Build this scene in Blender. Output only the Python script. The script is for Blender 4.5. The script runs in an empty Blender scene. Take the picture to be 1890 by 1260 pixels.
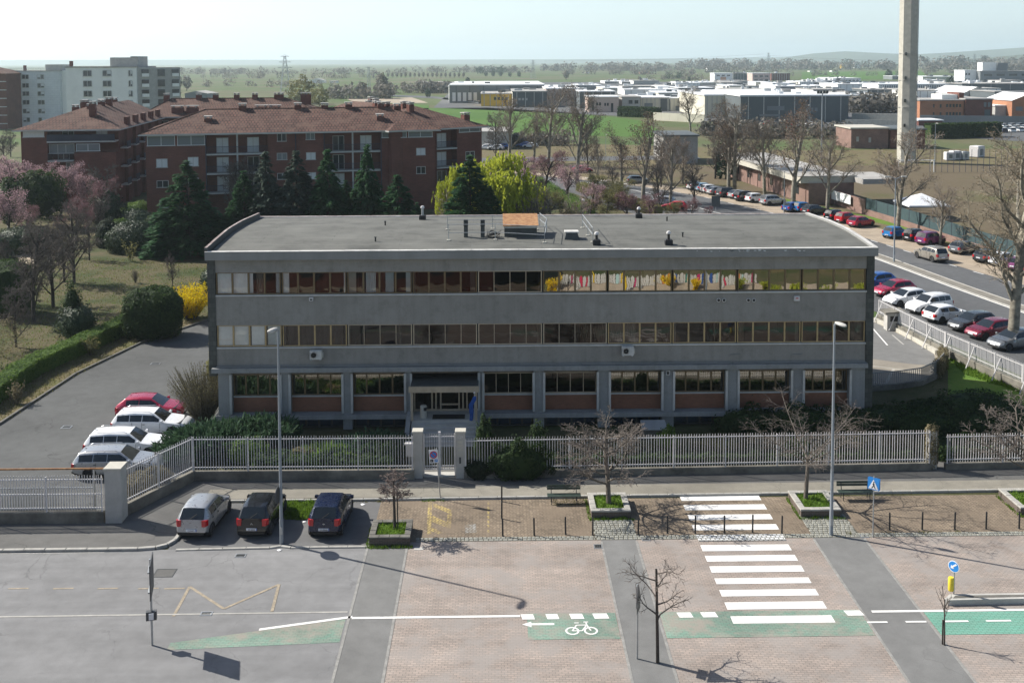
import bpy, math, random
import numpy as np
from mathutils import Vector, Matrix
sc = bpy.context.scene
COL = sc.collection
PI = math.pi
R_ = math.radians

# ------------------------------------------------------------ camera, sky, sun
F_, CX_, PITCH, YH, CAMH = 1900., 945., R_(3.6), 112., 23.
CY_ = YH + F_*math.tan(PITCH)
YAW, ROLL = R_(.9), R_(.2)
fw = Vector((math.sin(YAW)*math.cos(PITCH), math.cos(YAW)*math.cos(PITCH), -math.sin(PITCH)))
rt = Vector((math.cos(YAW), -math.sin(YAW), 0)); up = rt.cross(fw)
RT = rt*math.cos(ROLL) - up*math.sin(ROLL); UP = up*math.cos(ROLL) + rt*math.sin(ROLL)
cd = bpy.data.cameras.new('camera'); cam = bpy.data.objects.new('camera', cd); COL.objects.link(cam)
cam.matrix_world = Matrix(((RT.x, UP.x, -fw.x, 0), (RT.y, UP.y, -fw.y, 0), (RT.z, UP.z, -fw.z, CAMH), (0, 0, 0, 1)))
cd.sensor_fit = 'HORIZONTAL'; cd.sensor_width = 36; cd.lens = F_/1890*36
cd.shift_y = -(630-CY_)/1890; cd.clip_start = .5; cd.clip_end = 30000
sc.camera = cam
SUN_D = Vector((-.905, .425, 0)).normalized(); SUN_E = R_(39.5)
w = bpy.data.worlds.new('World'); sc.world = w; w.use_nodes = True
nt = w.node_tree; bg = nt.nodes['Background']
sk = nt.nodes.new('ShaderNodeTexSky'); sk.sky_type = 'NISHITA'; sk.sun_disc = False
sk.sun_elevation = SUN_E; sk.sun_rotation = math.atan2(SUN_D.x, SUN_D.y)
sk.air_density = 1.0; sk.dust_density = 1.8; sk.ozone_density = 2.6
# bright haze along the whole horizon, equal on all sides
tc_ = nt.nodes.new('ShaderNodeTexCoord'); sx_ = nt.nodes.new('ShaderNodeSeparateXYZ'); nt.links.new(tc_.outputs['Generated'], sx_.inputs[0])
hz_ = nt.nodes.new('ShaderNodeMapRange'); hz_.interpolation_type = 'SMOOTHERSTEP'; hz_.inputs[1].default_value = -.05; hz_.inputs[2].default_value = .30; hz_.inputs[3].default_value = 1; hz_.inputs[4].default_value = 0
nt.links.new(sx_.outputs[2], hz_.inputs[0])
mx_ = nt.nodes.new('ShaderNodeMix'); mx_.data_type = 'RGBA'; mx_.blend_type = 'ADD'; nt.links.new(hz_.outputs[0], mx_.inputs[0])
nt.links.new(sk.outputs[0], mx_.inputs[6]); mx_.inputs[7].default_value = (3.9, 4.9, 5.4, 1)
nt.links.new(mx_.outputs[2], bg.inputs[0]); bg.inputs[1].default_value = .076
sl = bpy.data.lights.new('sun', 'SUN'); sl.energy = 5.0; sl.angle = R_(.5); sl.color = (1, .95, .87)
so = bpy.data.objects.new('sun', sl); COL.objects.link(so); so.location = (-60, 60, 60)
sd = Vector((SUN_D.x*math.cos(SUN_E), SUN_D.y*math.cos(SUN_E), math.sin(SUN_E)))
so.rotation_euler = sd.to_track_quat('Z', 'Y').to_euler()
sc.view_settings.view_transform = 'Standard'; sc.view_settings.look = 'None'
sc.view_settings.exposure = .66; sc.view_settings.gamma = 1; sc.view_settings.use_curve_mapping = False
sc.cycles.max_bounces = 6; sc.cycles.transparent_max_bounces = 12; sc.cycles.volume_bounces = 2

# ------------------------------------------------------------ helpers
def gp(px, py, z=0.):                       # point of the level ground seen at a pixel of the 1890 px wide photograph
    d = RT*((px-CX_)/F_) - UP*((py-CY_)/F_) + fw
    t = (z-CAMH)/d.z
    return Vector((d.x*t, d.y*t, z))
def zat(px, py, y):                         # x and height of a pixel on the vertical plane at depth y
    d = RT*((px-CX_)/F_) - UP*((py-CY_)/F_) + fw
    t = y/d.y
    return d.x*t, CAMH+d.z*t
def lerp(a, b, t): return a+(b-a)*t
def interp(x, xs, ys):
    return float(np.interp(x, xs, ys))
ORD = ('first second third fourth fifth sixth seventh eighth ninth tenth eleventh twelfth thirteenth fourteenth fifteenth sixteenth '
       'seventeenth eighteenth nineteenth twentieth').split()
def tag(o, label=None, cat=None, group=None, kind=None):
    if label: o['label'] = label
    if cat: o['category'] = cat
    if group: o['group'] = group
    if kind: o['kind'] = kind
    return o
def thing(name, label, cat, loc=(0, 0, 0), rz=0, group=None):
    o = bpy.data.objects.new(name, None); COL.objects.link(o)
    o.location = loc; o.rotation_euler = (0, 0, rz); o.empty_display_size = .3
    return tag(o, label, cat, group)
def rootloc(o):
    while o.parent: o = o.parent
    return o.location
def piece(name, me, parent, loc=(0, 0, 0), rot=(0, 0, 0), scale=(1, 1, 1)):
    o = bpy.data.objects.new(name, me); COL.objects.link(o)
    o.parent = parent; o.location = loc; o.rotation_euler = rot; o.scale = scale
    return o
def copy_tree(o, parent=None):
    c = o.copy(); COL.objects.link(c)
    if parent: c.parent = parent
    for ch in list(o.children): copy_tree(ch, c)
    return c
class MB:
    def __init__(s): s.v = []; s.f = []; s.m = []
    def quad(s, a, b, c, d, mi=0):
        n = len(s.v); s.v += [tuple(a), tuple(b), tuple(c), tuple(d)]; s.f.append((n, n+1, n+2, n+3)); s.m.append(mi); return s
    def tri(s, a, b, c, mi=0):
        n = len(s.v); s.v += [tuple(a), tuple(b), tuple(c)]; s.f.append((n, n+1, n+2)); s.m.append(mi); return s
    def box(s, x0, x1, y0, y1, z0, z1, mi=0):
        n = len(s.v)
        s.v += [(x0, y0, z0), (x1, y0, z0), (x1, y1, z0), (x0, y1, z0), (x0, y0, z1), (x1, y0, z1), (x1, y1, z1), (x0, y1, z1)]
        s.f += [(n, n+3, n+2, n+1), (n+4, n+5, n+6, n+7), (n, n+1, n+5, n+4), (n+1, n+2, n+6, n+5), (n+2, n+3, n+7, n+6), (n+3, n, n+4, n+7)]
        s.m += [mi]*6; return s
    def bbox(s, x0, x1, y0, y1, z0, z1, b=.01, mi=0):      # box with the top edges chamfered
        n = len(s.v)
        s.v += [(x0, y0, z0), (x1, y0, z0), (x1, y1, z0), (x0, y1, z0), (x0, y0, z1-b), (x1, y0, z1-b), (x1, y1, z1-b), (x0, y1, z1-b),
                (x0+b, y0+b, z1), (x1-b, y0+b, z1), (x1-b, y1-b, z1), (x0+b, y1-b, z1)]
        s.f += [(n, n+3, n+2, n+1), (n+8, n+9, n+10, n+11)]
        for k in range(4):
            j = (k+1) % 4
            s.f += [(n+k, n+j, n+4+j, n+4+k), (n+4+k, n+4+j, n+8+j, n+8+k)]
        s.m += [mi]*10; return s
    def obox(s, a, b, w, z0, z1, mi=0):                    # box standing along the ground line a-b, w thick
        a = Vector(a[:2]); b = Vector(b[:2]); d = (b-a).normalized(); q = Vector((-d.y, d.x))*w/2
        return s.prism([a-q, b-q, b+q, a+q], z0, z1, mi)
    def prism(s, poly, z0, z1, mi=0, bottom=True):
        n = len(s.v); k = len(poly)
        s.v += [(p[0], p[1], z0) for p in poly]+[(p[0], p[1], z1) for p in poly]
        s.f.append(tuple(range(n+k, n+2*k))); s.m.append(mi)
        if bottom: s.f.append(tuple(range(n+k-1, n-1, -1))); s.m.append(mi)
        for i in range(k):
            j = (i+1) % k; s.f.append((n+i, n+j, n+k+j, n+k+i)); s.m.append(mi)
        return s
    def sheet(s, poly, z=0., mi=0):
        n = len(s.v); s.v += [(p[0], p[1], z if len(p) < 3 else p[2]) for p in poly]; s.f.append(tuple(range(n, n+len(poly)))); s.m.append(mi); return s
    def strip(s, L, Rr, z=0., mi=0):                       # sheet between two lines of points
        n = len(s.v); k = len(L)
        s.v += [(p[0], p[1], z) for p in L]+[(p[0], p[1], z) for p in Rr]
        for i in range(k-1): s.f.append((n+i, n+k+i, n+k+i+1, n+i+1)); s.m.append(mi)
        return s
    def tube(s, pts, rads, n=6, mi=0, cap=True):
        pts = [Vector(p) for p in pts]; k = len(pts); b = len(s.v)
        if not hasattr(rads, '__len__'): rads = [rads]*k
        for i, p in enumerate(pts):
            t = (pts[min(i+1, k-1)]-pts[max(i-1, 0)])
            if t.length < 1e-9: t = Vector((0, 0, 1))
            t.normalize()
            a = t.cross(Vector((1, 0, 0))) if abs(t.x) < .8 else t.cross(Vector((0, 1, 0)))
            a.normalize(); c = t.cross(a); r = rads[i]
            for j in range(n):
                an = 2*PI*j/n; q = p+a*(math.cos(an)*r)+c*(math.sin(an)*r); s.v.append((q.x, q.y, q.z))
        for i in range(k-1):
            for j in range(n):
                j2 = (j+1) % n
                s.f.append((b+i*n+j, b+i*n+j2, b+(i+1)*n+j2, b+(i+1)*n+j)); s.m.append(mi)
        if cap and n > 2:
            s.f.append(tuple(b+j for j in range(n-1, -1, -1))); s.f.append(tuple(b+(k-1)*n+j for j in range(n))); s.m += [mi]*2
        return s
    def cyl(s, a, b, r0, r1=None, n=10, mi=0): return s.tube([a, b], [r0, r0 if r1 is None else r1], n, mi)
    def lathe(s, prof, c=(0, 0, 0), n=12, mi=0, axis='Z'):
        b = len(s.v)
        for (r, z) in prof:
            for j in range(n):
                an = 2*PI*j/n; u, v = r*math.cos(an), r*math.sin(an)
                s.v.append((c[0]+u, c[1]+v, c[2]+z) if axis == 'Z' else (c[0]+u, c[1]+z, c[2]+v))
        for i in range(len(prof)-1):
            for j in range(n):
                j2 = (j+1) % n
                s.f.append((b+i*n+j, b+i*n+j2, b+(i+1)*n+j2, b+(i+1)*n+j)); s.m.append(mi)
        for i, rev in ((0, 1), (len(prof)-1, 0)):
            if prof[i][0] > 1e-4:
                q = [b+i*n+j for j in range(n)]; s.f.append(tuple(q[::-1] if rev else q)); s.m.append(mi)
        return s
    def mesh(s, name, mats, origin=None, smooth=False):
        me = bpy.data.meshes.new(name)
        v = s.v if origin is None else [(p[0]-origin[0], p[1]-origin[1], p[2]-origin[2]) for p in s.v]
        me.from_pydata(v, [], s.f)
        for m in (mats if isinstance(mats, (list, tuple)) else [mats]): me.materials.append(m)
        me.polygons.foreach_set('material_index', s.m)
        if smooth:
            me.polygons.foreach_set('use_smooth', [True]*len(s.f)); me.set_sharp_from_angle(angle=R_(40))
        me.update(); return me
    def build(s, name, mats, parent=None, world=False, origin=None, smooth=False, label=None, cat=None, group=None, kind=None):
        if parent is not None and world: origin = rootloc(parent)
        me = s.mesh(name, mats, origin, smooth)
        o = bpy.data.objects.new(name, me); COL.objects.link(o)
        if parent is not None: o.parent = parent
        elif origin is not None: o.location = origin
        return tag(o, label, cat, group, kind)
def npmesh(name, V, mats, k=4, mi=None, origin=None):        # V: (N,k,3) array of loose faces
    V = np.asarray(V, dtype=np.float32)
    if origin is not None: V = V-np.array(origin, dtype=np.float32)
    n = V.shape[0]; me = bpy.data.meshes.new(name)
    me.vertices.add(n*k); me.vertices.foreach_set('co', V.ravel())
    me.loops.add(n*k); me.loops.foreach_set('vertex_index', np.arange(n*k, dtype=np.int32))
    me.polygons.add(n); me.polygons.foreach_set('loop_start', np.arange(0, n*k, k, dtype=np.int32)); me.polygons.foreach_set('loop_total', np.full(n, k, dtype=np.int32))
    for m in (mats if isinstance(mats, (list, tuple)) else [mats]): me.materials.append(m)
    if mi is not None: me.polygons.foreach_set('material_index', mi)
    me.update(calc_edges=True); me.validate(); return me

# ------------------------------------------------------------ materials
def newmat(name):
    m = bpy.data.materials.new(name); m.use_nodes = True; return m, m.node_tree, m.node_tree.nodes['Principled BSDF']
def N(t, typ, **kw):
    n = t.nodes.new(typ)
    for k, v in kw.items():
        if hasattr(n, k): setattr(n, k, v)
        else: n.inputs[k.replace('_', ' ')].default_value = v
    return n
def c4(c): return (c[0], c[1], c[2], 1)
def mul(c, f): return tuple(min(1, x*f) for x in c)
def coords(t, wall=False, world=False):
    if world: src = N(t, 'ShaderNodeNewGeometry').outputs['Position']
    else: src = N(t, 'ShaderNodeTexCoord').outputs['Object']
    if not wall: return src
    sp = N(t, 'ShaderNodeSeparateXYZ'); t.links.new(src, sp.inputs[0])
    ad = N(t, 'ShaderNodeMath', operation='ADD'); t.links.new(sp.outputs[0], ad.inputs[0]); t.links.new(sp.outputs[1], ad.inputs[1])
    cb = N(t, 'ShaderNodeCombineXYZ'); t.links.new(ad.outputs[0], cb.inputs[0]); t.links.new(sp.outputs[2], cb.inputs[1])
    return cb.outputs[0]
def ramp(t, fac, stops):
    r = N(t, 'ShaderNodeValToRGB'); e = r.color_ramp.elements
    while len(e) < len(stops): e.new(.5)
    for q, (p, c) in zip(e, stops): q.position = p; q.color = c4(c)
    t.links.new(fac, r.inputs[0]); return r.outputs[0]
def noise(t, co, scale, detail=4, rough=.6, stretch=None):
    n = N(t, 'ShaderNodeTexNoise', Scale=scale, Detail=detail, Roughness=rough)
    if stretch:
        mp = N(t, 'ShaderNodeMapping'); mp.inputs['Scale'].default_value = stretch; t.links.new(co, mp.inputs[0]); co = mp.outputs[0]
    t.links.new(co, n.inputs['Vector']); return n.outputs['Fac']
def mix(t, fac, a, b, mode='MIX'):
    m = N(t, 'ShaderNodeMix', data_type='RGBA', blend_type=mode)
    for sock, v in ((m.inputs[0], fac), (m.inputs[6], a), (m.inputs[7], b)):
        if isinstance(v, bpy.types.NodeSocket): t.links.new(v, sock)
        else: sock.default_value = v if not isinstance(v, tuple) else c4(v)
    return m.outputs[2]
def bump(t, b, h, strength=.3, dist=.02):
    n = N(t, 'ShaderNodeBump', Strength=strength, Distance=dist); t.links.new(h, n.inputs['Height']); t.links.new(n.outputs[0], b.inputs['Normal'])
def mat(name, col, rough=.8, var=.18, scale=2., metal=0., spec=.5, grain=0., col2=None, streak=False, world=False, bscale=60.):
    m, t, b = newmat(name); co = coords(t, world=world)
    n1 = noise(t, co, scale, 5, .65, (1, 1, .15) if streak else None)
    a, c = mul(col, 1-var), (col2 or mul(col, 1+var))
    cl = ramp(t, n1, [(.3, a), (.7, c)])
    if grain:
        n2 = noise(t, co, bscale, 3, .7)
        cl = mix(t, grain, cl, ramp(t, n2, [(.3, (.45, .45, .45)), (.7, (1.35, 1.35, 1.35))]), 'MULTIPLY')
        bump(t, b, n2, .35, .01)
    t.links.new(cl, b.inputs['Base Color']); b.inputs['Roughness'].default_value = rough
    b.inputs['Metallic'].default_value = metal; b.inputs['Specular IOR Level'].default_value = spec
    return m
def asphalt(name, col, crack=.5, patch=.25, cs=.35, rough=.9, lanes=0.):
    m, t, b = newmat(name); co = coords(t, world=True)
    big = noise(t, co, .12, 5, .6); mid = noise(t, co, 1.3, 4, .6); fine = noise(t, co, 38, 2, .7)
    cl = ramp(t, big, [(.3, mul(col, 1-patch)), (.7, mul(col, 1+patch))])
    cl = mix(t, .45, cl, ramp(t, mid, [(.35, (.78, .78, .78)), (.65, (1.15, 1.15, 1.15))]), 'MULTIPLY')
    cl = mix(t, .6, cl, ramp(t, fine, [(.3, (.7, .7, .7)), (.7, (1.25, 1.25, 1.25))]), 'MULTIPLY')
    if lanes: cl = mix(t, lanes, cl, ramp(t, noise(t, co, 1., 4, .6, (.05, .9, 1)), [(.3, (.76, .76, .76)), (.68, (1.14, 1.14, 1.14))]), 'MULTIPLY')
    if crack:
        wn = N(t, 'ShaderNodeTexNoise', Scale=.9, Detail=4); t.links.new(co, wn.inputs['Vector'])
        wv = N(t, 'ShaderNodeVectorMath', operation='MULTIPLY_ADD'); t.links.new(wn.outputs['Color'], wv.inputs[0])
        wv.inputs[1].default_value = (1.6, 1.6, 0); t.links.new(co, wv.inputs[2])
        vo = N(t, 'ShaderNodeTexVoronoi', feature='DISTANCE_TO_EDGE', Scale=cs); t.links.new(wv.outputs[0], vo.inputs['Vector'])
        k = ramp(t, vo.outputs['Distance'], [(.0, (1, 1, 1)), (.006, (0, 0, 0))])
        msk = ramp(t, noise(t, co, .25, 3), [(.42, (0, 0, 0)), (.58, (crack, crack, crack))])
        kk = mix(t, 1., k, msk, 'MULTIPLY')
        cl = mix(t, kk, cl, mul(col, .35))
    t.links.new(cl, b.inputs['Base Color']); b.inputs['Roughness'].default_value = rough; b.inputs['Specular IOR Level'].default_value = .3
    bump(t, b, fine, .25, .01)
    return m
def bricks(name, c1, c2, mortar, bw=.25, bh=.07, ms=.012, wall=True, rough=.9, dirt=.25, world=False, offset=.5, bias=0., rot=0., stain=None, lanes=0.):
    m, t, b = newmat(name); co = coords(t, wall, world)
    src = co
    if rot:
        mp = N(t, 'ShaderNodeMapping'); mp.inputs['Rotation'].default_value = (0, 0, rot); t.links.new(co, mp.inputs[0]); src = mp.outputs[0]
    br = N(t, 'ShaderNodeTexBrick', offset=offset, Scale=1., Mortar_Size=ms, Brick_Width=bw, Row_Height=bh, Bias=bias, Mortar_Smooth=.3)
    br.inputs['Color1'].default_value = c4(c1); br.inputs['Color2'].default_value = c4(c2); br.inputs['Mortar'].default_value = c4(mortar)
    t.links.new(src, br.inputs['Vector'])
    big = noise(t, co, .35, 5, .65)
    cl = mix(t, 1., br.outputs['Color'], ramp(t, big, [(.3, (1-dirt,)*3), (.7, (1+dirt,)*3)]), 'MULTIPLY')
    if lanes:
        cl = mix(t, lanes, cl, ramp(t, noise(t, co, 1., 4, .6, (.06, 1.1, 1)), [(.3, (.72, .72, .72)), (.68, (1.2, 1.2, 1.2))]), 'MULTIPLY')
    if stain:
        st = ramp(t, noise(t, co, .55, 4, .7), [(.46, (0, 0, 0)), (.62, (.8, .8, .8))])
        cl = mix(t, st, cl, stain)
    t.links.new(cl, b.inputs['Base Color']); b.inputs['Roughness'].default_value = rough; b.inputs['Specular IOR Level'].default_value = .3
    inv = N(t, 'ShaderNodeMath', operation='SUBTRACT'); inv.inputs[0].default_value = 1; t.links.new(br.outputs['Fac'], inv.inputs[1])
    bump(t, b, inv.outputs[0], .5, .015)
    return m
def facade(name, col):                      # plaster with rain streaks and blotches
    m, t, b = newmat(name); co = coords(t)
    cl = ramp(t, noise(t, co, .35, 5, .65), [(.3, mul(col, .86)), (.7, mul(col, 1.1))])
    s = noise(t, co, 2.2, 4, .7, (1, 1, .07)); cl = mix(t, .28, cl, ramp(t, s, [(.3, (.62, .62, .62)), (.55, (1.08, 1.08, 1.08))]), 'MULTIPLY')
    q = noise(t, co, 1.1, 6, .75); cl = mix(t, .4, cl, ramp(t, q, [(.34, (.6, .6, .58)), (.5, (1.05, 1.05, 1.05))]), 'MULTIPLY')
    f = noise(t, co, 16, 3, .7); cl = mix(t, .3, cl, ramp(t, f, [(.3, (.7, .7, .7)), (.7, (1.2, 1.2, 1.2))]), 'MULTIPLY')
    t.links.new(cl, b.inputs['Base Color']); b.inputs['Roughness'].default_value = .92; b.inputs['Specular IOR Level'].default_value = .2; bump(t, b, f, .3, .008); return m
def leafmat(name, c1, c2, trans=.35, rough=.75):
    m, t, b = newmat(name); g = N(t, 'ShaderNodeNewGeometry')
    cl = ramp(t, g.outputs['Random Per Island'], [(0, c1), (1, c2)])
    t.links.new(cl, b.inputs['Base Color']); b.inputs['Roughness'].default_value = rough; b.inputs['Specular IOR Level'].default_value = .2
    tr = N(t, 'ShaderNodeBsdfTranslucent'); t.links.new(mix(t, .5, cl, mul(c2, 1.6)), tr.inputs[0])
    ms = N(t, 'ShaderNodeMixShader'); ms.inputs[0].default_value = trans
    t.links.new(b.outputs[0], ms.inputs[1]); t.links.new(tr.outputs[0], ms.inputs[2])
    t.links.new(ms.outputs[0], t.nodes['Material Output'].inputs[0])
    return m
def glassmat(name, refl=.4, tint=(.5, .5, .48), wob=.012, rtint=(1, .97, .9)):      # coated window glass: part mirror, part see-through
    m, t, b = newmat(name); t.nodes.remove(b)
    gl = N(t, 'ShaderNodeBsdfGlossy'); gl.inputs['Roughness'].default_value = .01; gl.inputs[0].default_value = c4(rtint)
    tp = N(t, 'ShaderNodeBsdfTransparent'); tp.inputs[0].default_value = c4(tint)
    co = coords(t); n = N(t, 'ShaderNodeTexNoise', Scale=1.1, Detail=1); t.links.new(co, n.inputs['Vector'])
    bp = N(t, 'ShaderNodeBump', Strength=1., Distance=wob); t.links.new(n.outputs['Fac'], bp.inputs['Height']); t.links.new(bp.outputs[0], gl.inputs['Normal'])
    fr = N(t, 'ShaderNodeFresnel', IOR=1.5); ad = N(t, 'ShaderNodeMath', operation='ADD', use_clamp=True); ad.inputs[1].default_value = refl
    t.links.new(fr.outputs[0], ad.inputs[0])
    ms = N(t, 'ShaderNodeMixShader'); t.links.new(ad.outputs[0], ms.inputs[0]); t.links.new(tp.outputs[0], ms.inputs[1]); t.links.new(gl.outputs[0], ms.inputs[2])
    t.links.new(ms.outputs[0], t.nodes['Material Output'].inputs[0])
    return m
def paint(name, col, metal=.0, rough=.28):
    m, t, b = newmat(name); co = coords(t)
    n = noise(t, co, 1.3, 4, .6)
    t.links.new(ramp(t, n, [(.35, mul(col, .92)), (.7, mul(col, 1.05))]), b.inputs['Base Color'])
    r = ramp(t, noise(t, co, 6, 3), [(.3, (rough*.8,)*3), (.8, (rough*1.5,)*3)])
    t.links.new(r, b.inputs['Roughness'])
    b.inputs['Metallic'].default_value = metal; b.inputs['Coat Weight'].default_value = .6; b.inputs['Coat Roughness'].default_value = .08
    return m
M = {}
def chipped(name, col):                        # road paint worn through in specks and along tyre tracks
    m, t, b = newmat(name); co = coords(t, world=True)
    cl = ramp(t, noise(t, co, 1.5, 5, .65), [(.3, mul(col, .84)), (.7, col)])
    k = mix(t, 1., ramp(t, noise(t, co, 11, 5, .75), [(.56, (0, 0, 0)), (.66, (1, 1, 1))]), ramp(t, noise(t, co, .7, 4, .6, (.8, .8, 1)), [(.42, (0, 0, 0)), (.62, (.8, .8, .8))]), 'MULTIPLY')
    cl = mix(t, k, cl, (.27, .245, .22)); t.links.new(cl, b.inputs['Base Color']); b.inputs['Roughness'].default_value = .75; b.inputs['Specular IOR Level'].default_value = .3; return m
M['asphalt'] = asphalt('asphalt_road', (.20, .20, .20), .5, .12, .3, lanes=.6)
M['asphalt_lot'] = asphalt('asphalt_lot', (.13, .13, .13), .7, .2, .45)
M['asphalt_drive'] = asphalt('asphalt_drive', (.088, .091, .09), .6, .2, .22)
M['asphalt_strip'] = asphalt('asphalt_strip', (.17, .17, .165), .3, .15, .5)
M['asphalt_walk_shade'] = asphalt('asphalt_walk_shade', (.12, .118, .112), .8, .2, .3)  # walk asphalt, darkened to carry the fence shadow in its colour
M['asphalt_avenue'] = asphalt('asphalt_avenue', (.10, .103, .106), .3, .15, .2)
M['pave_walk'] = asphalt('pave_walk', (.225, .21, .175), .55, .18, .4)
M['gravel'] = mat('gravel_tan', (.33, .27, .2), .95, .22, .5, grain=.5, world=True, bscale=14)
M['road_brick'] = bricks('road_pavers', (.35, .29, .25), (.28, .24, .21), (.20, .175, .155), .24, .12, .014, False, .9, .2, True, stain=(.28, .255, .235), lanes=.55)
M['tan_brick'] = bricks('tan_pavers', (.265, .21, .15), (.17, .135, .10), (.075, .062, .05), .24, .12, .014, False, .92, .3, True, rot=.785, stain=(.19, .15, .11))
M['green_lane'] = bricks('green_pavers', (.16, .27, .21), (.21, .27, .22), (.14, .19, .16), .24, .12, .014, False, .9, .3, True, stain=(.29, .25, .215))
M['green_paint'] = bricks('green_lane_paint', (.15, .35, .27), (.17, .33, .26), (.10, .22, .17), .24, .12, .014, False, .85, .15, True)
M['cobble'] = mat('cobble_granite', (.24, .24, .21), .85, .35, 3.2, world=True)
M['joint'] = mat('joint_soil', (.08, .075, .055), .95, .3, 5, world=True)
M['white_paint'] = chipped('road_white', (.76, .75, .72))
M['worn_white'] = mat('worn_white', (.42, .41, .38), .8, .25, 3, world=True, grain=.5, bscale=12)
M['yellow_paint'] = bricks('bay_yellow', (.50, .39, .14), (.28, .21, .12), (.11, .09, .06), .24, .12, .02, False, .9, .3, True, rot=.785, stain=(.21, .165, .11))
M['bay_white'] = bricks('bay_white', (.36, .36, .35), (.22, .19, .15), (.11, .09, .06), .24, .12, .02, False, .9, .3, True, rot=.785, stain=(.2, .16, .12))
M['worn_yellow'] = mat('worn_yellow', (.29, .245, .18), .85, .25, 3, world=True, grain=.4, bscale=12)
M['kerb'] = mat('kerb_granite', (.36, .35, .32), .85, .2, 3, grain=.35, world=True)
M['kerb_dark'] = mat('kerb_mossy', (.13, .125, .11), .9, .3, 2, grain=.35, world=True)
M['concrete'] = mat('wall_concrete', (.16, .15, .125), .9, .5, .9, grain=.35, world=True)
M['conc_pale'] = mat('pale_concrete', (.42, .41, .38), .88, .15, 1.3, grain=.2)
M['conc_fresh'] = mat('light_concrete', (.46, .44, .38), .88, .15, 1.1, grain=.2)
M['plaster'] = facade('facade_plaster', (.275, .262, .238))
M['plaster_band'] = facade('band_plaster', (.27, .275, .27))
M['fascia'] = mat('roof_fascia', (.235, .235, .225), .75, .12, .8, streak=True)
M['flake'] = mat('flaked_paint', (.62, .63, .62), .8, .1, 3)
M['cladding'] = bricks('dark_tile_cladding', (.085, .09, .08), (.055, .06, .055), (.035, .035, .035), .3, .3, .01, True, .55, .3)
M['roof_felt'] = bricks('roof_felt', (.122, .123, .110), (.107, .108, .098), (.06, .063, .058), 9., .48, .02, False, .85, .3, stain=(.135, .135, .122), lanes=.6)
M['copper'] = mat('copper_flashing', (.23, .15, .125), .6, .35, 2, metal=.2, col2=(.42, .38, .35))
M['coping'] = mat('white_coping', (.52, .51, .48), .7, .3, 1.5, grain=.2)
M['rust'] = mat('rusty_metal', (.33, .13, .05), .85, .35, 3.5, grain=.4, col2=(.45, .26, .12))
M['dark_box'] = mat('dark_box', (.05, .055, .055), .6, .3, 2)
M['steel'] = mat('galvanised_steel', (.42, .44, .45), .45, .12, 3, metal=.7)
M['pole'] = mat('painted_pole', (.25, .28, .31), .5, .1, 2, metal=.35, streak=True)
M['white_metal'] = mat('white_metal', (.58, .565, .56), .5, .12, 3)
M['sill_metal'] = mat('sill_metal', (.5, .52, .53), .45, .12, 2, metal=.5)
M['frame_gold'] = mat('bronze_frame', (.16, .115, .06), .5, .2, 2, metal=.4)
M['frame_brown'] = mat('brown_frame', (.42, .31, .16), .5, .15, 2, metal=.3)
M['frame_tan'] = mat('tan_frame', (.45, .37, .27), .5, .15, 2, metal=.2)
M['brick_panel'] = bricks('orange_brick', (.25, .105, .06), (.20, .085, .05), (.2, .12, .085), .24, .065, .01, True, .9, .2)
M['lintel'] = mat('brown_lintel', (.19, .155, .12), .8, .15, 2)
M['mirror_glass'] = glassmat('mirror_glass', .40, (.30, .30, .28), .003)
M['tint_glass'] = glassmat('tinted_glass', .03, (.40, .36, .33), .006, (.8, .74, .70))
M['clear_glass'] = glassmat('clear_glass', .05, (.95, .96, .96), .006)
M['dark_mirror'] = glassmat('dark_mirror', .24, (.30, .30, .28), .003)
M['base_glass'] = glassmat('basement_glass', .06, (.75, .8, .9), .005)
M['blue_panel'] = mat('blue_panel', (.035, .065, .11), .7, .2, 1)
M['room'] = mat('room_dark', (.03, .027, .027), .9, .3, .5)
M['curtain'] = mat('white_curtain', (.85, .86, .84), .9, .08, 2)
M['blind'] = mat('pale_blind', (.5, .55, .55), .8, .1, 2)
M['black'] = mat('matt_black', (.012, .012, .013), .6, .2, 5)
M['rubber'] = mat('tyre_rubber', (.018, .018, .019), .85, .2, 8)
M['alloy'] = mat('wheel_alloy', (.45, .46, .48), .35, .1, 5, metal=.8)
M['car_glass'] = paint('car_glass', (.012, .016, .018), 0, .05)
M['red_lamp'] = paint('red_lamp', (.45, .01, .015), 0, .15)
M['clear_lamp'] = paint('clear_lamp', (.55, .57, .6), .3, .12)
M['plate'] = mat('number_plate', (.75, .77, .8), .5, .05, 5)
M['plate_blue'] = mat('plate_blue', (.03, .08, .4), .5, .05, 5)
M['dark_text'] = mat('dark_lettering', (.03, .03, .035), .6, .1, 5)
M['green_wood'] = mat('dark_green_slat', (.035, .055, .045), .55, .25, 3)
M['bark'] = mat('grey_bark', (.13, .11, .09), .9, .35, 4, grain=.4, bscale=20)
M['bark_dark'] = mat('dark_bark', (.06, .05, .042), .9, .35, 4, grain=.4, bscale=20)
M['bark_plane'] = mat('plane_bark', (.13, .11, .085), .85, .45, 1.7, col2=(.36, .33, .26), grain=.3)
M['gravel_grey'] = mat('median_gravel', (.20, .185, .155), .95, .25, .5, grain=.5, world=True, bscale=14)
M['twig'] = mat('twig_brown', (.125, .105, .09), .9, .3, 2)
M['grey_sheen'] = mat('grey_sheen', (.33, .33, .32), .9, .15, 2)  # even grey imitating a reflection in window panes
M['twig_tan'] = mat('twig_tan', (.20, .17, .14), .9, .3, 2)
M['twig_light'] = mat('twig_light', (.25, .215, .16), .9, .3, 2)
M['twig_pale'] = mat('twig_pale', (.19, .165, .135), .9, .3, 2)
M['twig_red'] = mat('twig_red', (.15, .115, .10), .9, .3, 2)
M['lawn'] = None
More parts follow.
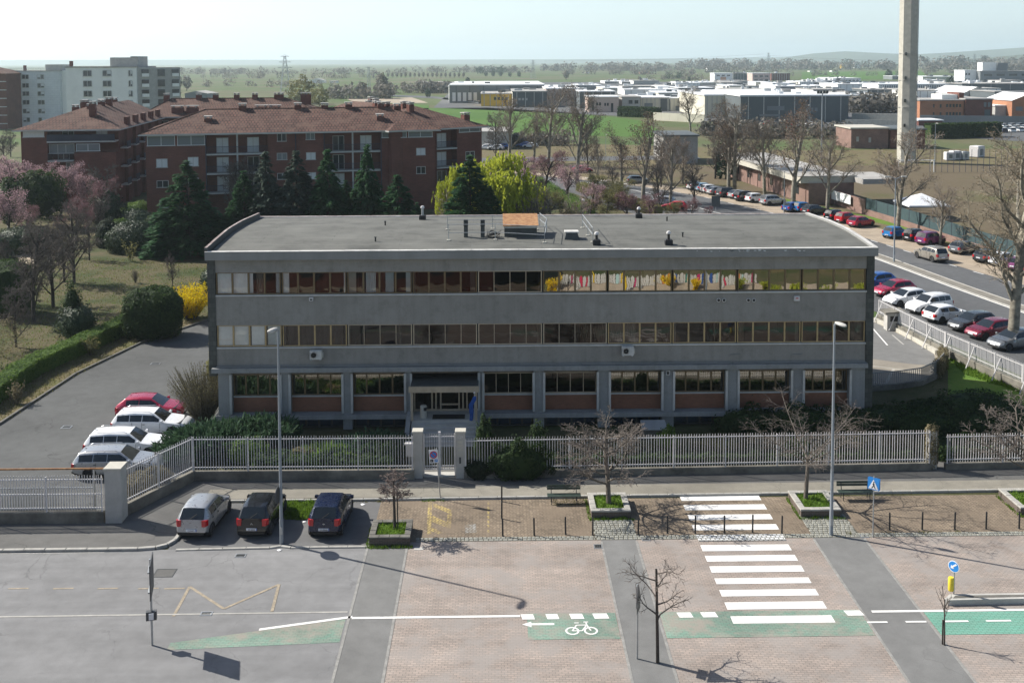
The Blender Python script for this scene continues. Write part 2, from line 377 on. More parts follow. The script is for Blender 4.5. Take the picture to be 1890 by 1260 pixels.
M['sign_blue'] = mat('sign_blue', (.02, .22, .60), .45, .08, 3)
M['sign_white'] = mat('sign_white', (.75, .76, .77), .5, .05, 3)
M['sign_red'] = mat('sign_red', (.5, .03, .03), .5, .08, 3)
M['sign_back'] = mat('sign_back', (.07, .075, .08), .55, .2, 3)
M['yellow_plastic'] = mat('yellow_plastic', (.72, .55, .04), .5, .1, 3)
M['blue_cloth'] = mat('blue_cloth', (.015, .07, .28), .9, .2, 5)
M['leaf_dead'] = leafmat('dry_leaves', (.10, .065, .045), (.19, .13, .09), .2)
M['seed'] = leafmat('plane_seed_balls', (.13, .09, .06), (.26, .19, .12), .1)
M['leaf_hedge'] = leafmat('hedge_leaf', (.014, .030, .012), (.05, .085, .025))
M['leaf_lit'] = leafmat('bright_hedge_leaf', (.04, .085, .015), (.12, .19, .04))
M['leaf_laurel'] = leafmat('laurel_leaf', (.014, .030, .015), (.06, .085, .045), .15, .5)
M['leaf_dark'] = leafmat('dark_leaf', (.008, .016, .010), (.028, .042, .020), .2)
M['needle'] = leafmat('cypress_spray', (.010, .036, .014), (.04, .12, .04), .25)
M['needle_grey'] = leafmat('cedar_spray', (.030, .052, .040), (.075, .105, .075), .15)
M['juniper'] = leafmat('juniper_spray', (.022, .055, .03), (.06, .11, .055), .2)
M['forsythia'] = leafmat('forsythia_flower', (.52, .33, .005), (.86, .62, .01), .3)
M['willow'] = leafmat('willow_leaf', (.20, .25, .02), (.42, .45, .05), .4)
M['blossom'] = leafmat('plum_blossom', (.22, .135, .145), (.46, .315, .335), .3)
M['blossom_dark'] = leafmat('purple_blossom', (.11, .055, .06), (.25, .14, .15), .25)
M['olive'] = leafmat('olive_leaf', (.08, .085, .03), (.20, .19, .075), .3)
M['grassblade'] = leafmat('grass_blade', (.05, .11, .012), (.16, .26, .03), .3)
M['shrub_dry'] = leafmat('dry_shrub', (.10, .085, .05), (.22, .19, .11), .25)
def groundmat(name, stops, scale=.25, detail=6, fine=9., fr=.5):
    m, t, b = newmat(name); co = coords(t, world=True)
    cl = ramp(t, noise(t, co, scale, detail, .62), stops)
    f = noise(t, co, fine, 4, .7)
    cl = mix(t, fr, cl, ramp(t, f, [(.3, (.5, .5, .5)), (.7, (1.35, 1.35, 1.35))]), 'MULTIPLY')
    t.links.new(cl, b.inputs['Base Color']); b.inputs['Roughness'].default_value = .95; b.inputs['Specular IOR Level'].default_value = .15
    bump(t, b, f, .6, .05); return m
M['lawn'] = groundmat('park_lawn', [(.30, (.036, .056, .016)), (.45, (.064, .070, .03)), (.56, (.105, .088, .05)), (.7, (.05, .066, .02))], .22)
M['lawn_green'] = groundmat('verge_grass', [(.3, (.06, .12, .02)), (.5, (.11, .19, .03)), (.7, (.14, .17, .05))], .6)
M['verge'] = groundmat('dry_verge', [(.3, (.09, .09, .035)), (.5, (.155, .125, .075)), (.7, (.11, .13, .04))], .35)
M['field'] = groundmat('plain_fields', [(.28, (.07, .085, .035)), (.42, (.12, .115, .065)), (.52, (.07, .11, .035)), (.68, (.15, .12, .085))], .006, 4, .4, .35)
M['field_green'] = groundmat('wheat_field', [(.3, (.06, .125, .025)), (.7, (.08, .15, .03))], .02, 4, .8, .25)
M['pitch'] = groundmat('worn_pitch', [(.3, (.085, .09, .035)), (.48, (.125, .10, .065)), (.7, (.11, .09, .055))], .05, 5, 2., .3)
M['garden'] = groundmat('garden_soil', [(.3, (.05, .06, .02)), (.6, (.09, .085, .045)), (.8, (.06, .09, .02))], .6)
M['concrete_yard'] = bricks('yard_slabs', (.30, .27, .22), (.26, .235, .195), (.36, .34, .30), 5, 4, .12, False, .9, .2, True, rot=.5)
# ------------------------------------------------------------ ground and roads
def ground(name, poly, z, m): return MB().sheet(poly, z).build(name, M[m], kind='structure')
def rect(x0, x1, y0, y1): return [(x0, y0), (x1, y0), (x1, y1), (x0, y1)]
ground('ground', rect(-6000, 6000, -300, 12000), -.04, 'field')
WX = lambda y: interp(y, [20, 50, 70, 80, 91.3, 102.6, 117.5, 133, 146, 152.3, 160.5, 170, 178, 187.7, 195.6, 206, 214, 222], [62, 55.6, 51.8, 49.9, 47.8, 45.9, 43.8, 41, 37, 33.6, 31.1, 28.6, 26.2, 20.3, 15.4, 4, -10, -40])
FX = lambda y: interp(y, [20, 60, 80, 92, 102, 111.5, 124, 140, 152.6, 162.6, 171.3, 184, 196, 208, 222, 236], [76, 65, 59.5, 56, 53.8, 51.3, 48.8, 45.6, 41.7, 38, 35, 28, 18, 5, -15, -40])
def ys(a, b, n=24): return [a+(b-a)*i/n for i in range(n+1)]
def along(fx, y0, y1, off=0., n=24): return [(fx(y)+off, y) for y in ys(y0, y1, n)]
lawn = ground('park_lawn', [(-150, 40), (-30, 40), (-24, 92), (-18, 78), (-18, 150), (-150, 175)], -.02, 'lawn')
ground('back_garden', [(-18, 77.2), (24, 77.2), (34, 92), (36, 125), (24, 165), (0, 190), (-18, 190)], -.02, 'lawn')
ground('garden_bed', [(-24, 50.5), (45, 50.5), (37, 66), (35, 77), (23, 77), (23, 63), (-17.4, 63), (-24, 63)], -.015, 'garden')
ground('driveway', [(-60, 50.7), (-19.4, 50.7), (-17.6, 54), (-17.2, 63.2), (-17.9, 78), (-17.9, 90.5), (-24.5, 90.5), (-25.7, 91), (-29.1, 83.8), (-31.1, 75.3), (-31.7, 64.8), (-33, 57), (-60, 57)], -.004, 'asphalt_drive')
ground('main_road', [(-90, 30), (-6.17, 30), (-6.17, 47.58), (-90, 47.58)], 0, 'asphalt')
ground('car_park', [(-15.6, 47.58), (-6.1, 47.58), (-6.1, 52.75), (-15.6, 52.75)], .0, 'asphalt_lot')
for a, b, mm in ((-4.3, 4.97, 'road_brick'), (6.65, 15.2, 'road_brick'), (17.65, 70, 'road_brick'), (-6.17, -4.3, 'asphalt_strip'), (4.97, 6.65, 'asphalt_strip'), (15.2, 17.65, 'asphalt_strip')):
    ground('road', rect(a, b, 30, 48.06), 0 if mm != 'asphalt_strip' else .003, mm)
M['conc_edge'] = mat('road_edging', (.25, .245, .23), .9, .25, 3, grain=.4, world=True)
jm = MB()
for x in (-6.17, -4.3, 4.97, 6.65, 15.2, 17.65): jm.box(x-.055, x+.055, 30, 47.9, -.02, .012)
jm.build('road_edging', M['conc_edge'], kind='structure')
ground('paved_parking', rect(-6.1, 70, 48.06, 52.75), -.002, 'tan_brick')
# raised pavement along the fence and its kerb stones
kc = [(-60, 47.55), (-18.4, 47.55), (-17, 47.57), (-16.2, 47.68), (-15.75, 47.95), (-15.52, 48.4), (-15.45, 49.2), (-15.4, 50.2), (-15.4, 52.75)]
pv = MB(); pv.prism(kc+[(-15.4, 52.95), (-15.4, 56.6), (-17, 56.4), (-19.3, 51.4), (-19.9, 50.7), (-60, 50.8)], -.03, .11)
pv.build('pavement', M['asphalt_walk_shade'], kind='structure')
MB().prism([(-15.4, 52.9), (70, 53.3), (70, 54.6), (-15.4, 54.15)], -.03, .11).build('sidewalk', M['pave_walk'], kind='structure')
MB().prism([(-15.4, 54.15), (70, 54.6), (70, 59), (-15.4, 56.6)], -.03, .107).build('sidewalk', M['asphalt_walk_shade'], kind='structure')  # dark strip: picket and hedge shadow put into the paving colour
def kerb_line(pts, name, h, wd, m, step=1.0, z0=-.03):
    e = thing(name, None, None, (pts[0][0], pts[0][1], 0)); e['kind'] = 'structure'
    bx = MB().bbox(-.5, .5, -wd/2, wd/2, z0, h, .02).mesh('kerb_stone', M[m])
    for a, b in zip(pts, pts[1:]):
        a, b = Vector(a), Vector(b); L = (b-a).length; n = max(1, round(L/step)); an = math.atan2(b.y-a.y, b.x-a.x)
        for i in range(n):
            p = a.lerp(b, (i+.5)/n)
            piece('kerb_stone', bx, e, (p.x-pts[0][0], p.y-pts[0][1], random.uniform(-.006, .006)), (0, 0, an+random.uniform(-.006, .006)), (L/n-.012, 1, 1))
    return e
kerb_line([(-40, 47.5)]+kc[1:-1]+[(-15.36, 52.6)], 'kerb', .125, .2, 'kerb')
kerb_line([(-15.3, 52.78), (-6, 52.8), (26, 53.15), (45, 53.25)], 'kerb', .118, .16, 'kerb')
kerb_line([(-15.2, 47.5), (-10.8, 47.6), (-10.3, 47.75), (-9.8, 47.6), (-6.2, 47.6)], 'low_kerb', .06, .16, 'kerb')
kerb_line([(-60, 57.2), (-33, 57), (-31.7, 64.8), (-31.1, 75.3), (-29.1, 83.8), (-25.7, 91), (-24.5, 90.6), (-18, 90.6)], 'driveway_kerb', .13, .18, 'kerb_dark', 1.2)
MB().strip([(-32.9, 57), (-31.6, 64.8), (-31.0, 75.3), (-29.0, 83.8), (-25.6, 91)], [(-37.5, 57), (-35.2, 64.8), (-34.3, 75.3), (-31.6, 84.3), (-27, 92)], -.008).build('planting_strip', M['verge'], kind='structure')
M['chipped_white'] = bricks('chipped_white', (.66, .66, .64), (.5, .52, .54), (.2, .2, .18), .22, .21, .035, False, .85, .2, True)
# painted markings
def marking(name, poly, m='white_paint', z=.007, label=None): return MB().sheet(poly, z).build(name, M[m], kind='structure')
ztops = [(213, 250), (280, 318), (352, 390), (425, 465), (502, 545), (573, 617), (650, 693), (727, 773), (815, 857), (900, 947), (990, 1043), (1092, 1145)]
zb = thing('zebra_crossing', None, None, (11.7, 46, 0)); zb['kind'] = 'structure'
for i, (a, b) in enumerate(ztops):
    y1, y0 = gp(1330, 860+a/3.9375).y, gp(1330, 860+b/3.9375).y
    MB().sheet(rect(9.62, 13.82, y0, y1), .032 if i == 4 else .012).build('stripe', M['chipped_white' if i == 4 else 'white_paint'], zb, world=True)
marking('lane_line', [(-9.7, 40.5), (-6.05, 41.38), (-6.05, 41.54), (-9.7, 40.66)], z=.012)
marking('lane_line', rect(-6.05, .92, 41.28, 41.44), z=.016)
marking('lane_line', rect(15.6, 60, 41.3, 41.46), z=.016)
for a, b in ((962, 985), (1008, 1030), (1052, 1076), (1095, 1122), (1252, 1278), (1296, 1324), (1565, 1596)):
    x0, x1 = gp(a, 1139).x, gp(b, 1139).x; marking('lane_block', [(x0+.05, 41.08), (x1+.05, 41.08), (x1-.02, 41.48), (x0-.02, 41.48)], z=.02)
for a, b in ((1605, 1643), (1677, 1716), (1750, 1795), (1828, 1875)):
    marking('lane_dash', rect(gp(a, 1155).x, gp(b, 1155).x, 40.50, 40.62), z=.02)
for x in (22.8, 25.2): marking('lane_dash', rect(x, x+1.1, 40.50-(x < 0)*.8, 40.62-(x < 0)*.8), z=.02)
ground('bike_lane', rect(17.74, 70, 39.6, 41.3), .009, 'green_paint')
ground('bike_lane', rect(6.74, 15.11, 39.6, 41.55), .009, 'green_lane')
ground('bike_lane', rect(1.2, 4.88, 39.6, 41.55), .009, 'green_lane')
ground('bike_lane', [(-13, 39.2), (-6.3, 39.6), (-6.3, 41.3), (-9.7, 40.5), (-13, 39.7)], .006, 'green_lane')
marking('lane_arrow', [(.98, 40.72), (1.36, 40.92), (1.36, 40.8), (2.3, 40.8), (2.3, 40.66), (1.36, 40.66), (1.36, 40.52)], z=.013)
bk = MB()
for cx in (3.0, 3.75):
    for k in range(14):
        a, b = 2*PI*k/14, 2*PI*(k+1)/14
        bk.quad((cx+.29*math.cos(a), 40.2+.29*math.sin(a), .014), (cx+.29*math.cos(b), 40.2+.29*math.sin(b), .014), (cx+.21*math.cos(b), 40.2+.21*math.sin(b), .014), (cx+.21*math.cos(a), 40.2+.21*math.sin(a), .014))
for i, (a, b) in enumerate((((3., 40.2), (3.2, 40.62)), ((3.2, 40.62), (3.62, 40.62)), ((3.62, 40.62), (3.75, 40.2)), ((3.4, 40.2), (3.62, 40.62)), ((3., 40.2), (3.4, 40.2)), ((3.12, 40.78), (3.3, 40.78)), ((3.62, 40.62), (3.6, 40.8)), ((3.5, 40.84), (3.7, 40.84)))):
    a, b = Vector(a), Vector(b); d = (b-a).normalized(); q = Vector((-d.y, d.x))*.03
    bk.sheet([a-q, b-q, b+q, a+q], .016+i*.0006)
bk.build('bicycle_symbol', M['white_paint'], kind='structure')
def bar(a, b, wd, m, z=.008, name='road_line'):
    a, b = Vector(a[:2]), Vector(b[:2]); d = (b-a).normalized(); q = Vector((-d.y, d.x))*wd/2
    return marking(name, [a-q, b-q, b+q, a+q], m, z)
zz = [gp(*q) for q in ((320, 1137), (350, 1082), (413, 1123), (515, 1078), (502, 1128))]
for i in range(4): bar(zz[i], zz[i+1], .13, 'worn_yellow', .008+i*.001)
for a in (15, 98, 180, 255, 303): bar(gp(a, 1086), gp(a+38, 1085), .1, 'worn_yellow')
bar((-60, 41.62), (-6.3, 41.85), .1, 'kerb', .01)
bar((-60, 47.3), (-18.5, 47.35), .05, 'worn_white', .008)
# yellow bay by the gate
for k, q in enumerate(([(790, 925), (797, 925), (796, 985), (788, 985)], [(800, 928), (833, 940), (833, 949), (800, 935)], [(826, 948), (834, 948), (832, 975), (824, 973)], [(798, 951), (826, 963), (824, 972), (797, 963)], [(797, 972), (818, 983), (808, 985), (796, 980)])):
    marking('bay_marking', [gp(*p) for p in q], 'yellow_paint', .006+k*.001)
for k in range(7): marking('bay_marking', [gp(899, 926+k*8.5), gp(903, 926+k*8.5), gp(904, 931+k*8.5), gp(900, 931+k*8.5)], 'yellow_paint', .006)
marking('bay_symbol', [gp(858, 968), (gp(878, 966)), gp(880, 982), gp(858, 984)], 'bay_white', .004)
# granite cobbles: too small to pick apart, still real stones
def cobbles(x0, x1, y0, y1, s=.215):
    b = MB(); b.sheet(rect(x0, x1, y0, y1), .004, 1)
    ny = max(1, round((y1-y0)/s)); h = (y1-y0)/ny
    for r in range(ny):
        x = x0+random.random()*.1-.1*(r % 2)
        while x < x1-.05:
            wd = s*random.uniform(.85, 1.2); a, c = max(x, x0), min(x+wd-.03, x1)
            if c-a > .06: b.bbox(a, c, y0+r*h+.014, y0+(r+1)*h-.014, -.02, .022+random.uniform(-.006, .008), .02)
            x += wd
    return b.build('cobbles', [M['cobble'], M['joint']], kind='stuff')
cobbles(-3.95, 4.7, 48.08, 48.5); cobbles(4.7, 6.75, 48.08, 50.25); cobbles(6.75, 15.25, 48.08, 48.5); cobbles(15.25, 17.55, 48.08, 50.6); cobbles(17.55, 40, 48.08, 48.5)
def grass(area, n, hgt=.12, m='grassblade', name='grass', z=0., kind='stuff', parent=None, origin=None, wd=.02):
    rng = np.random.default_rng(len(bpy.data.meshes)); P = np.empty((0, 2))
    poly = np.array([(p[0], p[1]) for p in area]); lo, hi = poly.min(0), poly.max(0)
    while len(P) < n:
        q = rng.uniform(lo, hi, (n*2, 2)); ins = np.zeros(len(q), bool); j = len(poly)-1
        for i in range(len(poly)):
            a, b = poly[i], poly[j]
            c = ((a[1] > q[:, 1]) != (b[1] > q[:, 1])) & (q[:, 0] < (b[0]-a[0])*(q[:, 1]-a[1])/(b[1]-a[1]+1e-12)+a[0]); ins ^= c; j = i
        P = np.concatenate([P, q[ins]])
    P = P[:n]; an = rng.uniform(0, 2*PI, n); h = hgt*rng.uniform(.4, 1.2, n); ln = rng.uniform(0, .7, n)*h
    cl = .6+.8*(np.sin(P[:, 0]*7+1)*np.sin(P[:, 1]*6)*.5+.5); h = h*cl
    d = np.stack([np.cos(an), np.sin(an)], 1)*wd
    V = np.zeros((n, 3, 3)); V[:, 0, :2] = P-d; V[:, 1, :2] = P+d; V[:, 2, :2] = P+np.stack([np.cos(an*3+1), np.sin(an*3+1)], 1)*ln[:, None]; V[:, 2, 2] = h; V[:, :, 2] += z
    me = npmesh(name, V, M[m], 3, origin=origin)
    o = bpy.data.objects.new(name, me); COL.objects.link(o)
    if parent: o.parent = parent
    return tag(o, kind=kind)
gpoly = [gp(525, 958), gp(523, 927), gp(582, 924), gp(578, 952), gp(560, 960)]
ground('grass_patch', gpoly, .003, 'lawn_green'); grass(gpoly, 1800, .16, wd=.03)
grass([gp(1016, 933), gp(1016, 922), gp(1080, 920), gp(1082, 932)], 260, .08, 'olive'); grass([gp(778, 926), gp(778, 921), gp(822, 920), gp(822, 925)], 120, .1)
for k in range(8):
    x = random.uniform(16, 30); grass(rect(x, x+random.uniform(.3, 1.2), 48.3, 48.6), 60, .06, 'olive')
grass(rect(-15.2, -6, 52.55, 52.7), 300, .07, 'olive')
# avenue to the right, its median, verges and lines
MB().strip(along(WX, 45, 222, -13), along(FX, 45, 222, 1.2), -.012).build('avenue', M['asphalt_avenue'], kind='structure')
MB().strip(along(FX, 45, 215, .25), along(FX, 45, 215, 6.4), -.006).build('parking_lane', M['gravel'], kind='structure')
MB().strip(along(FX, 45, 222, 6.4), along(FX, 45, 222, 12.5), -.008).build('verge', M['verge'], kind='structure')
MB().strip(along(FX, 110, 172, 9.2), along(FX, 110, 172, 12.0), -.002).build('grass_verge', M['lawn_green'], kind='structure')
MB().strip(along(FX, 60, 222, 12.5), along(lambda y: 230, 60, 222), -.012).build('sports_pitch', M['pitch'], kind='structure')
MB().strip(along(WX, 70, 150, .35), along(WX, 70, 150, 1.75), .06).build('median', M['gravel_grey'], kind='structure')
kerb_line(along(WX, 74, 146, .3, 16), 'median_kerb', .1, .14, 'kerb', 1.6)
kerb_line(along(WX, 74, 146, 1.8, 16), 'median_kerb', .1, .14, 'kerb', 1.6)
def lineof(fx, y0, y1, off, wd, m='white_paint', n=20): MB().strip(along(fx, y0, y1, off, n), along(fx, y0, y1, off+wd, n), .0).build('road_line', M[m], kind='structure')
lineof(WX, 70, 200, -.05, .2); lineof(WX, 75, 146, 2.0, .13, 'worn_white')
y = 62.
while y < 196:
    lineof(FX, y, y+1.6, -.07, .16, n=2); y += 3.5 if y > 118 else 4.2
y = 70.
while y < 122:
    lineof(lambda q: WX(q)-4.9, y, y+1.8, 0, .16, n=2); y += 4.1
bar((17.4, 200.4), (24.2, 189.6), .5, 'white_paint', .004)
for i in range(6): bar((20+i*1.0, 187.8+i*.55), (22.2+i*1.0, 190.4+i*.55), .4, 'worn_white', .002)
MB().strip([(-6, 222), (20, 213), (45, 200), (75, 213), (140, 225)], [(-6, 290), (20, 285), (45, 275), (75, 260), (140, 262)], -.016).build('waste_ground', M['verge'], kind='structure')
ground('side_road', [(-40, 228), (30, 236), (48, 238), (48, 247), (30, 246), (-40, 240)], -.01, 'asphalt_avenue')
# fields behind
ground('wheat_field', [gp(560, 232), gp(1250, 256), gp(1180, 222), gp(1050, 208), gp(900, 199), gp(760, 200), gp(640, 206)], -.02, 'field_green')
ground('wheat_field', [gp(598, 203), gp(790, 207), gp(792, 194), gp(700, 190), gp(600, 196)], -.015, 'field_green')
ground('wheat_field', [gp(1480, 147), gp(1720, 147), gp(1700, 131.5), gp(1480, 133)], -.02, 'field_green')
ground('ploughed_field', [gp(660, 191), gp(790, 190), gp(760, 180), gp(640, 183)], -.012, 'gravel')
ground('far_road', [gp(715, 178), gp(800, 182), gp(960, 197), gp(1020, 200), gp(1020, 196), gp(900, 189), gp(800, 178), gp(715, 175)], -.01, 'asphalt_avenue')
ground('factory_yard', [gp(800, 199), gp(1180, 216), gp(1900, 262), gp(1950, 215), gp(1950, 150), gp(1000, 152), gp(830, 170)], -.03, 'asphalt_avenue')
# yard on the right of the office, with its curved edge
ry = [(23.3, 70), (26.2, 70.1), (30, 71.2), (33.2, 74.8), (34.4, 78.4), (34.2, 83), (33.4, 88.5), (30, 92), (23.3, 93)]
ground('yard', ry, -.002, 'concrete_yard')
ground('ramp', [(23.5, 78), (27.5, 78.4), (31.2, 76.2), (33.1, 75.6), (34.2, 78.8), (34.0, 83), (33.2, 88.3), (29, 92), (23.5, 93)], .003, 'asphalt_strip')
bar(gp(1610, 605), gp(1638, 637), .12, 'white_paint'); bar(gp(1647, 618), gp(1668, 636), .12, 'worn_white')
ground('grass_bank', [(34.5, 92), (34.6, 78), (33.3, 74.2), (31, 69), (40, 55), (44, 55), (37.6, 69), (35.8, 80)], -.004, 'lawn_green')
grass([(34.9, 86), (34.9, 78), (34.2, 73.5), (36.2, 69), (36.5, 70), (35.4, 79)], 2500, .2, wd=.04)
# footpath in the park
MB().strip([gp(0, 480), gp(40, 470), (gp(75, 420)), gp(130, 415)], [gp(0, 500), gp(60, 490), gp(85, 424), gp(132, 418)], .0).build('footpath', M['gravel'], kind='structure')
# ------------------------------------------------------------ the office building
FY, BY, XL, XR = 63.25, 77.0, -17.4, 23.12
off = thing('office_building', 'long three storey grey office block with ribbon windows and flat felt roof', 'building', ((XL+XR)/2, FY, 0))
def P(b, name, m, smooth=False, **k): return b.build(name, m if isinstance(m, list) else M[m], off, world=True, smooth=smooth, **k)
XC = [-17.2+3.965*i for i in range(11)]                      # pillar axes, ten bays
XC[0] = -16.95; XC[10] = 22.75; XC[3] = -5.58; XC[4] = -1.0
Z1a, Z1b, Z2a, Z2b, Z3a, Z3b = 2.12, 3.42, 5.32, 6.66, 8.6, 9.97
WT = FY+.05
# walls: solid bands between the ribbons
b = MB(); b.box(XL, XR, FY, FY+.3, 9.97, 11.0); b.box(XL, XR, FY, FY+.3, Z2b, Z3a); b.box(XL, XR, FY, FY+.3, 4.12, Z2a)
P(b, 'wall_band', 'plaster')
b = MB(); b.box(XL-.25, XR+.05, FY-.42, FY+.3, 3.78, 4.06); P(b, 'ledge', 'plaster_band')
b = MB(); b.box(XL, XR, FY+.45, FY+.7, 3.42, 3.9); P(b, 'lintel', 'lintel')
for z in (Z3a, Z2a):
    b = MB()
    for i in range(10): b.box(XL+.02+i*4.052, XL+4.06+i*4.052, FY-.09, FY+.02, z-.1, z-.03+random.uniform(-.006, .006))
    P(b, 'sill', 'sill_metal')
b = MB(); x = XL
while x < XR-.2:
    L = min(random.uniform(1.5, 5), XR-x); b.cyl((x, FY-.16, 4.12+random.uniform(-.01, .01)), (x+L-.05, FY-.16, 4.12), .045, n=6); x += L
P(b, 'drain_pipe', 'fascia')
P(MB().box(XL-.48, XL, FY-.06, BY+.1, 3.5, 11.0), 'end_wall', 'cladding'); P(MB().box(XR, XR+.48, FY-.06, BY+.1, 0, 11.0), 'end_wall', 'cladding')
b = MB(); b.box(XL+.1, XR-.1, BY-.2, BY, 0, 11.2); b.box(XL-.02, XL+.2, FY+.7, BY, 0, 3.6); P(b, 'rear_wall', 'plaster')
# interior floors, back of rooms, partitions
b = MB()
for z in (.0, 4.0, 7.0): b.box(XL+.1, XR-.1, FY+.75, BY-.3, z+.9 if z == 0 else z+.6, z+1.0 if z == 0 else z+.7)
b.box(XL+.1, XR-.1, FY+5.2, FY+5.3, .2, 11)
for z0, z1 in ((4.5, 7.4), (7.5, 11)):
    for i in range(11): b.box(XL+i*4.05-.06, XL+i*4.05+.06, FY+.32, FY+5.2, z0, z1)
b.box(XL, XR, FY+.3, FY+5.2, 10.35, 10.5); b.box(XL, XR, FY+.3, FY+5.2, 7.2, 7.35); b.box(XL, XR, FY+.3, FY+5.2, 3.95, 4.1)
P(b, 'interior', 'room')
# roof: low barrel vault with parapets
AX = [(63.25, 11.26), (65, 11.40), (68.3, 11.58), (72, 11.54), (77.1, 11.30)]
b = MB(); n = 14; ya = ys(FY-.3, BY+.2, n)
za = [interp(y, [p[0] for p in AX], [p[1] for p in AX])-.02 for y in ya]
for i in range(n): b.quad((XL-.3, ya[i], za[i]), (XR+.3, ya[i], za[i]), (XR+.3, ya[i+1], za[i+1]), (XL-.3, ya[i+1], za[i+1]))
roof = P(b, 'roof', 'roof_felt')
b = MB(); b.box(XL-.5, XR+.55, FY-.45, FY-.15, 10.83, 11.33); P(b, 'fascia', 'fascia')
b = MB(); x = XL-.5
while x < XR+.5:
    L = min(random.uniform(1.8, 3.2), XR+.55-x); b.box(x, x+L-.015, FY-.47, FY-.12, 11.335, 11.36+random.uniform(0, .02)); x += L
P(b, 'gutter_edge', 'coping')
for x0, x1, nm, mm, hh in ((XL-.55, XL-.38, 'parapet', 'copper', .36), (XR+.3, XR+.58, 'parapet', 'coping', .14)):
    b = MB()
    for i in range(n):
        q = [(x0, ya[i]), (x1, ya[i]), (x1, ya[i+1]), (x0, ya[i+1])]; k = len(b.v)
        zt = [za[i]+hh, za[i]+hh, za[i+1]+hh, za[i+1]+hh]
        b.v += [(p[0], p[1], 10.9) for p in q]+[(p[0], p[1], zt[j]) for j, p in enumerate(q)]
        b.f += [(k+4, k+5, k+6, k+7), (k, k+1, k+5, k+4), (k+1, k+2, k+6, k+5), (k+2, k+3, k+7, k+6), (k+3, k, k+4, k+7)]; b.m += [0, 1, 1, 1, 1]
    P(b, nm, [M[mm], M['dark_box'] if mm == 'copper' else M['fascia']])  # copper parapet's sides: shade of the inner face put into the colour
b = MB(); b.box(XL-.5, XR+.5, BY+.1, BY+.4, 11.0, 11.36); P(b, 'parapet', 'copper')
b = MB(); b.box(XL-.5, XR+.5, BY+.02, BY+.098, 11.0, 11.34); P(b, 'flashing', 'coping')
b = MB()
for k in range(26):
    x = random.choice([random.uniform(12, 16.5), random.uniform(13, 20)]); z = 11.31-random.uniform(0, .09); s = random.uniform(.04, .22)
    b.sheet([(x, FY-.453, z), (x+s*.2, FY-.453, z-.02-s*.25), (x+s*.8, FY-.453, z-.02-s*.35), (x+s, FY-.453, z-.02)])
P(b, 'flaking_paint', 'flake', kind='stuff')
# ribbon windows: one window per bay, four panes and mullions each
pane_me = {}
def pane(parent, x, z, wd, h, gm, y=FY+.1):
    key = (round(wd, 2), round(h, 2), gm)
    if key not in pane_me: pane_me[key] = MB().quad((-wd/2, 0, 0), (wd/2, 0, 0), (wd/2, 0, h), (-wd/2, 0, h)).mesh('pane', M[gm])
    r = rootloc(parent)
    return piece('pane', pane_me[key], parent, (x-r.x, y-r.y, z-r.z), (random.uniform(-.004, .004), 0, random.uniform(-.006, .006)))
def folded(x0, x1, z0, z1, y, m, parent, nf=9, name='curtain'):
    b = MB(); k = nf*2
    for i in range(k):
        a, c = lerp(x0, x1, i/k), lerp(x0, x1, (i+1)/k); d0, d1 = (.05*(i % 2), .05*((i+1) % 2))
        b.quad((a, y+d0, z0), (c, y+d1, z0), (c, y+d1, z1), (a, y+d0, z1))
    return b.build(name, M[m], parent, world=True)
def window(x0, x1, z0, z1, np_, gm, fm, fw_=.05, mw=.07, y=FY+.1, dbl=None):
    f = MB(); f.box(x0, x1, y-.06, y+.06, z0, z0+.06); f.box(x0, x1, y-.06, y+.06, z1-.05, z1)
    f.box(x0, x0+fw_, y-.06, y+.06, z0+.06, z1-.05); f.box(x1-fw_, x1, y-.06, y+.06, z0+.06, z1-.05)
    wn = P(f, 'window', fm)
    s = (x1-x0)/np_
    for k in range(np_):
        if k:
            m_ = mw*(1.9 if dbl and k in dbl else 1)
            MB().box(x0+k*s-m_/2, x0+k*s+m_/2, y-.05, y+.05, z0+.06, z1-.05).build('mullion', M[fm], wn, world=True)
        pane(wn, x0+(k+.5)*s, z0+.06, s-mw*.9, z1-z0-.11, gm, y)
    return wn
bw = (XR-XL)/10
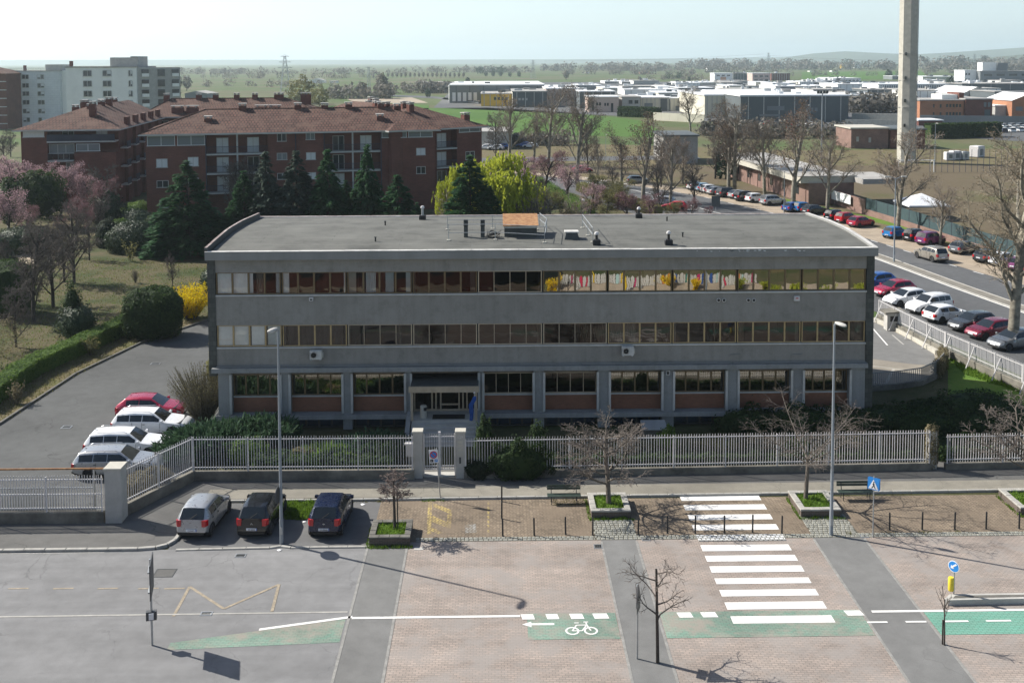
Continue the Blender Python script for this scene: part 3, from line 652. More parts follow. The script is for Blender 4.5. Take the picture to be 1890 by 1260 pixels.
for fl, (za_, zb_) in enumerate(((Z3a, Z3b), (Z2a, Z2b))):
    for i in range(10):
        x0, x1 = XL+i*bw+.0, XL+(i+1)*bw-.0
        if fl == 0:
            gm = 'clear_glass' if i < 3 else ('tint_glass' if i in (3, 4) else 'mirror_glass'); fm = 'frame_gold' if i != 4 else 'frame_tan'; mw = .11 if i != 4 else .04
        else:
            gm = 'clear_glass' if i < 1 else 'tint_glass'; fm = 'frame_brown' if i in (0, 1, 6, 7, 8, 9) else 'frame_tan'; mw = .1 if i in (0, 1, 6, 7, 8, 9) else .035
        wn = window(x0+.04, x1-.04, za_, zb_, 4, gm, fm, .06, mw)
        s = (x1-x0)/4
        def cur(k0, k1, m='curtain', nf=7): folded(x0+k0*s+.06, x0+k1*s-.04, za_+.05, zb_-.03, FY+.17, m, wn, nf)
        if fl == 0:
            if i == 0: cur(0, 2.3); cur(2.4, 2.9, 'lintel', 4); cur(3.6, 4, 'blind', 3)
            if i == 1: cur(0, .5); cur(3.75, 4, 'curtain', 2)
            if i == 2: cur(0, .6, 'conc_fresh'); cur(1.1, 1.8, 'blind', 6); cur(2.3, 2.9, 'blind'); cur(3.55, 3.95, 'blind', 4)
            if i == 3: cur(0, .25, 'blind', 2); cur(3.5, 3.9, 'blind', 4)
            if i == 6: cur(2.2, 3.0, 'curtain', 1)
        else:
            if i == 0: cur(0, 2, 'curtain', 1); cur(2.05, 3, 'curtain', 1); cur(3.05, 4, 'blind', 1)
            if i == 1: cur(0, .25, 'curtain', 2); cur(3.8, 4, 'curtain', 1)
            if i == 5: cur(2, 3.8, 'lintel', 16)
            if i == 6: cur(.1, 1.8, 'blind', 14); cur(3.8, 4, 'curtain', 1)
            if i == 9: cur(3.05, 4, 'blind', 2)
            if i == 1: cur(.3, 3.75, 'grey_sheen', 10)  # grey folded sheet stands in for the reflection across this bay
            if i == 2: cur(0, .2, 'blind', 1); cur(3.1, 3.3, 'blind', 2)
            if i == 4: cur(3.6, 3.95, 'conc_fresh', 3)
            if i == 7: cur(0, .3, 'blind', 2); cur(2.55, 2.75, 'blind', 1)
            if i == 8: cur(.1, .5, 'conc_fresh', 3); cur(3.6, 3.9, 'blind', 3)
            if i == 1:
                MB().box(x0+.9*s, x0+1.2*s, FY+.3, FY+.5, za_+.05, za_+.22).build('ornament', M['curtain'], wn, world=True)
# ground floor: recessed windows over brick panels, pillars with metal edges, plinth, basement lights
ed = ((-17.33, -16.55), (-13.46, -12.9), (-9.62, -9.04), (-5.73, -5.36), (-1.13, -.86), (2.29, 2.94), (6.3, 7.05), (10.35, 11.07), (14.38, 15.13), (18.48, 19.23), (22.18, 23.1))
for a, c in ed:
    pl = P(MB().box(a, c, FY-.1, FY+.7, .05, 3.775), 'pillar', 'plaster_band')
    for x in ((a, c) if a > -17 and c < 23 else ((c,) if a < -17 else (a,))):
        MB().box(x-.07, x+.07, FY-.2, FY-.102, 1.12, 3.6).build('edge_strip', M['sill_metal'], pl, world=True)
for i in range(10):
    x0, x1 = ed[i][1]+.03, ed[i+1][0]-.03
    if i == 3: continue
    P(MB().box(x0, x1, FY+.42, FY+.62, 1.05, 2.0), 'brick_panel', 'brick_panel')
    P(MB().box(x0, x1, FY+.34, FY+.6, 2.0, 2.08), 'sill', 'sill_metal')
    light = i in (4, 5)
    wn = window(x0, x1, 2.08, 3.42, 4, 'tint_glass' if light else 'dark_mirror', 'frame_tan' if light else 'frame_gold', .05, .04 if light else .1, FY+.5)
    P(MB().box(x0+.1, x1-.1, FY+.5, FY+.52, .12, .7), 'basement_wall', 'blue_panel')
    k = 4; s = (x1-x0)/k
    bwn = P(MB().box(x0, x1, FY+.2, FY+.3, .1, .16), 'basement_window', 'dark_box')
    for j in range(k):
        MB().box(x0+j*s+.02, x0+j*s+.14, FY+.2, FY+.3, .16, .72).build('mullion', M['dark_box'], bwn, world=True)
        pane(bwn, x0+(j+.58)*s, .16, s-.16, .56, 'base_glass', FY+.26)
b = MB()
for a, c in ((XL-.12, -5.4), (-1.0, XR+.1)): b.box(a, c, FY-.28, FY+.6, .75, 1.03)
P(b, 'plinth', 'plaster_band')
# entrance: stair, side walls, canopy, door screen
ent = (-5.35, -1.12)
b = MB(); b.box(ent[0]+.1, ent[1]-.05, FY-1.2, FY+.9, 0, .98)
for k in range(6): b.box(ent[0]+.1, ent[1]-.05, FY-1.2-.3*(k+1), FY-1.2-.3*k, 0, .98-.16*(k+1))
P(b, 'stair', 'conc_pale')
b = MB(); k = len(b.v)
for sx in (ent[0]-.12, ent[1]+.02):
    b.quad((sx-.14, FY-3.2, .1), (sx+.14, FY-3.2, .1), (sx+.14, FY-.3, 1.25), (sx-.14, FY-.3, 1.25)); b.quad((sx+.14, FY-3.2, 0), (sx+.14, FY-.3, 0), (sx+.14, FY-.3, 1.25), (sx+.14, FY-3.2, .1)); b.quad((sx-.14, FY-3.2, 0), (sx-.14, FY-3.2, .1), (sx-.14, FY-.3, 1.25), (sx-.14, FY-.3, 0)); b.quad((sx-.14, FY-3.2, 0), (sx+.14, FY-3.2, 0), (sx+.14, FY-3.2, .1), (sx-.14, FY-3.2, .1))
P(b, 'stair_wall', 'plaster_band')
b = MB(); b.box(ent[0]+.05, ent[1]-.02, FY-1.3, FY+.6, 3.02, 3.16); P(b, 'canopy', 'dark_box')
b = MB(); b.box(ent[0]-.05, ent[1]+.02, FY-1.42, FY-1.3, 2.78, 3.14); P(b, 'canopy_fascia', 'frame_tan')
b = MB(); b.box(ent[0]+.05, ent[0]+.2, FY-1.28, FY-1.14, .98, 3.02); b.box(ent[1]-.25, ent[1]-.1, FY-1.28, FY-1.14, .98, 3.02); P(b, 'canopy_post', 'frame_tan')
ds = MB(); yd = FY+.55
for z in (.98, 2.15, 2.75): ds.box(ent[0]+.1, ent[1]-.1, yd-.05, yd+.05, z, z+.12)
for x in (-5.2, -4.1, -3.85, -3.55, -2.4, -2.15, -1.9, -1.35): ds.box(x-.05, x+.05, yd-.06, yd+.06, 1.1, 2.75)
dsc = P(ds, 'door_screen', 'frame_tan')
for x0, x1, z0, z1 in ((-5.15, -4.15, 1.1, 2.15), (-5.15, -4.15, 2.27, 2.75), (-3.5, -2.45, 1.1, 2.15), (-1.85, -1.4, 1.1, 2.15), (-1.85, -1.4, 2.27, 2.75), (-3.5, -2.45, 2.27, 2.75), (-4.05, -3.6, 1.1, 2.15), (-2.35, -2.2, 1.1, 2.15)):
    pane(dsc, (x0+x1)/2, z0, x1-x0, z1-z0, 'tint_glass', yd)
P(MB().box(-3.6, -2.35, FY+.35, FY+.4, 1.4, 1.5), 'door_handle', 'frame_tan')
P(MB().box(-1.83, -1.6, yd-.08, yd-.065, 2.3, 2.62), 'notice', 'sign_white')
P(MB().box(-4.4, -4.15, yd-.08, yd-.065, 2.17, 2.25), 'notice', 'sign_white')
P(MB().box(-4.0, -2.0, FY-1.0, FY-.2, .982, 1.0), 'door_mat', 'black')
# wall fittings
def ac(x, z, lab):
    t = thing('air_conditioner', lab, 'air conditioner', (x, FY-.36, z), 0, 'air conditioners on the facade')
    MB().bbox(-.4, .34, -.15, .15, 0, .55, .02).build('casing', M['coping'], t); MB().box(.345, .42, -.1, .12, .1, .4).build('valve_cover', M['conc_fresh'], t)
    MB().lathe([(.0, -.172), (.21, -.172), (.21, -.152)], (-.15, 0, .28), 18, axis='Y').build('fan_grille', M['dark_box'], t)
    g = MB()
    for r in (.09, .15, .2): g.lathe([(r, -.182), (r+.012, -.182), (r+.012, -.174)], (-.15, 0, .28), 18, axis='Y')
    g.lathe([(0, -.186), (.035, -.186), (.035, -.174)], (-.15, 0, .28), 8, axis='Y'); g.build('fan_guard', M['steel'], t)
    b = MB(); b.box(-.33, -.28, .15, .28, -.12, .0); b.box(.22, .27, .15, .28, -.12, 0); b.box(-.33, -.28, -.2, .28, -.05, 0); b.box(.22, .27, -.2, .28, -.05, 0); b.build('bracket', M['steel'], t)
ac(zat(586, 654, FY)[0], 4.62, 'white air conditioner unit under the curtained windows left of the entrance')
ac(zat(1158, 650, FY)[0], 4.72, 'white air conditioner unit on the facade right of the entrance')
for k, (px, py) in enumerate(((1326, 553.5), (1336, 553.5), (1381, 553.5), (1391, 553.5))):
    x, z = zat(px, py, FY)
    t = thing('wall_vent', ('left', 'right', 'left', 'right')[k]+' one of the '+('left' if k < 2 else 'right')+' pair of round black wall vents', 'vent', (x, FY-.05, z), 0, 'round vents in the grey wall')
    MB().lathe([(0, -.02), (.09, -.02), (.09, .05)], (0, 0, 0), 14, axis='Y').build('grille', M['black'], t)
    MB().lathe([(.09, -.01), (.09, -.035), (.125, -.03), (.125, .05)], (0, 0, 0), 14, axis='Y').build('rim', M['coping'], t)
x, z = zat(1470, 550, FY)
t = thing('alarm_box', 'white alarm box with small red lens on the right of the facade', 'alarm', (x, FY-.06, z)); MB().bbox(-.17, .17, -.08, .06, -.15, .15, .02).build('casing', M['white_metal'], t); MB().box(-.08, .08, -.1, -.081, -.01, .05).build('lens', M['red_lamp'], t)
x, z = zat(575, 551.5, FY)
t = thing('security_camera', 'small boxy camera under the top left windows', 'camera', (x, FY-.06, z)); MB().box(-.12, .12, -.1, .06, -.1, .12).build('casing', M['white_metal'], t); MB().box(-.06, .06, -.12, -.101, -.06, .04).build('lens', M['black'], t)
x, z = zat(1232, 686, FY)
t = thing('wall_lamp', 'small square lamp box on the ground floor pillar', 'lamp', (x, FY-.14, z)); MB().box(-.12, .12, -.06, .04, -.14, .12).build('frame', M['white_metal'], t); MB().box(-.08, .08, -.07, -.061, -.1, .08).build('glass', M['black'], t)
for px in (1356, 1470):
    x, z = zat(px, 654, FY); P(MB().tube([(x-.35, FY-.08, z-.08), (x-.25, FY-.1, z+.02), (x+.3, FY-.1, z+.03), (x+.33, FY-.1, z+.1)], .025, 6), 'pipe', 'fascia')
# things on the roof
def rz(x, y): return interp(y, [p[0] for p in AX], [p[1] for p in AX])-.02
def roof_pt(px, py):
    q = gp(px, py, 11.45); q.z = rz(q.x, q.y); q2 = gp(px, py, q.z); q2.z = rz(q2.x, q2.y); return q2
rv = [((780, 405), 1.0, 'tall white capped roof vent at the rear parapet left of the rusty hatch'), ((1179, 402), .8, 'white capped roof vent at the rear parapet right of the rusty hatch'), ((1101, 454), .8, 'white capped roof vent at the front gutter beside the guard rail'), ((1234, 454), .85, 'white capped roof vent standing alone at the front gutter')]
for q, h, lab in rv:
    p = roof_pt(*q); t = thing('roof_vent', lab, 'vent', p, 0, 'capped vents on the office roof')
    MB().bbox(-.24, .24, -.2, .2, -.1, .34, .05).build('base', M['black'], t)
    MB().cyl((0, 0, .34), (0, 0, h-.12), .085, n=10).build('pipe', M['black'] if h < .9 else M['steel'], t, smooth=True)
    MB().lathe([(.13, h-.16), (.15, h-.1), (.11, h), (.0, h+.04)], n=12).build('cap', M['white_metal'], t, smooth=True)
for k, q in enumerate(((711, 416), (693, 446), (1231, 408), (1260, 437))):
    p = roof_pt(*q); t = thing('roof_pipe', ('left rear', 'left front', 'right rear', 'right front')[k]+' thin black pipe stub on the felt roof', 'pipe', p, 0, 'pipe stubs on the office roof')
    MB().cyl((0, 0, -.05), (0, 0, .25), .05, n=8).build('pipe', M['black'], t); MB().cyl((0, 0, .25), (0, 0, .31), .075, n=8).build('cap', M['dark_box'], t)
a, c = roof_pt(931, 437), roof_pt(991, 437)
t = thing('roof_hatch', 'roof access hut with rusty sloping lid on the felt roof', 'hatch', ((a.x+c.x)/2, a.y+.6, a.z))
hw = (c.x-a.x)/2
MB().box(-hw, hw, -.6, .9, -.1, .72).build('wall', M['dark_box'], t); MB().box(-hw+.02, hw-.02, -.64, -.605, .58, .72).build('lintel', M['steel'], t)
b = MB(); b.v += [(-hw-.1, -.9, .74), (hw+.1, -.9, .74), (hw+.1, 1.3, 1.2), (-hw-.1, 1.3, 1.2), (-hw-.1, -.9, .8), (hw+.1, -.9, .8), (hw+.1, 1.3, 1.26), (-hw-.1, 1.3, 1.26)]
b.f += [(0, 3, 2, 1), (4, 5, 6, 7), (0, 1, 5, 4), (1, 2, 6, 5), (2, 3, 7, 6), (3, 0, 4, 7)]; b.m += [0]*6; b.build('lid', M['rust'], t)
p = roof_pt(1055, 440); t = thing('skylight', 'low skylight with a pale dirty cover beside the roof hut', 'skylight', p)
b = MB(); k = 0
b.v += [(-.5, -.4, -.05), (.5, -.4, -.05), (.5, .4, -.05), (-.5, .4, -.05), (-.36, -.3, .42), (.36, -.3, .42), (.36, .3, .42), (-.36, .3, .42)]; b.f += [(0, 1, 5, 4), (1, 2, 6, 5), (2, 3, 7, 6), (3, 0, 4, 7), (4, 5, 6, 7)]; b.m += [0]*5
b.build('curb', M['dark_box'], t); MB().bbox(-.46, .46, -.36, .4, .424, .5, .02).build('cover', M['coping'], t)
for k, (px, nm) in enumerate(((860, 'left'), (891, 'right'))):
    p = roof_pt(px, 437); t = thing('chimney_flue', nm+' dark ribbed flue box left of the rusty roof hut', 'flue', p, 0, 'dark flue boxes on the roof')
    MB().box(-.13, .13, -.13, .13, -.05, 1.15).build('shaft', M['dark_box'], t)
    b = MB()
    for j in range(3): b.box(-.15, .15, -.15, .15, .75+j*.14, .8+j*.14)
    b.build('louvre', M['black'], t)
p = roof_pt(911, 437); t = thing('cable_coil', 'tangled heap of old antenna cable and bars on the roof', 'cable', p)
b = MB()
for j in range(9):
    r = random.uniform(.25, .5); cx, cy, cz = random.uniform(-.15, .15), random.uniform(-.1, .1), random.uniform(.05, .3); tl = random.uniform(.2, .8)
    b.tube([(cx+r*math.cos(q*PI/6), cy+r*.6*math.sin(q*PI/6), cz+.25*math.sin(q*PI/6+j)*tl) for q in range(13)], .018, 4)
b.build('loop', M['black'], t)
def rail_frame(name, posts, h, rails, lab, feet=True):
    p0 = posts[0]; t = thing(name, lab, 'railing', p0, 0, 'guard rails on the office roof')
    for q in posts:
        MB().cyl(q, (q[0], q[1], q[2]+h), .025, n=6).build('post', M['steel'], t, world=True)
        if feet: MB().box(q[0]-.12, q[0]+.12, q[1]-.12, q[1]+.12, q[2]-.02, q[2]+.05).build('foot', M['conc_fresh'], t, world=True)
    for zz_ in rails:
        for a, c in zip(posts, posts[1:]):
            MB().cyl((a[0], a[1], a[2]+zz_), (c[0], c[1], c[2]+zz_), .02, n=6).build('rail', M['steel'], t, world=True)
A = roof_pt(828, 444); B = roof_pt(1005, 449); C = roof_pt(826, 424); D_ = roof_pt(909, 423); E_ = roof_pt(914, 443)
rail_frame('guard_rail', [A, E_, B], 1.05, (.5, 1.03), 'long front guard rail before the rusty roof hut')
rail_frame('guard_rail', [C, D_, roof_pt(990, 424)], .95, (.35, .65, .93), 'rear guard rail behind the rusty roof hut')
rail_frame('guard_rail', [roof_pt(1094, 448), roof_pt(1085, 434), roof_pt(1075, 421)], .95, (.5, .93), 'sloping steel guard rail right of the skylight')
rail_frame('guard_rail', [roof_pt(1005, 449), roof_pt(1009, 429), roof_pt(996, 418)], .95, (.5, .93), 'short guard rail right of the rusty roof hut', False)
# things at the entrance
t = thing('waste_bin', 'pale cylindrical bin with black opening beside the entrance door', 'bin', (-4.55, FY-.75, .98))
MB().lathe([(.19, 0), (.2, .05), (.2, .75), (.17, .8), (0, .82)], n=14).build('drum', M['conc_fresh'], t, smooth=True); MB().box(.02, .2, -.2, -.1, .5, .7).build('opening', M['black'], t)
fx, fz = zat(868, 745, FY-2.2)
t = thing('flag', 'furled blue flag drooping from a pole right of the entrance stair', 'flag', (fx+.25, FY-2.2, 0))
MB().cyl((0, 0, 0), (0, 0, 2.95), .025, n=6).build('pole', M['steel'], t); MB().lathe([(0, 0), (.06, .04), (.05, .1), (0, .13)], (0, 0, 2.95), 8).build('finial', M['white_metal'], t)
b = MB(); n = 12; pr = []
for j, z in enumerate((1.3, 1.5, 1.9, 2.3, 2.6, 2.78)):
    for i in range(n):
        an = 2*PI*i/n; r = (.09+.04*math.sin(3*an+j))*(1.25 if 1 < j < 5 else .95); b.v.append((-.2+(.05*j if j > 3 else 0)+r*math.cos(an), r*.6*math.sin(an), z))
for j in range(5):
    for i in range(n): b.f.append((j*n+i, j*n+(i+1) % n, (j+1)*n+(i+1) % n, (j+1)*n+i)); b.m.append(0)
b.f += [tuple(range(n-1, -1, -1)), tuple(range(5*n, 6*n))]; b.m += [0, 0]; b.build('cloth', M['blue_cloth'], t, smooth=True)
t = thing('garden_cover', 'low metal hatch cover on legs before the basement windows', 'hatch', (zat(1206, 785, FY-1.5)[0], FY-1.6, 0))
b = MB(); b.v += [(-.8, -.5, .55), (.8, -.5, .55), (.75, .5, .8), (-.75, .5, .8), (-.8, -.5, .6), (.8, -.5, .6), (.75, .5, .85), (-.75, .5, .85)]; b.f += [(0, 3, 2, 1), (4, 5, 6, 7), (0, 1, 5, 4), (1, 2, 6, 5), (2, 3, 7, 6), (3, 0, 4, 7)]; b.m += [0]*6; b.build('lid', M['sill_metal'], t)
MB().box(-.72, .72, -.35, .4, 0, .56).build('shaft', M['concrete'], t)
# ------------------------------------------------------------ fences and gate
def fence(label, a, b, base=.12, wall=.68, top=2.6, step=.148, post=2.95, wm='concrete', group=None, pr=.016, rails=None, wallw=.28, name='picket_fence', m='white_metal', strut=0, cat='fence'):
    pr = pr if pr != .016 else .0145
    a, b = Vector((a[0], a[1], 0)), Vector((b[0], b[1], 0)); d = (b-a); L = d.length; u = d/L; an = math.atan2(u.y, u.x)
    t = thing(name, label, cat, (a.x, a.y, 0), an, group)
    if wall > base: MB().bbox(-.05, L+.05, -wallw/2, wallw/2, base-.12, wall, .03).build('base_wall', M[wm], t)
    pk = MB().box(-pr, pr, -pr, pr, wall+.06, top).mesh('picket', M[m]); n = int(L/step)
    for i in range(n): piece('picket', pk, t, ((i+.5)*L/n, 0, random.uniform(-.012, .012)), (random.uniform(-.004, .004), random.uniform(-.008, .008), 0))
    for z in rails or (wall+.2, top-.16): MB().box(0, L, -.022, .022, z-.022, z+.022).build('rail', M[m], t)
    k = max(1, round(L/post))
    po = MB().box(-.032, .032, -.07, -.02, wall-.02, top-.05).mesh('post', M[m])
    for i in range(k+1): piece('post', po, t, (min(max(i*L/k, .05), L-.05), 0, 0))
    if strut:
        for i in range(k): MB().cyl((i*L/k+.6, -.05, top-.25), (i*L/k+.6, strut, .05), .05, n=6).build('strut', M[m], t)
    return t
FA = gp(357, 890); FB = gp(763, 887); FC = gp(858, 885); FD = gp(1716, 869)
fence('white picket fence on a low concrete wall left of the pedestrian gate', FA, FB, wall=.64, top=2.56)
fence('long white picket fence on a low wall between the gate and the ivy pillar', FC, FD, wall=.48, top=2.34)
fence('lower white picket fence right of the ivy covered pillar', FD+Vector((.9, 0, 0)), FD+Vector((17, .5, 0)), wall=.45, top=2.1)
fence('slanting white picket fence between the tall gatepost and the fence corner', gp(224, 958), FA)
fence('white picket fence on a stained wall left of the tall gatepost', gp(-330, 972), gp(192, 967), top=2.5, step=.135, rails=(.85, 1.55, 2.3))
gl = thing('sliding_gate', 'long sliding gate of grey bars with orange top rail behind the left fence', 'gate', (-36, 51.3, 0))
MB().box(0, 16.4, -.03, .03, 2.42, 2.5).build('top_rail', M['rust'], gl); MB().box(0, 15.6, -.025, .025, .3, .4).build('bottom_rail', M['steel'], gl)
bars_ = MB().box(-.018, .018, -.018, .018, .4, 1.5).mesh('bar', M['steel'])
for i in range(115): piece('bar', bars_, gl, (.1+i*.135, 0, 0))
MB().box(0, 15.6, -.02, .02, 1.42, 1.5).build('middle_rail', M['steel'], gl)
for x in (0, 5.2, 10.4, 15.55): MB().box(x-.04, x+.04, -.04, .04, .3, 2.42).build('post', M['steel'], gl)
def pillar_(name, lab, px0, px1, py, h, m='conc_pale', cap=True, dy=.5, base=.1):
    p0, p1 = gp(px0, py), gp(px1, py); x0, x1, y0 = p0.x, p1.x, (p0.y+p1.y)/2
    t = thing(name, lab, 'gatepost', ((x0+x1)/2, y0, base)); w_ = (x1-x0)/2
    MB().box(-w_, w_, 0, dy, -.1, h-base-(.1 if cap else 0)).build('shaft', M[m], t)
    if cap: MB().bbox(-w_-.05, w_+.05, -.05, dy+.05, h-base-.1, h-base, .02).build('cap', M['conc_fresh'], t)
    return t
pillar_('gatepost', 'tall pale concrete gatepost at the end of the sliding gate', 195, 225, 969, 2.9, dy=.85)
pillar_('gatepost', 'left concrete pillar of the pedestrian gate', 763, 780, 886, 2.75)
gpil = pillar_('gatepost', 'right concrete pillar of the pedestrian gate with house number and intercom', 842, 859, 886, 2.75)
def lettering(txt, parent, loc, size, m, rot=(PI/2, 0, 0), align='CENTER', name='lettering'):
    cu = bpy.data.curves.new(name, 'FONT'); cu.body = txt; cu.size = size; cu.align_x = align; cu.extrude = .002; cu.resolution_u = 2
    o0 = bpy.data.objects.new(name, cu); me = bpy.data.meshes.new_from_object(o0); bpy.data.objects.remove(o0); me.materials.clear(); me.materials.append(M[m])
    o = bpy.data.objects.new(name, me); COL.objects.link(o); o.parent = parent; o.location = loc; o.rotation_euler = rot; return o
lettering('129', gpil, (-.02, -.006, 2.25), .22, 'white_metal')
for z in (1.35, 1.6, 1.85, 2.05): MB().box(-.16, .12, -.015, -.001, z-.09, z+.07).build('name_plate', M['conc_fresh'], gpil)
MB().box(-.08, .02, -.03, -.001, .85, 1.2).build('intercom', M['dark_box'], gpil)
g0, g1 = gp(781, 885), gp(841, 885)
gt = thing('pedestrian_gate', 'white double leaf picket gate between the two concrete pillars', 'gate', (g0.x, g0.y+.2, .1)); GL = g1.x-g0.x
pk = MB().box(-.016, .016, -.016, .016, .45, 2.4).mesh('picket', M['white_metal'])
for i in range(13): piece('picket', pk, gt, (.08+i*(GL-.16)/12, 0, 0))
for z in (.6, 2.25, .42): MB().box(0, GL, -.022, .022, z-.02, z+.02).build('rail', M['white_metal'], gt)
for x in (.03, GL-.03): MB().box(x-.03, x+.03, -.03, .03, .0, 2.42).build('post', M['white_metal'], gt)
MB().box(GL*.47, GL*.54, -.06, .05, 0, 2.52).build('lock_post', M['white_metal'], gt); MB().box(GL*.54+.002, GL*.54+.05, -.08, -.03, 1.1, 1.3).build('lock', M['dark_box'], gt)
MB().box(.05, GL-.05, -.1, .4, -.08, .1).build('threshold', M['conc_pale'], gt)
t = thing('letter_box_stand', 'white letter box stand behind the fence left of the gate', 'letter box', gp(757, 868)+Vector((0, .9, 0)))
MB().box(-.3, .3, -.15, .15, .5, 1.2).build('box', M['white_metal'], t); MB().bbox(-.36, .36, -.25, .2, 1.2, 1.3, .03).build('lid', M['white_metal'], t); MB().box(-.2, .2, -.05, .05, 0, .5).build('foot', M['steel'], t)
# ivy covered pillar is built with the plants; fence on the avenue side
V1, V2, V3, V4 = gp(1622, 592), gp(1745, 657), gp(1888, 722), Vector((40.2, 52, 0))
fence('white railing with slanting struts beside the avenue, far section', V1, V2, base=.1, wall=.62, top=1.95, step=.13, post=2.9, strut=-.75, rails=(.85, 1.8))
fence('white railing with slanting struts beside the avenue, middle section', V2, V3, base=.1, wall=.62, top=1.95, step=.13, post=2.9, strut=-.75, rails=(.85, 1.8))
fence('white railing with slanting struts beside the avenue, near section', V3, V4, base=.1, wall=.62, top=1.95, step=.13, post=2.9, strut=-.75, rails=(.85, 1.8))
# curved wall and balustrade of the yard
cw = thing('curved_railing', 'curved dark railing with ivy round the yard right of the office', 'railing', (30, 72, 0))
cpts = [(24.6, 69.9), (26.2, 70.0), (28.1, 70.4), (30, 71.1), (31.7, 72.6), (33.2, 74.7), (34.0, 76.6), (34.4, 78.6)]
b = MB()
for a, c in zip(cpts, cpts[1:]): b.obox(a, c, .25, -.05, .35)
b.build('kerb_wall', M['concrete'], cw, world=True)
b = MB()
for a, c in zip(cpts[:5], cpts[1:6]): b.obox(a, c, .05, 1.2, 1.26)
b.build('handrail', M['fascia'], cw, world=True)
bal = MB().box(-.02, .02, -.02, .02, .35, 1.2).mesh('baluster', M['fascia'])
for a, c in zip(cpts[:5], cpts[1:6]):
    a, c = Vector(a), Vector(c); n = int((c-a).length/.16)
    for i in range(n):
        p = a.lerp(c, i/n); piece('baluster', bal, cw, (p.x-30, p.y-72, 0))
rp = thing('curved_kerb', None, None, (34, 85, 0)); rp['kind'] = 'structure'
ck = [(34.4, 78.6), (34.3, 82), (33.9, 86), (33.2, 89)]
for a, c in zip(ck, ck[1:]): MB().obox(a, c, .35, -.05, .3).build('kerb_stone', M['conc_fresh'], rp, world=True)
hp = gp(1648, 608)
t = thing('brick_barbecue', 'small white masonry oven with sloping slab roof by the avenue railing', 'barbecue', hp)
MB().box(-.65, .5, -.4, .4, 0, 1.5).build('body', M['conc_pale'], t); MB().box(-.4, .3, -.41, -.35, .8, 1.25).build('opening', M['black'], t)
b = MB(); b.v += [(-.9, -.7, 1.5), (.8, -.7, 1.62), (.8, .7, 1.62), (-.9, .7, 1.5), (-.9, -.7, 1.62), (.8, -.7, 1.76), (.8, .7, 1.76), (-.9, .7, 1.62)]; b.f += [(0, 3, 2, 1), (4, 5, 6, 7), (0, 1, 5, 4), (1, 2, 6, 5), (2, 3, 7, 6), (3, 0, 4, 7)]; b.m += [0]*6; b.build('roof_slab', M['concrete'], t)
MB().lathe([(.16, 0), (.18, .1), (.16, .35), (.12, .42), (0, .42)], (.85, -.1, 0), 10).build('pot', M['rust'], t)
# ------------------------------------------------------------ street lamps
def lamp(p, h, lab, side=1, head='shoe', r=.085, rz=0):
    t = thing('street_lamp', lab, 'street lamp', p, rz, 'street lamps')
    MB().tube([(0, 0, -.05), (0, 0, 1.2), (0, 0, 1.25), (0, 0, h)], [r*1.15, r*1.1, r*.95, r*.55], 10).build('pole', M['pole'], t, smooth=True)
    MB().box(-.06, .06, -r*1.15-.01, -r*.9, .5, .85).build('service_door', M['steel'], t)
    b = MB()
    if head == 'shoe':
        MB().tube([(0, 0, h-.05), (.03*side, -.06, h+.06), (.06*side, -.14, h+.1)], [.05, .05, .045], 8).build('arm', M['pole'], t, smooth=True)
        n = 12; pr = [(-.04, .05), (.12, .13), (.35, .17), (.58, .14), (.72, .05)]
        d = Vector((side*.35, -.95, 0)).normalized(); q = Vector((-d.y, d.x, 0)); o0 = Vector((.04*side, -.08, h+.11))
        for s_, hw in pr:
            for j in range(n):
                an = 2*PI*j/n; pz = .09*math.sin(an)*(hw/.17)**.6; v = o0+d*s_+q*hw*math.cos(an)+Vector((0, 0, pz)); b.v.append(tuple(v))
        for i in range(len(pr)-1):
            for j in range(n): b.f.append((i*n+j, i*n+(j+1) % n, (i+1)*n+(j+1) % n, (i+1)*n+j)); b.m.append(0 if j < n/2 else 1)
        b.f += [tuple(range(n-1, -1, -1)), tuple(range((len(pr)-1)*n, len(pr)*n))]; b.m += [0, 0]
        b.build('luminaire', [M['conc_pale'], M['clear_lamp']], t, smooth=True)
    else:
        for sx in (-1, 1):
            MB().tube([(0, 0, h-.1), (.5*sx, 0, h+.12), (1.0*sx, 0, h+.16)], .035, 6).build('arm', M['pole'], t)
            MB().bbox(sx*.95-.3, sx*.95+.3, -.12, .12, h+.12, h+.24, .04).build('luminaire', M['conc_pale'], t)
    return t
lamp(gp(520, 1003), 10.35, 'tall grey street lamp on the kerb beside the small black hatchback', -1)
lamp(gp(1534, 987), 10.35, 'tall grey street lamp beside the crosswalk and planter', 1)
lamp(gp(1650, 484), 9.6, 'tall street lamp on the median of the avenue beside the driving car', 1, 'double', .09)
lamp(gp(1447, 393), 6.2, 'thin street lamp among the blue parked cars of the avenue', -1, 'shoe', .06)
lamp(gp(1118, 298), 6, 'thin street lamp before the wheat field', 1, 'shoe', .06)
lamp(gp(1491, 240), 8, 'curved street lamp before the dark warehouse', 1, 'shoe', .07)
lamp(gp(1725, 305), 9, 'pale lamp mast behind the goal of the pitch', 1, 'shoe', .08)
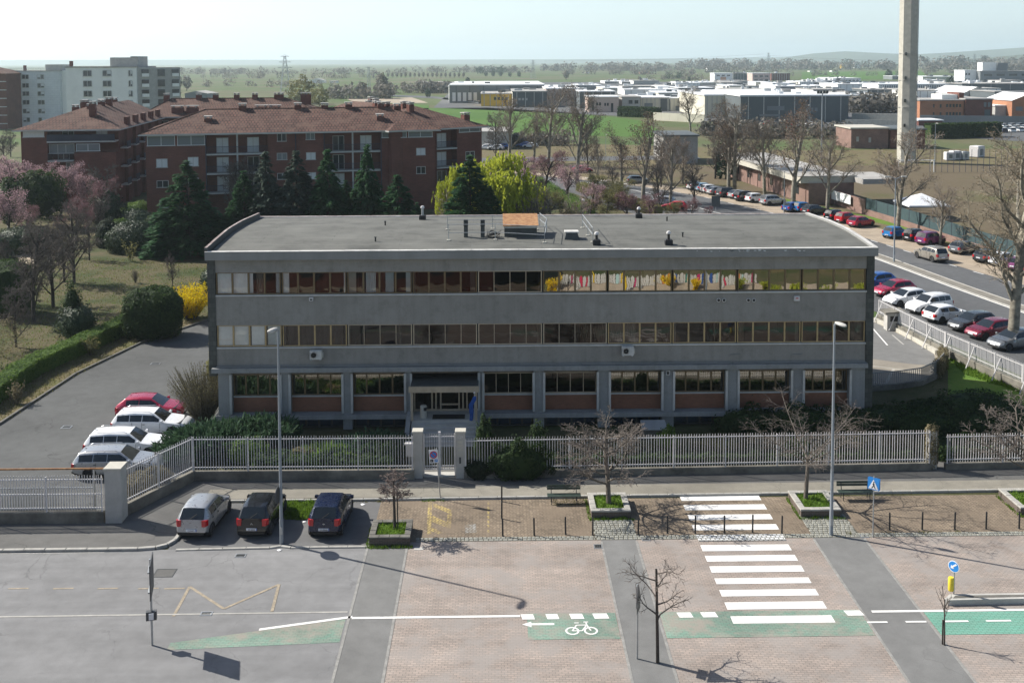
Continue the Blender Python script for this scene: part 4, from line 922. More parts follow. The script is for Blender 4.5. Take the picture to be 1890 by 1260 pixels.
# ------------------------------------------------------------ bollards
bbm = MB().lathe([(.042, -.05), (.042, .86), (.03, .885), (0, .89)], n=10).mesh('post', M['black'], smooth=True)
bbr = MB().lathe([(.052, 0), (.052, .03), (.043, .035)], n=10).mesh('foot_ring', M['dark_box'])
BOL = [(926, 925), (926, 957), (928, 989), (986, 988), (1044, 986), (1094, 987), (1178, 986), (1232, 984), (1283, 984), (1337, 984), (1389, 982), (1443, 984), (1642, 978), (1702, 977), (1762, 977), (1820, 976), (1881, 975)]
for k, q in enumerate(BOL):
    nm = ('black bollard at the pavement edge, rearmost of three in line', 'black bollard in the middle of three in line by the yellow bay', 'black bollard at the front left corner of the bollard row')[k] if k < 3 else (
        'black bollard in front of the bench, %s of the two' % ('left', 'right')[k-3] if k < 5 else ('black bollard at the left edge of the cobble patch below the big planter', 'black bollard at the right edge of the cobble patch below the big planter', 'black bollard alone between the cobble patch and the crosswalk', 'black bollard on the left edge of the crosswalk stripes', 'black bollard on the crosswalk stripes, left of the middle', 'black bollard on the crosswalk stripes, right of the middle', 'black bollard just right of the crosswalk')[k-5] if k < 12 else
        'black bollard right of the blue crossing sign, %s of five' % ORD[k-12])
    t = thing('bollard', nm, 'bollard', gp(*q), 0, 'black bollards along the brick road')
    piece('post', bbm, t, (0, 0, 0), (random.uniform(-.02, .02), random.uniform(-.02, .02), 0)); piece('foot_ring', bbr, t)
# ------------------------------------------------------------ benches
def bench(p, lab, w_=1.75):
    t = thing('park_bench', lab, 'bench', p, 0, 'dark green benches on the pavement'); h = w_/2
    for y in (-.16, -.01, .14): MB().bbox(-h, h, y-.065, y+.065, .42, .455, .01).build('seat_slat', M['green_wood'], t)
    for z in (.62, .76): MB().box(-h, h, .25, .285, z, z+.115).build('back_slat', M['green_wood'], t)
    for x in (-h*.75, h*.75):
        b = MB(); b.tube([(x, -.2, 0), (x, -.16, .2), (x, -.2, .415)], .022, 6); b.tube([(x, .26, 0), (x, .16, .3), (x, .19, .415)], .022, 6); b.box(x-.02, x+.02, -.2, .22, .39, .415); b.tube([(x, .17, .4), (x, .235, .7), (x, .24, .88)], .022, 6)
        b.build('leg_frame', M['dark_box'], t)
bench(gp(1041, 928), 'dark green bench left of the big planter tree'); bench(gp(1579, 921), 'dark green bench behind the blue crossing sign', 1.85)
# ------------------------------------------------------------ planters
def planter(x0, x1, y0, y1, h, lab, m, copm, g='leafy', wd=.3):
    t = thing('planter', lab, 'planter', ((x0+x1)/2, (y0+y1)/2, 0), 0, 'square planters on the pavement'); a, c = (x1-x0)/2, (y1-y0)/2
    for (u0, u1, v0, v1) in ((-a, a, -c, -c+wd), (-a, a, c-wd, c), (-a, -a+wd, -c+wd, c-wd), (a-wd, a, -c+wd, c-wd)):
        MB().box(u0+.03, u1-.03, v0+.03, v1-.03, 0, h-.08).build('wall', M[m], t)
        L = max(u1-u0, v1-v0); n = max(2, round(L/.5))
        for k in range(n):
            if u1-u0 > v1-v0: r_ = (u0+(u1-u0)*k/n+.006, u0+(u1-u0)*(k+1)/n-.006, v0, v1)
            else: r_ = (u0, u1, v0+(v1-v0)*k/n+.006, v0+(v1-v0)*(k+1)/n-.006)
            MB().bbox(*r_, h-.08, h+random.uniform(-.01, .008), .015).build('coping_stone', M[copm], t)
    MB().box(-a+wd-.02, a-wd+.02, -c+wd-.02, c-wd+.02, 0, h-.12).build('soil', M['lawn_green'], t)
    grass(rect(-a+wd, a-wd, -c+wd, c-wd), 900, .17, z=h-.14, parent=t, wd=.022)
    grass(rect(-a-.12, a+.12, -c-.25, -c), 350, .14, z=0, parent=t, wd=.022); grass(rect(-a-.15, -a, -c, c), 160, .12, z=0, parent=t, wd=.022)
    return t
M['planter_brick'] = bricks('planter_brick', (.12, .09, .075), (.085, .07, .06), (.16, .14, .12), .24, .075, .012, True, .9, .3)
pA0, pA1 = gp(680, 991, .46), gp(757, 991, .46); pA2 = gp(686, 958, .46)
planter(pA0.x, pA1.x, pA0.y, pA2.y, .46, 'dark brick planter with a small thin tree beside the road', 'planter_brick', 'kerb_dark')
pB0, pB1 = gp(1091, 942, .42), gp(1165, 941, .42); pB2 = gp(1085, 908, .42)
planter(pB0.x, pB1.x, pB0.y, pB2.y, .42, 'low stone edged planter between the bench and the crosswalk', 'planter_brick', 'kerb')
pC0, pC1 = gp(1478, 940, .42), gp(1553, 939, .42); pC2 = gp(1478, 904, .42)
planter(pC0.x, pC1.x, pC0.y, pC2.y, .42, 'stone edged planter with leaning pollarded tree right of the crosswalk', 'planter_brick', 'kerb')
pD0 = gp(1890, 932, .42)
planter(pD0.x-.3, pD0.x+1.8, pC0.y, pC2.y, .42, 'stone edged planter cut by the right edge of the photo', 'planter_brick', 'kerb')
# ------------------------------------------------------------ signs
def signpole(t, h, r=.03, lean=0): return MB().cyl((0, 0, -.05), (lean, 0, h), r, r, 8).build('pole', M['steel'], t, smooth=True)
def disc(r, n=20, y=0.): return [(r*math.cos(2*PI*k/n), y, r*math.sin(2*PI*k/n)) for k in range(n)]
def plate_(poly, y, m, name, parent, th=.012, off=(0, 0)):
    b = MB(); n = len(poly)
    b.v += [(p[0]+off[0], y, p[1]+off[1]) for p in poly]+[(p[0]+off[0], y+th, p[1]+off[1]) for p in poly]
    b.f += [tuple(range(n)), tuple(range(2*n-1, n-1, -1))]+[(i, i+n, (i+1) % n+n, (i+1) % n) for i in range(n)]; b.m += [0, 0]+[0]*n
    return b.build(name, M[m], parent)
def circ(r, n=20, cx=0, cz=0): return [(cx+r*math.cos(2*PI*k/n), cz+r*math.sin(2*PI*k/n)) for k in range(n)]
def sq(x0, x1, z0, z1): return [(x0, z0), (x1, z0), (x1, z1), (x0, z1)]
t = thing('no_stopping_sign', 'white no stopping panel with blue symbols on a leaning pole before the gate', 'sign', gp(813, 921))
signpole(t, 2.75, .03, -.2)
o = bpy.data.objects.new('panel', MB().box(-.24, .24, -.03, -.015, 1.98, 2.68).mesh('panel', M['sign_white'])); COL.objects.link(o); o.parent = t; o.location = (-.2, -.02, 0); o.rotation_euler = (0, -.06, 0)
plate_(circ(.2), -.045, 'sign_red', 'ring', o, off=(0, 2.42), th=.013); plate_(circ(.15), -.05, 'sign_blue', 'disc', o, off=(0, 2.42), th=.013)
plate_([(-.12, .09), (-.09, .12), (.12, -.09), (.09, -.12)], -.055, 'sign_red', 'slash', o, off=(0, 2.42), th=.013)
plate_(sq(-.19, -.03, 2.03, 2.18), -.045, 'dark_text', 'symbol', o); plate_(sq(.04, .2, 2.03, 2.18), -.045, 'sign_blue', 'symbol', o)
lettering('P', o, (.12, -.047, 2.05), .15, 'sign_white'); lettering('♿' if False else 'L', o, (-.11, -.047, 2.05), .13, 'sign_white')
t = thing('crossing_sign', 'blue pedestrian crossing sign on a pole right of the planter', 'sign', gp(1611, 991), R_(-40))
signpole(t, 3.0)
for k, ry in enumerate((0, 1)):
    y = -.05 if k == 0 else .06
    pn = plate_(sq(-.28, .28, 2.36, 2.92), y, 'sign_blue', 'panel', t, .02)
    s_ = -1 if k == 0 else 1; yy = y-.004 if k == 0 else y+.014
    plate_([(-.24, 2.4), (.24, 2.4), (0, 2.87)], yy, 'sign_white', 'triangle', pn, .009)
    y3 = yy-.004 if k == 0 else yy+.004
    plate_(circ(.03, 10, .02, 2.74), y3, 'dark_text', 'figure', pn, .01); plate_([(-.045, 2.63), (.0, 2.56), (.045, 2.58), (.045, 2.68), (.0, 2.71)], y3, 'dark_text', 'figure', pn, .01)
    plate_([(-.11, 2.43), (-.065, 2.43), (.035, 2.56), (0, 2.59)], y3-.0006*s_, 'dark_text', 'figure', pn, .01); plate_([(.07, 2.43), (.115, 2.43), (.045, 2.58), (.0, 2.56)], y3+.0006*s_, 'dark_text', 'figure', pn, .01)
t = thing('keep_left_sign', 'round blue arrow sign on the kerb island above the yellow cylinder', 'sign', gp(1762, 1106)+Vector((.0, .1, .2)), R_(-52))
signpole(t, 1.45); plate_(circ(.25), -.06, 'sign_white', 'rim', t, .02, (0, 1.22)); dd = plate_(circ(.22), -.066, 'sign_blue', 'disc', t, .02, (0, 1.22))
plate_([(-.13, -.11), (.02, -.1), (-.02, -.045), (.15, .1), (.1, .15), (-.07, 0), (-.11, .045)], -.072, 'sign_white', 'arrow', dd, .02, (0, 1.23))
MB().lathe([(.10, .12), (.12, .16), (.12, .68), (.10, .72), (0, .72)], (-.1, -.06, 0), 14).build('delineator', M['yellow_plastic'], t, smooth=True)
t = thing('traffic_island', 'low kerbed concrete island beside the green bike lane', 'island', gp(1830, 1112))
i0, i1, i2, i3 = gp(1750, 1117), gp(1890, 1113), gp(1890, 1103), gp(1752, 1106)
b = MB(); b.prism([(p.x, p.y) for p in (i0, Vector((i1.x+8, i1.y+.1, 0)), Vector((i2.x+8, i2.y+.1, 0)), i3, i3+Vector((-.15, -.15, 0)), i0+Vector((-.1, .12, 0)))], -.02, .24); b.build('kerb', M['conc_pale'], t, world=True)
b = MB(); b.prism([(i0.x+.25, i0.y+.14), (i1.x+8, i1.y+.22), (i2.x+8, i2.y-.1), (i3.x+.2, i3.y-.12)], .2, .246); b.build('top_slab', M['kerb_dark'], t, world=True)
t = thing('direction_board', 'large dark sign board seen edge on beside the lower left road', 'sign', gp(281, 1190), R_(103)); signpole(t, 3.5, .045)
MB().box(-.62, .62, -.06, -.02, 2.1, 3.5).build('panel', M['sign_back'], t)
for z in (2.4, 3.2): MB().box(-.6, .6, -.02, .05, z, z+.05).build('rail', M['steel'], t)
bx = MB().box(-.09, .09, -.2, .2, 1.05, 1.4).build('box', M['sign_back'], t); MB().box(-.14, -.091, -.09, .09, 1.1, 1.35).build('label', M['sign_white'], bx)
t = thing('traffic_sign', 'dark cluster of sign plates seen from behind beside the bare sapling', 'sign', gp(1176, 1215), R_(70)); signpole(t, 2.95, .04)
plate_([(-.42, 2.25), (.42, 2.25), (0, 3.0)], -.05, 'sign_back', 'triangle', t); plate_(sq(-.3, .3, 1.9, 2.2), -.05, 'sign_back', 'panel', t); MB().box(-.05, .05, -.03, .05, 2.0, 2.9).build('clamp', M['steel'], t)
t = thing('traffic_sign', 'round sign seen edge on strapped to the lamp by the black hatchback', 'sign', gp(520, 1003)+Vector((-.14, 0, 2.05)), R_(82))
plate_(circ(.42), -.01, 'sign_back', 'disc', t, .02, (0, .35)); MB().box(-.05, .05, .0, .08, .1, .6).build('clamp', M['steel'], t)
t = thing('traffic_sign', 'dark rectangular sign back at the avenue edge beyond the office roof', 'sign', gp(1321, 391)); signpole(t, 2.4, .05); MB().box(-.65, .65, -.05, .02, .75, 2.4).build('panel', M['sign_back'], t)
t = thing('warning_sign', 'triangular sign back standing on the avenue near the red car', 'sign', gp(1090, 345)); signpole(t, 2.3, .05); plate_([(-.62, 1.3), (.62, 1.3), (0, 2.35)], -.06, 'sign_back', 'panel', t)
def drain(px, py, w_, d_, lab, n=6):
    p = gp(px, py); t = thing('drain_grate', lab, 'drain', p, 0, 'street drains')
    b = MB(); b.box(-w_/2, w_/2, -d_/2, -d_/2+.05, -.01, .02); b.box(-w_/2, w_/2, d_/2-.05, d_/2, -.01, .02); b.box(-w_/2, -w_/2+.05, -d_/2+.05, d_/2-.05, -.01, .02); b.box(w_/2-.05, w_/2, -d_/2+.05, d_/2-.05, -.01, .02); b.build('frame', M['steel'] if n else M['dark_box'], t)
    MB().sheet(rect(-w_/2+.04, w_/2-.04, -d_/2+.04, d_/2-.04), .008).build('pit', M['black'], t)
    for k in range(n): MB().box(-w_/2+.08+k*(w_-.16)/n, -w_/2+.08+(k+.45)*(w_-.16)/n, -d_/2+.05, d_/2-.05, .009, .018).build('bar', M['dark_box'], t)
drain(444, 1025, .5, .35, 'iron drain grate at the kerb below the black hatchback'); drain(1104, 1008, .42, .42, 'square rusty drain cover at the cobbles left of the grey strip', 3); drain(381, 1132, .5, .3, 'iron drain grate by the white edge of the lower left road')
drain(1192, 995, .4, .3, 'drain grate among the cobbles right of the grey strip'); drain(287, 671, .7, .5, 'drain grate in the middle of the office driveway', 5); drain(1595, 989, .4, .3, 'drain grate at the foot of the blue crossing sign')
drain(123, 788, .6, .5, 'drain grate in the driveway left of the parked estate cars', 5)
p = gp(304, 1057); t = thing('manhole_cover', 'square manhole cover outlined in the left road', 'manhole', p); MB().sheet(rect(-.42, .42, -.34, .34), .006).build('plate', M['asphalt_walk_shade'], t)
b = MB(); b.box(-.46, .46, -.38, -.34, -.01, .012); b.box(-.46, .46, .34, .38, -.01, .012); b.box(-.46, -.42, -.34, .34, -.01, .012); b.box(.42, .46, -.34, .34, -.01, .012); b.build('frame', M['dark_box'], t)
p = gp(773, 1012); t = thing('manhole_cover', 'small concrete cover in the brick road right of the dark planter', 'manhole', p); MB().box(-.22, .22, -.14, .14, -.01, .012).build('plate', M['conc_pale'], t)
# litter
for k, (px, py, s_, lab) in enumerate(((670, 931, .14, 'white scrap of litter behind the dark blue hatchback'), (562, 963, .12, 'white scrap of litter beside the grass patch'), (516, 1015, .13, 'white scrap of litter on the low kerb by the lamp'))):
    p = gp(px, py); b = MB(); n = 7
    b.v += [(s_*random.uniform(.7, 1.2)*math.cos(2*PI*i/n), s_*.7*math.sin(2*PI*i/n), .008+random.uniform(0, .03)) for i in range(n)]+[(0, 0, .05)]
    for i in range(n): b.f.append((i, (i+1) % n, n)); b.m.append(0)
    b.build('litter', M['sign_white'], origin=None, label=lab, cat='litter').location = p
# ------------------------------------------------------------ cars
def car_proto(kind):
    S = dict(hatch=dict(L=3.78, W=1.68, H=1.50, rg=(.02, .115), rf=.56, cw=.745, belt=(1.02, .91), hood=.86, nose=.62, gl=[(.16, .35), (.36, .64)], wf=.84, wr=.16, wt=.74),
             compact=dict(L=4.3, W=1.78, H=1.46, rg=(.02, .15), rf=.54, cw=.715, belt=(1.0, .90), hood=.86, nose=.60, gl=[(.17, .36), (.37, .62)], wf=.815, wr=.185, wt=.74),
             estate=dict(L=4.77, W=1.83, H=1.48, rg=(.012, .085), rf=.555, cw=.695, belt=(.96, .92), hood=.86, nose=.62, gl=[(.09, .25), (.257, .41), (.417, .63)], wf=.80, wr=.215, wt=.74),
             suv=dict(L=4.35, W=1.82, H=1.64, rg=(.02, .09), rf=.57, cw=.715, belt=(1.06, 1.02), hood=.98, nose=.72, gl=[(.10, .245), (.252, .405), (.412, .635)], wf=.81, wr=.19, wt=.78),
             city=dict(L=3.55, W=1.62, H=1.52, rg=(.012, .10), rf=.60, cw=.775, belt=(1.04, .93), hood=.88, nose=.66, gl=[(.13, .345), (.357, .67)], wf=.85, wr=.145, wt=.77))[kind]
    L, W, H = S['L'], S['W'], S['H']; wr_ = .315 if kind != 'suv' else .35
    rg0, rg1 = S['rg']; rf, cw = S['rf'], S['cw']
    ar = (wr_+.06)/L
    xs = {0., .012, .04, rg0, rg1, rf, cw, cw+.02, .9, .955, .985, 1., .5*(rg1+rf)}
    for a, c in S['gl']: xs |= {a, c}
    for c in (S['wr'], S['wf']):
        for q in (-1.02, -1., -.85, -.55, 0, .55, .85, 1., 1.02): xs.add(c+ar*q)
    xs = sorted(x for x in xs if 0 <= x <= 1)
    def ztop(x): return interp(x, [0, rg0*.6, rg0, rg1, rg1+.12, .5*(rg1+rf)+.03, rf, cw, cw+.02, .9, .955, .985, 1], [.52, .86, S['belt'][0]+.0, H-.055, H-.012, H, H-.05, S['hood']+.10, S['hood']+.08, S['hood']-.03, S['nose']+.13, S['nose']+.03, S['nose']-.12])
    def zbelt(x): return min(interp(x, [0, .04, .1, cw, .9, 1], [.66, .86, S['belt'][0], S['belt'][1], S['hood']-.1, S['nose']-.1]), ztop(x)-.012)
    def wid(x): return W/2*interp(x, [0, .012, .04, .12, .3, .7, .88, .955, .985, 1], [.80, .86, .92, .97, 1, 1, .965, .88, .80, .70])
    def wtop(x): return wid(x)*interp(x, [0, rg0, rg1, .3, rf, cw, cw+.06, 1], [.93, .88, S['wt']-.02, S['wt'], S['wt']-.02, .90, .9, .85])
    def zbot(x):
        z = interp(x, [0, .03, .1, .9, .97, 1], [.42, .30, .21, .21, .26, .34])
        for c in (S['wr'], S['wf']):
            d = abs(x-c)*L
            if d <= (wr_+.06)*1.005: z = max(z, wr_+math.sqrt(max(0, (wr_+.06)**2-d*d)))
        return z
    def ring(x):
        w_, zb, zt, zz0, wt_ = wid(x), zbelt(x), ztop(x), zbot(x), wtop(x)
        zm = max(zz0+.02, min(.52, zb-.08)); P2, P3 = (w_*.985, zb), (wt_, zt-.05*min(1, (zt-zb)/.3)-.008)
        zm = min(zm, zb-.005) if zm < zb else zb-.004
        zz0 = min(zz0, zm-.004)
        q = lambda f: (lerp(P2[0], P3[0], f)+.02*math.sin(PI*f)*min(1, (zt-zb)/.4), lerp(P2[1], P3[1], f))
        zlow = min(zz0+.1, (zz0+zm)/2)
        return [(w_*.955, zz0), (w_*.985, zlow), (w_, zm), P2, q(.12), q(.86), P3, (wt_*.90, zt-.010), (wt_*.5, zt), (0, zt+.006)]
    body = MB(); K = len(xs); rings = [ring(x) for x in xs]; n = len(rings[0])
    X = lambda x: (x-.5)*L
    full = [[(X(x), y, z) for y, z in r]+[(X(x), -y, z) for y, z in r[-2::-1]] for x, r in zip(xs, rings)]
    m = len(full[0])
    for r in full: body.v += r
    root = thing('parked_car', None, 'car')
    glass = {'side_window': [], 'windscreen': [], 'rear_window': []}
    e = 1e-6
    for i in range(K-1):
        xa, xb = xs[i], xs[i+1]; xm = (xa+xb)/2
        for j in range(m-1):
            jj = j if j < n-1 else m-2-j
            f = (i*m+j, (i+1)*m+j, (i+1)*m+j+1, i*m+j+1); g = None
            if jj == 4 and any(a-e <= xa and xb <= c+e for a, c in S['gl']): g = 'side_window'
            if jj >= 6 and rf-e <= xa and xb <= cw+e and jj != 6: g = 'windscreen'
            if jj >= 6 and rg0-e <= xa and xb <= rg1+e and jj != 6: g = 'rear_window'
            if g: glass[g].append((f, j < n-1, [k for k, (a, c) in enumerate(S['gl']) if a-e <= xa and xb <= c+e]))
            else: body.f.append(f); body.m.append(1 if jj == 0 else 0)
    body.f.append(tuple(range(m-1, -1, -1))); body.m.append(0); body.f.append(tuple((K-1)*m+k for k in range(m))); body.m.append(0)
    bo = body.build('body', [M['coping'], M['black']], root, smooth=True)
    bm = MB(); bm.box(-L*.46, L*.46, -W*.30, W*.30, .2, .6); bm.box(-L*.40, L*.40, -W*.44, W*.44, .62, .84); bm.build('underbody', M['black'], root)
    for g, fs in glass.items():
        sets = {}
        for f, left, ks in fs: sets.setdefault((left, ks[0]) if g == 'side_window' else 0, []).append(f)
        for key, ff in sets.items():
            b = MB()
            for f in ff: b.quad(*[body.v[k] for k in f])
            b.build(g, M['car_glass'], root, smooth=True)
    for c in (S['wr'], S['wf']):
        for s_ in (-1, 1):
            yo = W/2*.985
            wh = thing('wheel', None, None); wh.parent = root; wh.location = (X(c), s_*(yo-.11), wr_)
            if s_ > 0: wh.rotation_euler = (0, 0, PI)
            del_ = [(.6*wr_, -.1), (.9*wr_, -.11), (wr_, -.08), (wr_, .08), (.9*wr_, .1), (.6*wr_, .1)]
            MB().lathe(del_, n=18, axis='Y').build('tyre', M['rubber'], wh, smooth=True)
            r_ = MB(); r_.lathe([(0, -.085), (.2*wr_, -.09), (.22*wr_, -.075), (.60*wr_, -.06), (.66*wr_, -.105), (.69*wr_, -.09)], n=18, axis='Y')
            r_.build('rim', M['alloy'], wh, smooth=True)
            hb = MB()
            for k in range(5):
                a = 2*PI*(k+.5)/5; d, q = Vector((math.cos(a), 0, math.sin(a))), Vector((-math.sin(a), 0, math.cos(a)))
                hb.quad(d*.28*wr_-q*.05*wr_+Vector((0, -.088, 0)), d*.56*wr_-q*.15*wr_+Vector((0, -.088, 0)), d*.56*wr_+q*.15*wr_+Vector((0, -.088, 0)), d*.28*wr_+q*.05*wr_+Vector((0, -.088, 0)))
            hb.build('rim_slot', M['black'], wh)
    def patch(nm, x0, x1, j0, j1, mt, o=.012):                       # lamp skin lying on the body
        for s_ in (1, -1):
            b = MB(); st = [x0, lerp(x0, x1, .33), lerp(x0, x1, .66), x1]; rr = [ring(x) for x in st]
            pts = lambda r, f: (lambda k, t_: (lerp(r[k][0], r[k+1][0], t_), lerp(r[k][1], r[k+1][1], t_)))(min(int(f), len(r)-2), f-min(int(f), len(r)-2))
            nf = 3
            for i in range(3):
                for k in range(nf):
                    fa, fb = lerp(j0, j1, k/nf), lerp(j0, j1, (k+1)/nf)
                    q = [(X(st[i]), *pts(rr[i], fa)), (X(st[i+1]), *pts(rr[i+1], fa)), (X(st[i+1]), *pts(rr[i+1], fb)), (X(st[i]), *pts(rr[i], fb))]
                    q = [(x+(-o if x < 0 else o)*(1 if abs(x) > L*.4 else 0), s_*(y+o), z+.004) for x, y, z in q]
                    b.quad(*(q if s_ > 0 else q[::-1]))
            if x0 == 0.:                                              # rear face of the tail lamp
                r = rr[0]; y0, z0 = pts(r, j0); y1, z1 = pts(r, j1)
                q = [(-L/2-o, s_*(y0+o), z0), (-L/2-o, s_*(y1+o), z1), (-L/2-o, s_*(y1-.2), z1), (-L/2-o, s_*(y0-.16), z0)]; b.quad(*q)
            b.build(nm, M[mt], root)
    patch('headlight', .925, .985, 2.2, 3.0, 'clear_lamp')
    zr0, zr1 = (.70, 1.0) if kind in ('hatch', 'city') else ((.62, .88) if kind != 'suv' else (.7, 1.0))
    for s_ in (1, -1):                                                # tail lamps wrap the rear corner
        b = MB(); y1 = wid(.03); xx = -L/2
        b.v += [(xx-.012, s_*(wid(0)-.16), zr0), (xx-.02, s_*(wid(0)+.01), zr0), (xx+.16, s_*(wid(.045)+.014), zr0+.03), (xx+.03, s_*(wid(0)-.18), zr1), (xx+.025, s_*(wid(.01)+.008), zr1), (xx+.19, s_*(wid(.05)+.012), zr1)]
        b.f += [(0, 1, 4, 3), (1, 2, 5, 4)]; b.m += [0, 0]
        b.f += [(3, 4, 5)]; b.m += [0]
        b.build('tail_light', M['red_lamp'], root)
    pz = .47 if kind in ('hatch', 'city') else .56
    pf = MB().box(-L/2-.03, -L/2-.005, -.26, .26, pz, pz+.115).build('number_plate', M['plate'], root)
    MB().box(-L/2-.034, -L/2-.0305, -.26, -.225, pz, pz+.115).build('blue_band', M['plate_blue'], pf)
    MB().box(L/2-.02, L/2+.02, -.26, .26, .42, .53).build('number_plate', M['plate'], root)
    MB().box(L/2-.06, L/2+.012, -.5, .5, .26, .4).build('grille', M['black'], root)
    MB().box(-L/2-.012, -L/2+.05, -W*.36, W*.36, .3, .4).build('bumper_strip', M['black'], root)
    wx = X(lerp(rf, cw, .82))
    for s_ in (1, -1):
        b = MB(); b.bbox(wx-.09, wx+.07, -.09, .09, -.07, .08, .03)
        o = b.build('mirror', [M['coping']], root); o.location = (0, s_*(W/2+.055), zbelt(cw)+.09)
    for s_ in (1, -1):
        for a, c in S['gl'][-2:]: MB().box(X(a)+.02, X(a)+.17, s_*(W/2*1.0)-.012, s_*(W/2*1.0)+.012, zbelt(a)-.13, zbelt(a)-.1).build('handle', M['dark_box'], root)
    for s_ in (1, -1):                                                # door gaps
        for x in sorted({S['gl'][-1][0]-.004, S['gl'][-1][1]+.012, S['gl'][-2][0]+.03}):
            zt_ = zbelt(x)-.01; MB().box(X(x)-.008, X(x)+.008, s_*wid(x)*.992-.006, s_*wid(x)*.992+.007, .34, zt_).build('door_gap', M['black'], root)
        MB().box(X(S['wr'])+.45, X(S['wf'])-.45, s_*W/2*.985-.012, s_*W/2*.985+.012, .22, .30).build('sill_strip', M['black'], root)
    wp = MB(); z0 = S['belt'][0]+.03; wp.tube([(X(rg0)-.02, .1, z0), (X(lerp(rg0, rg1, .45))-.02, -.22, lerp(z0, H-.05, .45))], .012, 4); wp.build('wiper', M['black'], root)
    MB().cyl((X(rg1+.05), 0, ztop(rg1+.05)), (X(rg1+.02), 0, ztop(rg1+.05)+.08), .012, n=5).build('antenna', M['black'], root)
    if kind in ('estate', 'suv'):
        for s_ in (1, -1):
            MB().tube([(X(rg1+.05), s_*wtop(.3)*.93, H-.03), (X(rg1+.08), s_*wtop(.3)*.93, H+.03), (X(rf-.06), s_*wtop(.3)*.93, H+.03), (X(rf-.03), s_*wtop(.3)*.93, H-.04)], .016, 5).build('roof_rail', M['alloy'], root)
    return root
PROTO = {}; CARPAINT = {}
PCOL = dict(white=((.74, .75, .76), 0, .3), silver=((.42, .43, .44), .55, .3), grey=((.16, .17, .18), .5, .3), darkgrey=((.055, .06, .065), .3, .28), black=((.008, .009, .011), 0, .2), navy=((.008, .015, .045), .2, .25), blue=((.015, .09, .33), .2, .28),
            brightblue=((.02, .19, .48), .2, .28), red=((.40, .012, .02), .1, .28), crimson=((.35, .01, .045), .2, .28), maroon=((.17, .012, .03), .2, .28), beige=((.36, .33, .28), .5, .3), purple=((.18, .03, .13), .2, .28), lightblue=((.25, .42, .55), .3, .3))
CAR_N = [0]
def car(kind, col, p, ang, label, group=None, roof=None, rear=False, name='parked_car'):
    if kind not in PROTO: PROTO[kind] = car_proto(kind); r = PROTO[kind]; fresh = True
    else: r = copy_tree(PROTO[kind]); fresh = False
    if col not in CARPAINT: c = PCOL[col]; CARPAINT[col] = paint('paint_'+col, c[0], c[1], c[2])
    L = r.get('L_', 0)
    r.location = (p[0], p[1], p[2] if len(p) > 2 else .0); r.rotation_euler = (0, 0, R_(ang)); r.name = name
    tag(r, label, 'car', group)
    for ch in r.children:
        if ch.name.split('.')[0] in ('body', 'mirror'):
            ch.material_slots[0].link = 'OBJECT'; ch.material_slots[0].material = CARPAINT[col]
    return r
G1 = 'cars parked nose in beside the fence'
def plate_text(r, txt, kind):
    for ch in r.children:
        if ch.name.startswith('number_plate') and len(ch.children):
            L = dict(hatch=3.78, city=3.55)[kind]
            lettering(txt, ch, (-L/2-.036, .0, .495), .085, 'dark_text', (PI/2, 0, -PI/2))
c1 = car('hatch', 'silver', (-14.6, 50.3, .003), 86, 'silver small hatchback parked beside the slanting fence', G1); plate_text(c1, 'CS 848CJ', 'hatch')
c2 = car('hatch', 'black', (-11.75, 50.35, .003), 87, 'black small hatchback parked behind the street lamp', G1); plate_text(c2, 'FA 506KF', 'hatch')
c3 = car('hatch', 'navy', (-8.3, 50.25, .003), 88, 'dark blue small hatchback parked beside the grass patch', G1); plate_text(c3, 'DM 225WH', 'hatch')
for cc, kind in ((c2, 0), (c3, 1)):
    b = MB()
    if kind == 0: b.quad((-1.905, .0, .86), (-1.905, -.06, .76), (-1.905, -.035, .76), (-1.905, .0, .82)); b.quad((-1.905, .0, .86), (-1.905, .0, .82), (-1.905, .035, .76), (-1.905, .06, .76))
    else: b.lathe([(.055, -1.905)], n=3) if False else b.quad((-1.905, .07, .8), (-1.905, 0, .76), (-1.905, -.07, .8), (-1.905, 0, .84))
    b.build('badge', M['alloy'], cc)
G2 = 'cars parked in the office driveway'
car('estate', 'silver', (-21.2, 56.8), 3, 'silver estate car nearest to the slanting fence in the driveway', G2)
car('estate', 'white', (-21.7, 59.65), 3, 'white estate car second from the fence in the driveway', G2)
car('estate', 'white', (-21.4, 63.1), 1, 'white estate car parked beside the red car in the driveway', G2)
car('compact', 'crimson', (-22.4, 65.95), 0, 'red hatchback half behind the shrub in the driveway', G2)
G3 = 'cars parked along the near side of the avenue'
near = [('compact', 'blue', (1600, 530), 'blue car mostly hidden behind the right edge of the office'), ('compact', 'crimson', (1634, 545), 'red hatchback next to the office corner on the avenue'), ('compact', 'white', (1655, 562), 'white hatchback beside the red one along the avenue railing'), ('suv', 'white', (1698, 576), 'white small suv with dark roof along the avenue railing'),
        ('compact', 'white', (1730, 592), 'white hatchback parked tail towards the avenue railing'), ('compact', 'darkgrey', (1777, 608), 'dark grey hatchback between the white and the maroon car'), ('compact', 'maroon', (1810, 622), 'maroon hatchback along the avenue railing'), ('compact', 'grey', (1852, 642), 'grey hatchback behind the trunk of the big plane tree'), ]
for k, (kd, cl_, q, lab) in enumerate(near):
    p = gp(*q); car(kd, cl_, (p.x+.9, p.y+.2, 0), 200 if k != 4 else 22, lab, G3)
p = gp(1720, 480); car('suv', 'beige', (p.x, p.y+.3, 0), 104, 'beige suv driving on the far carriageway of the avenue', name='moving_car')
G4 = 'cars parked along the far side of the avenue'
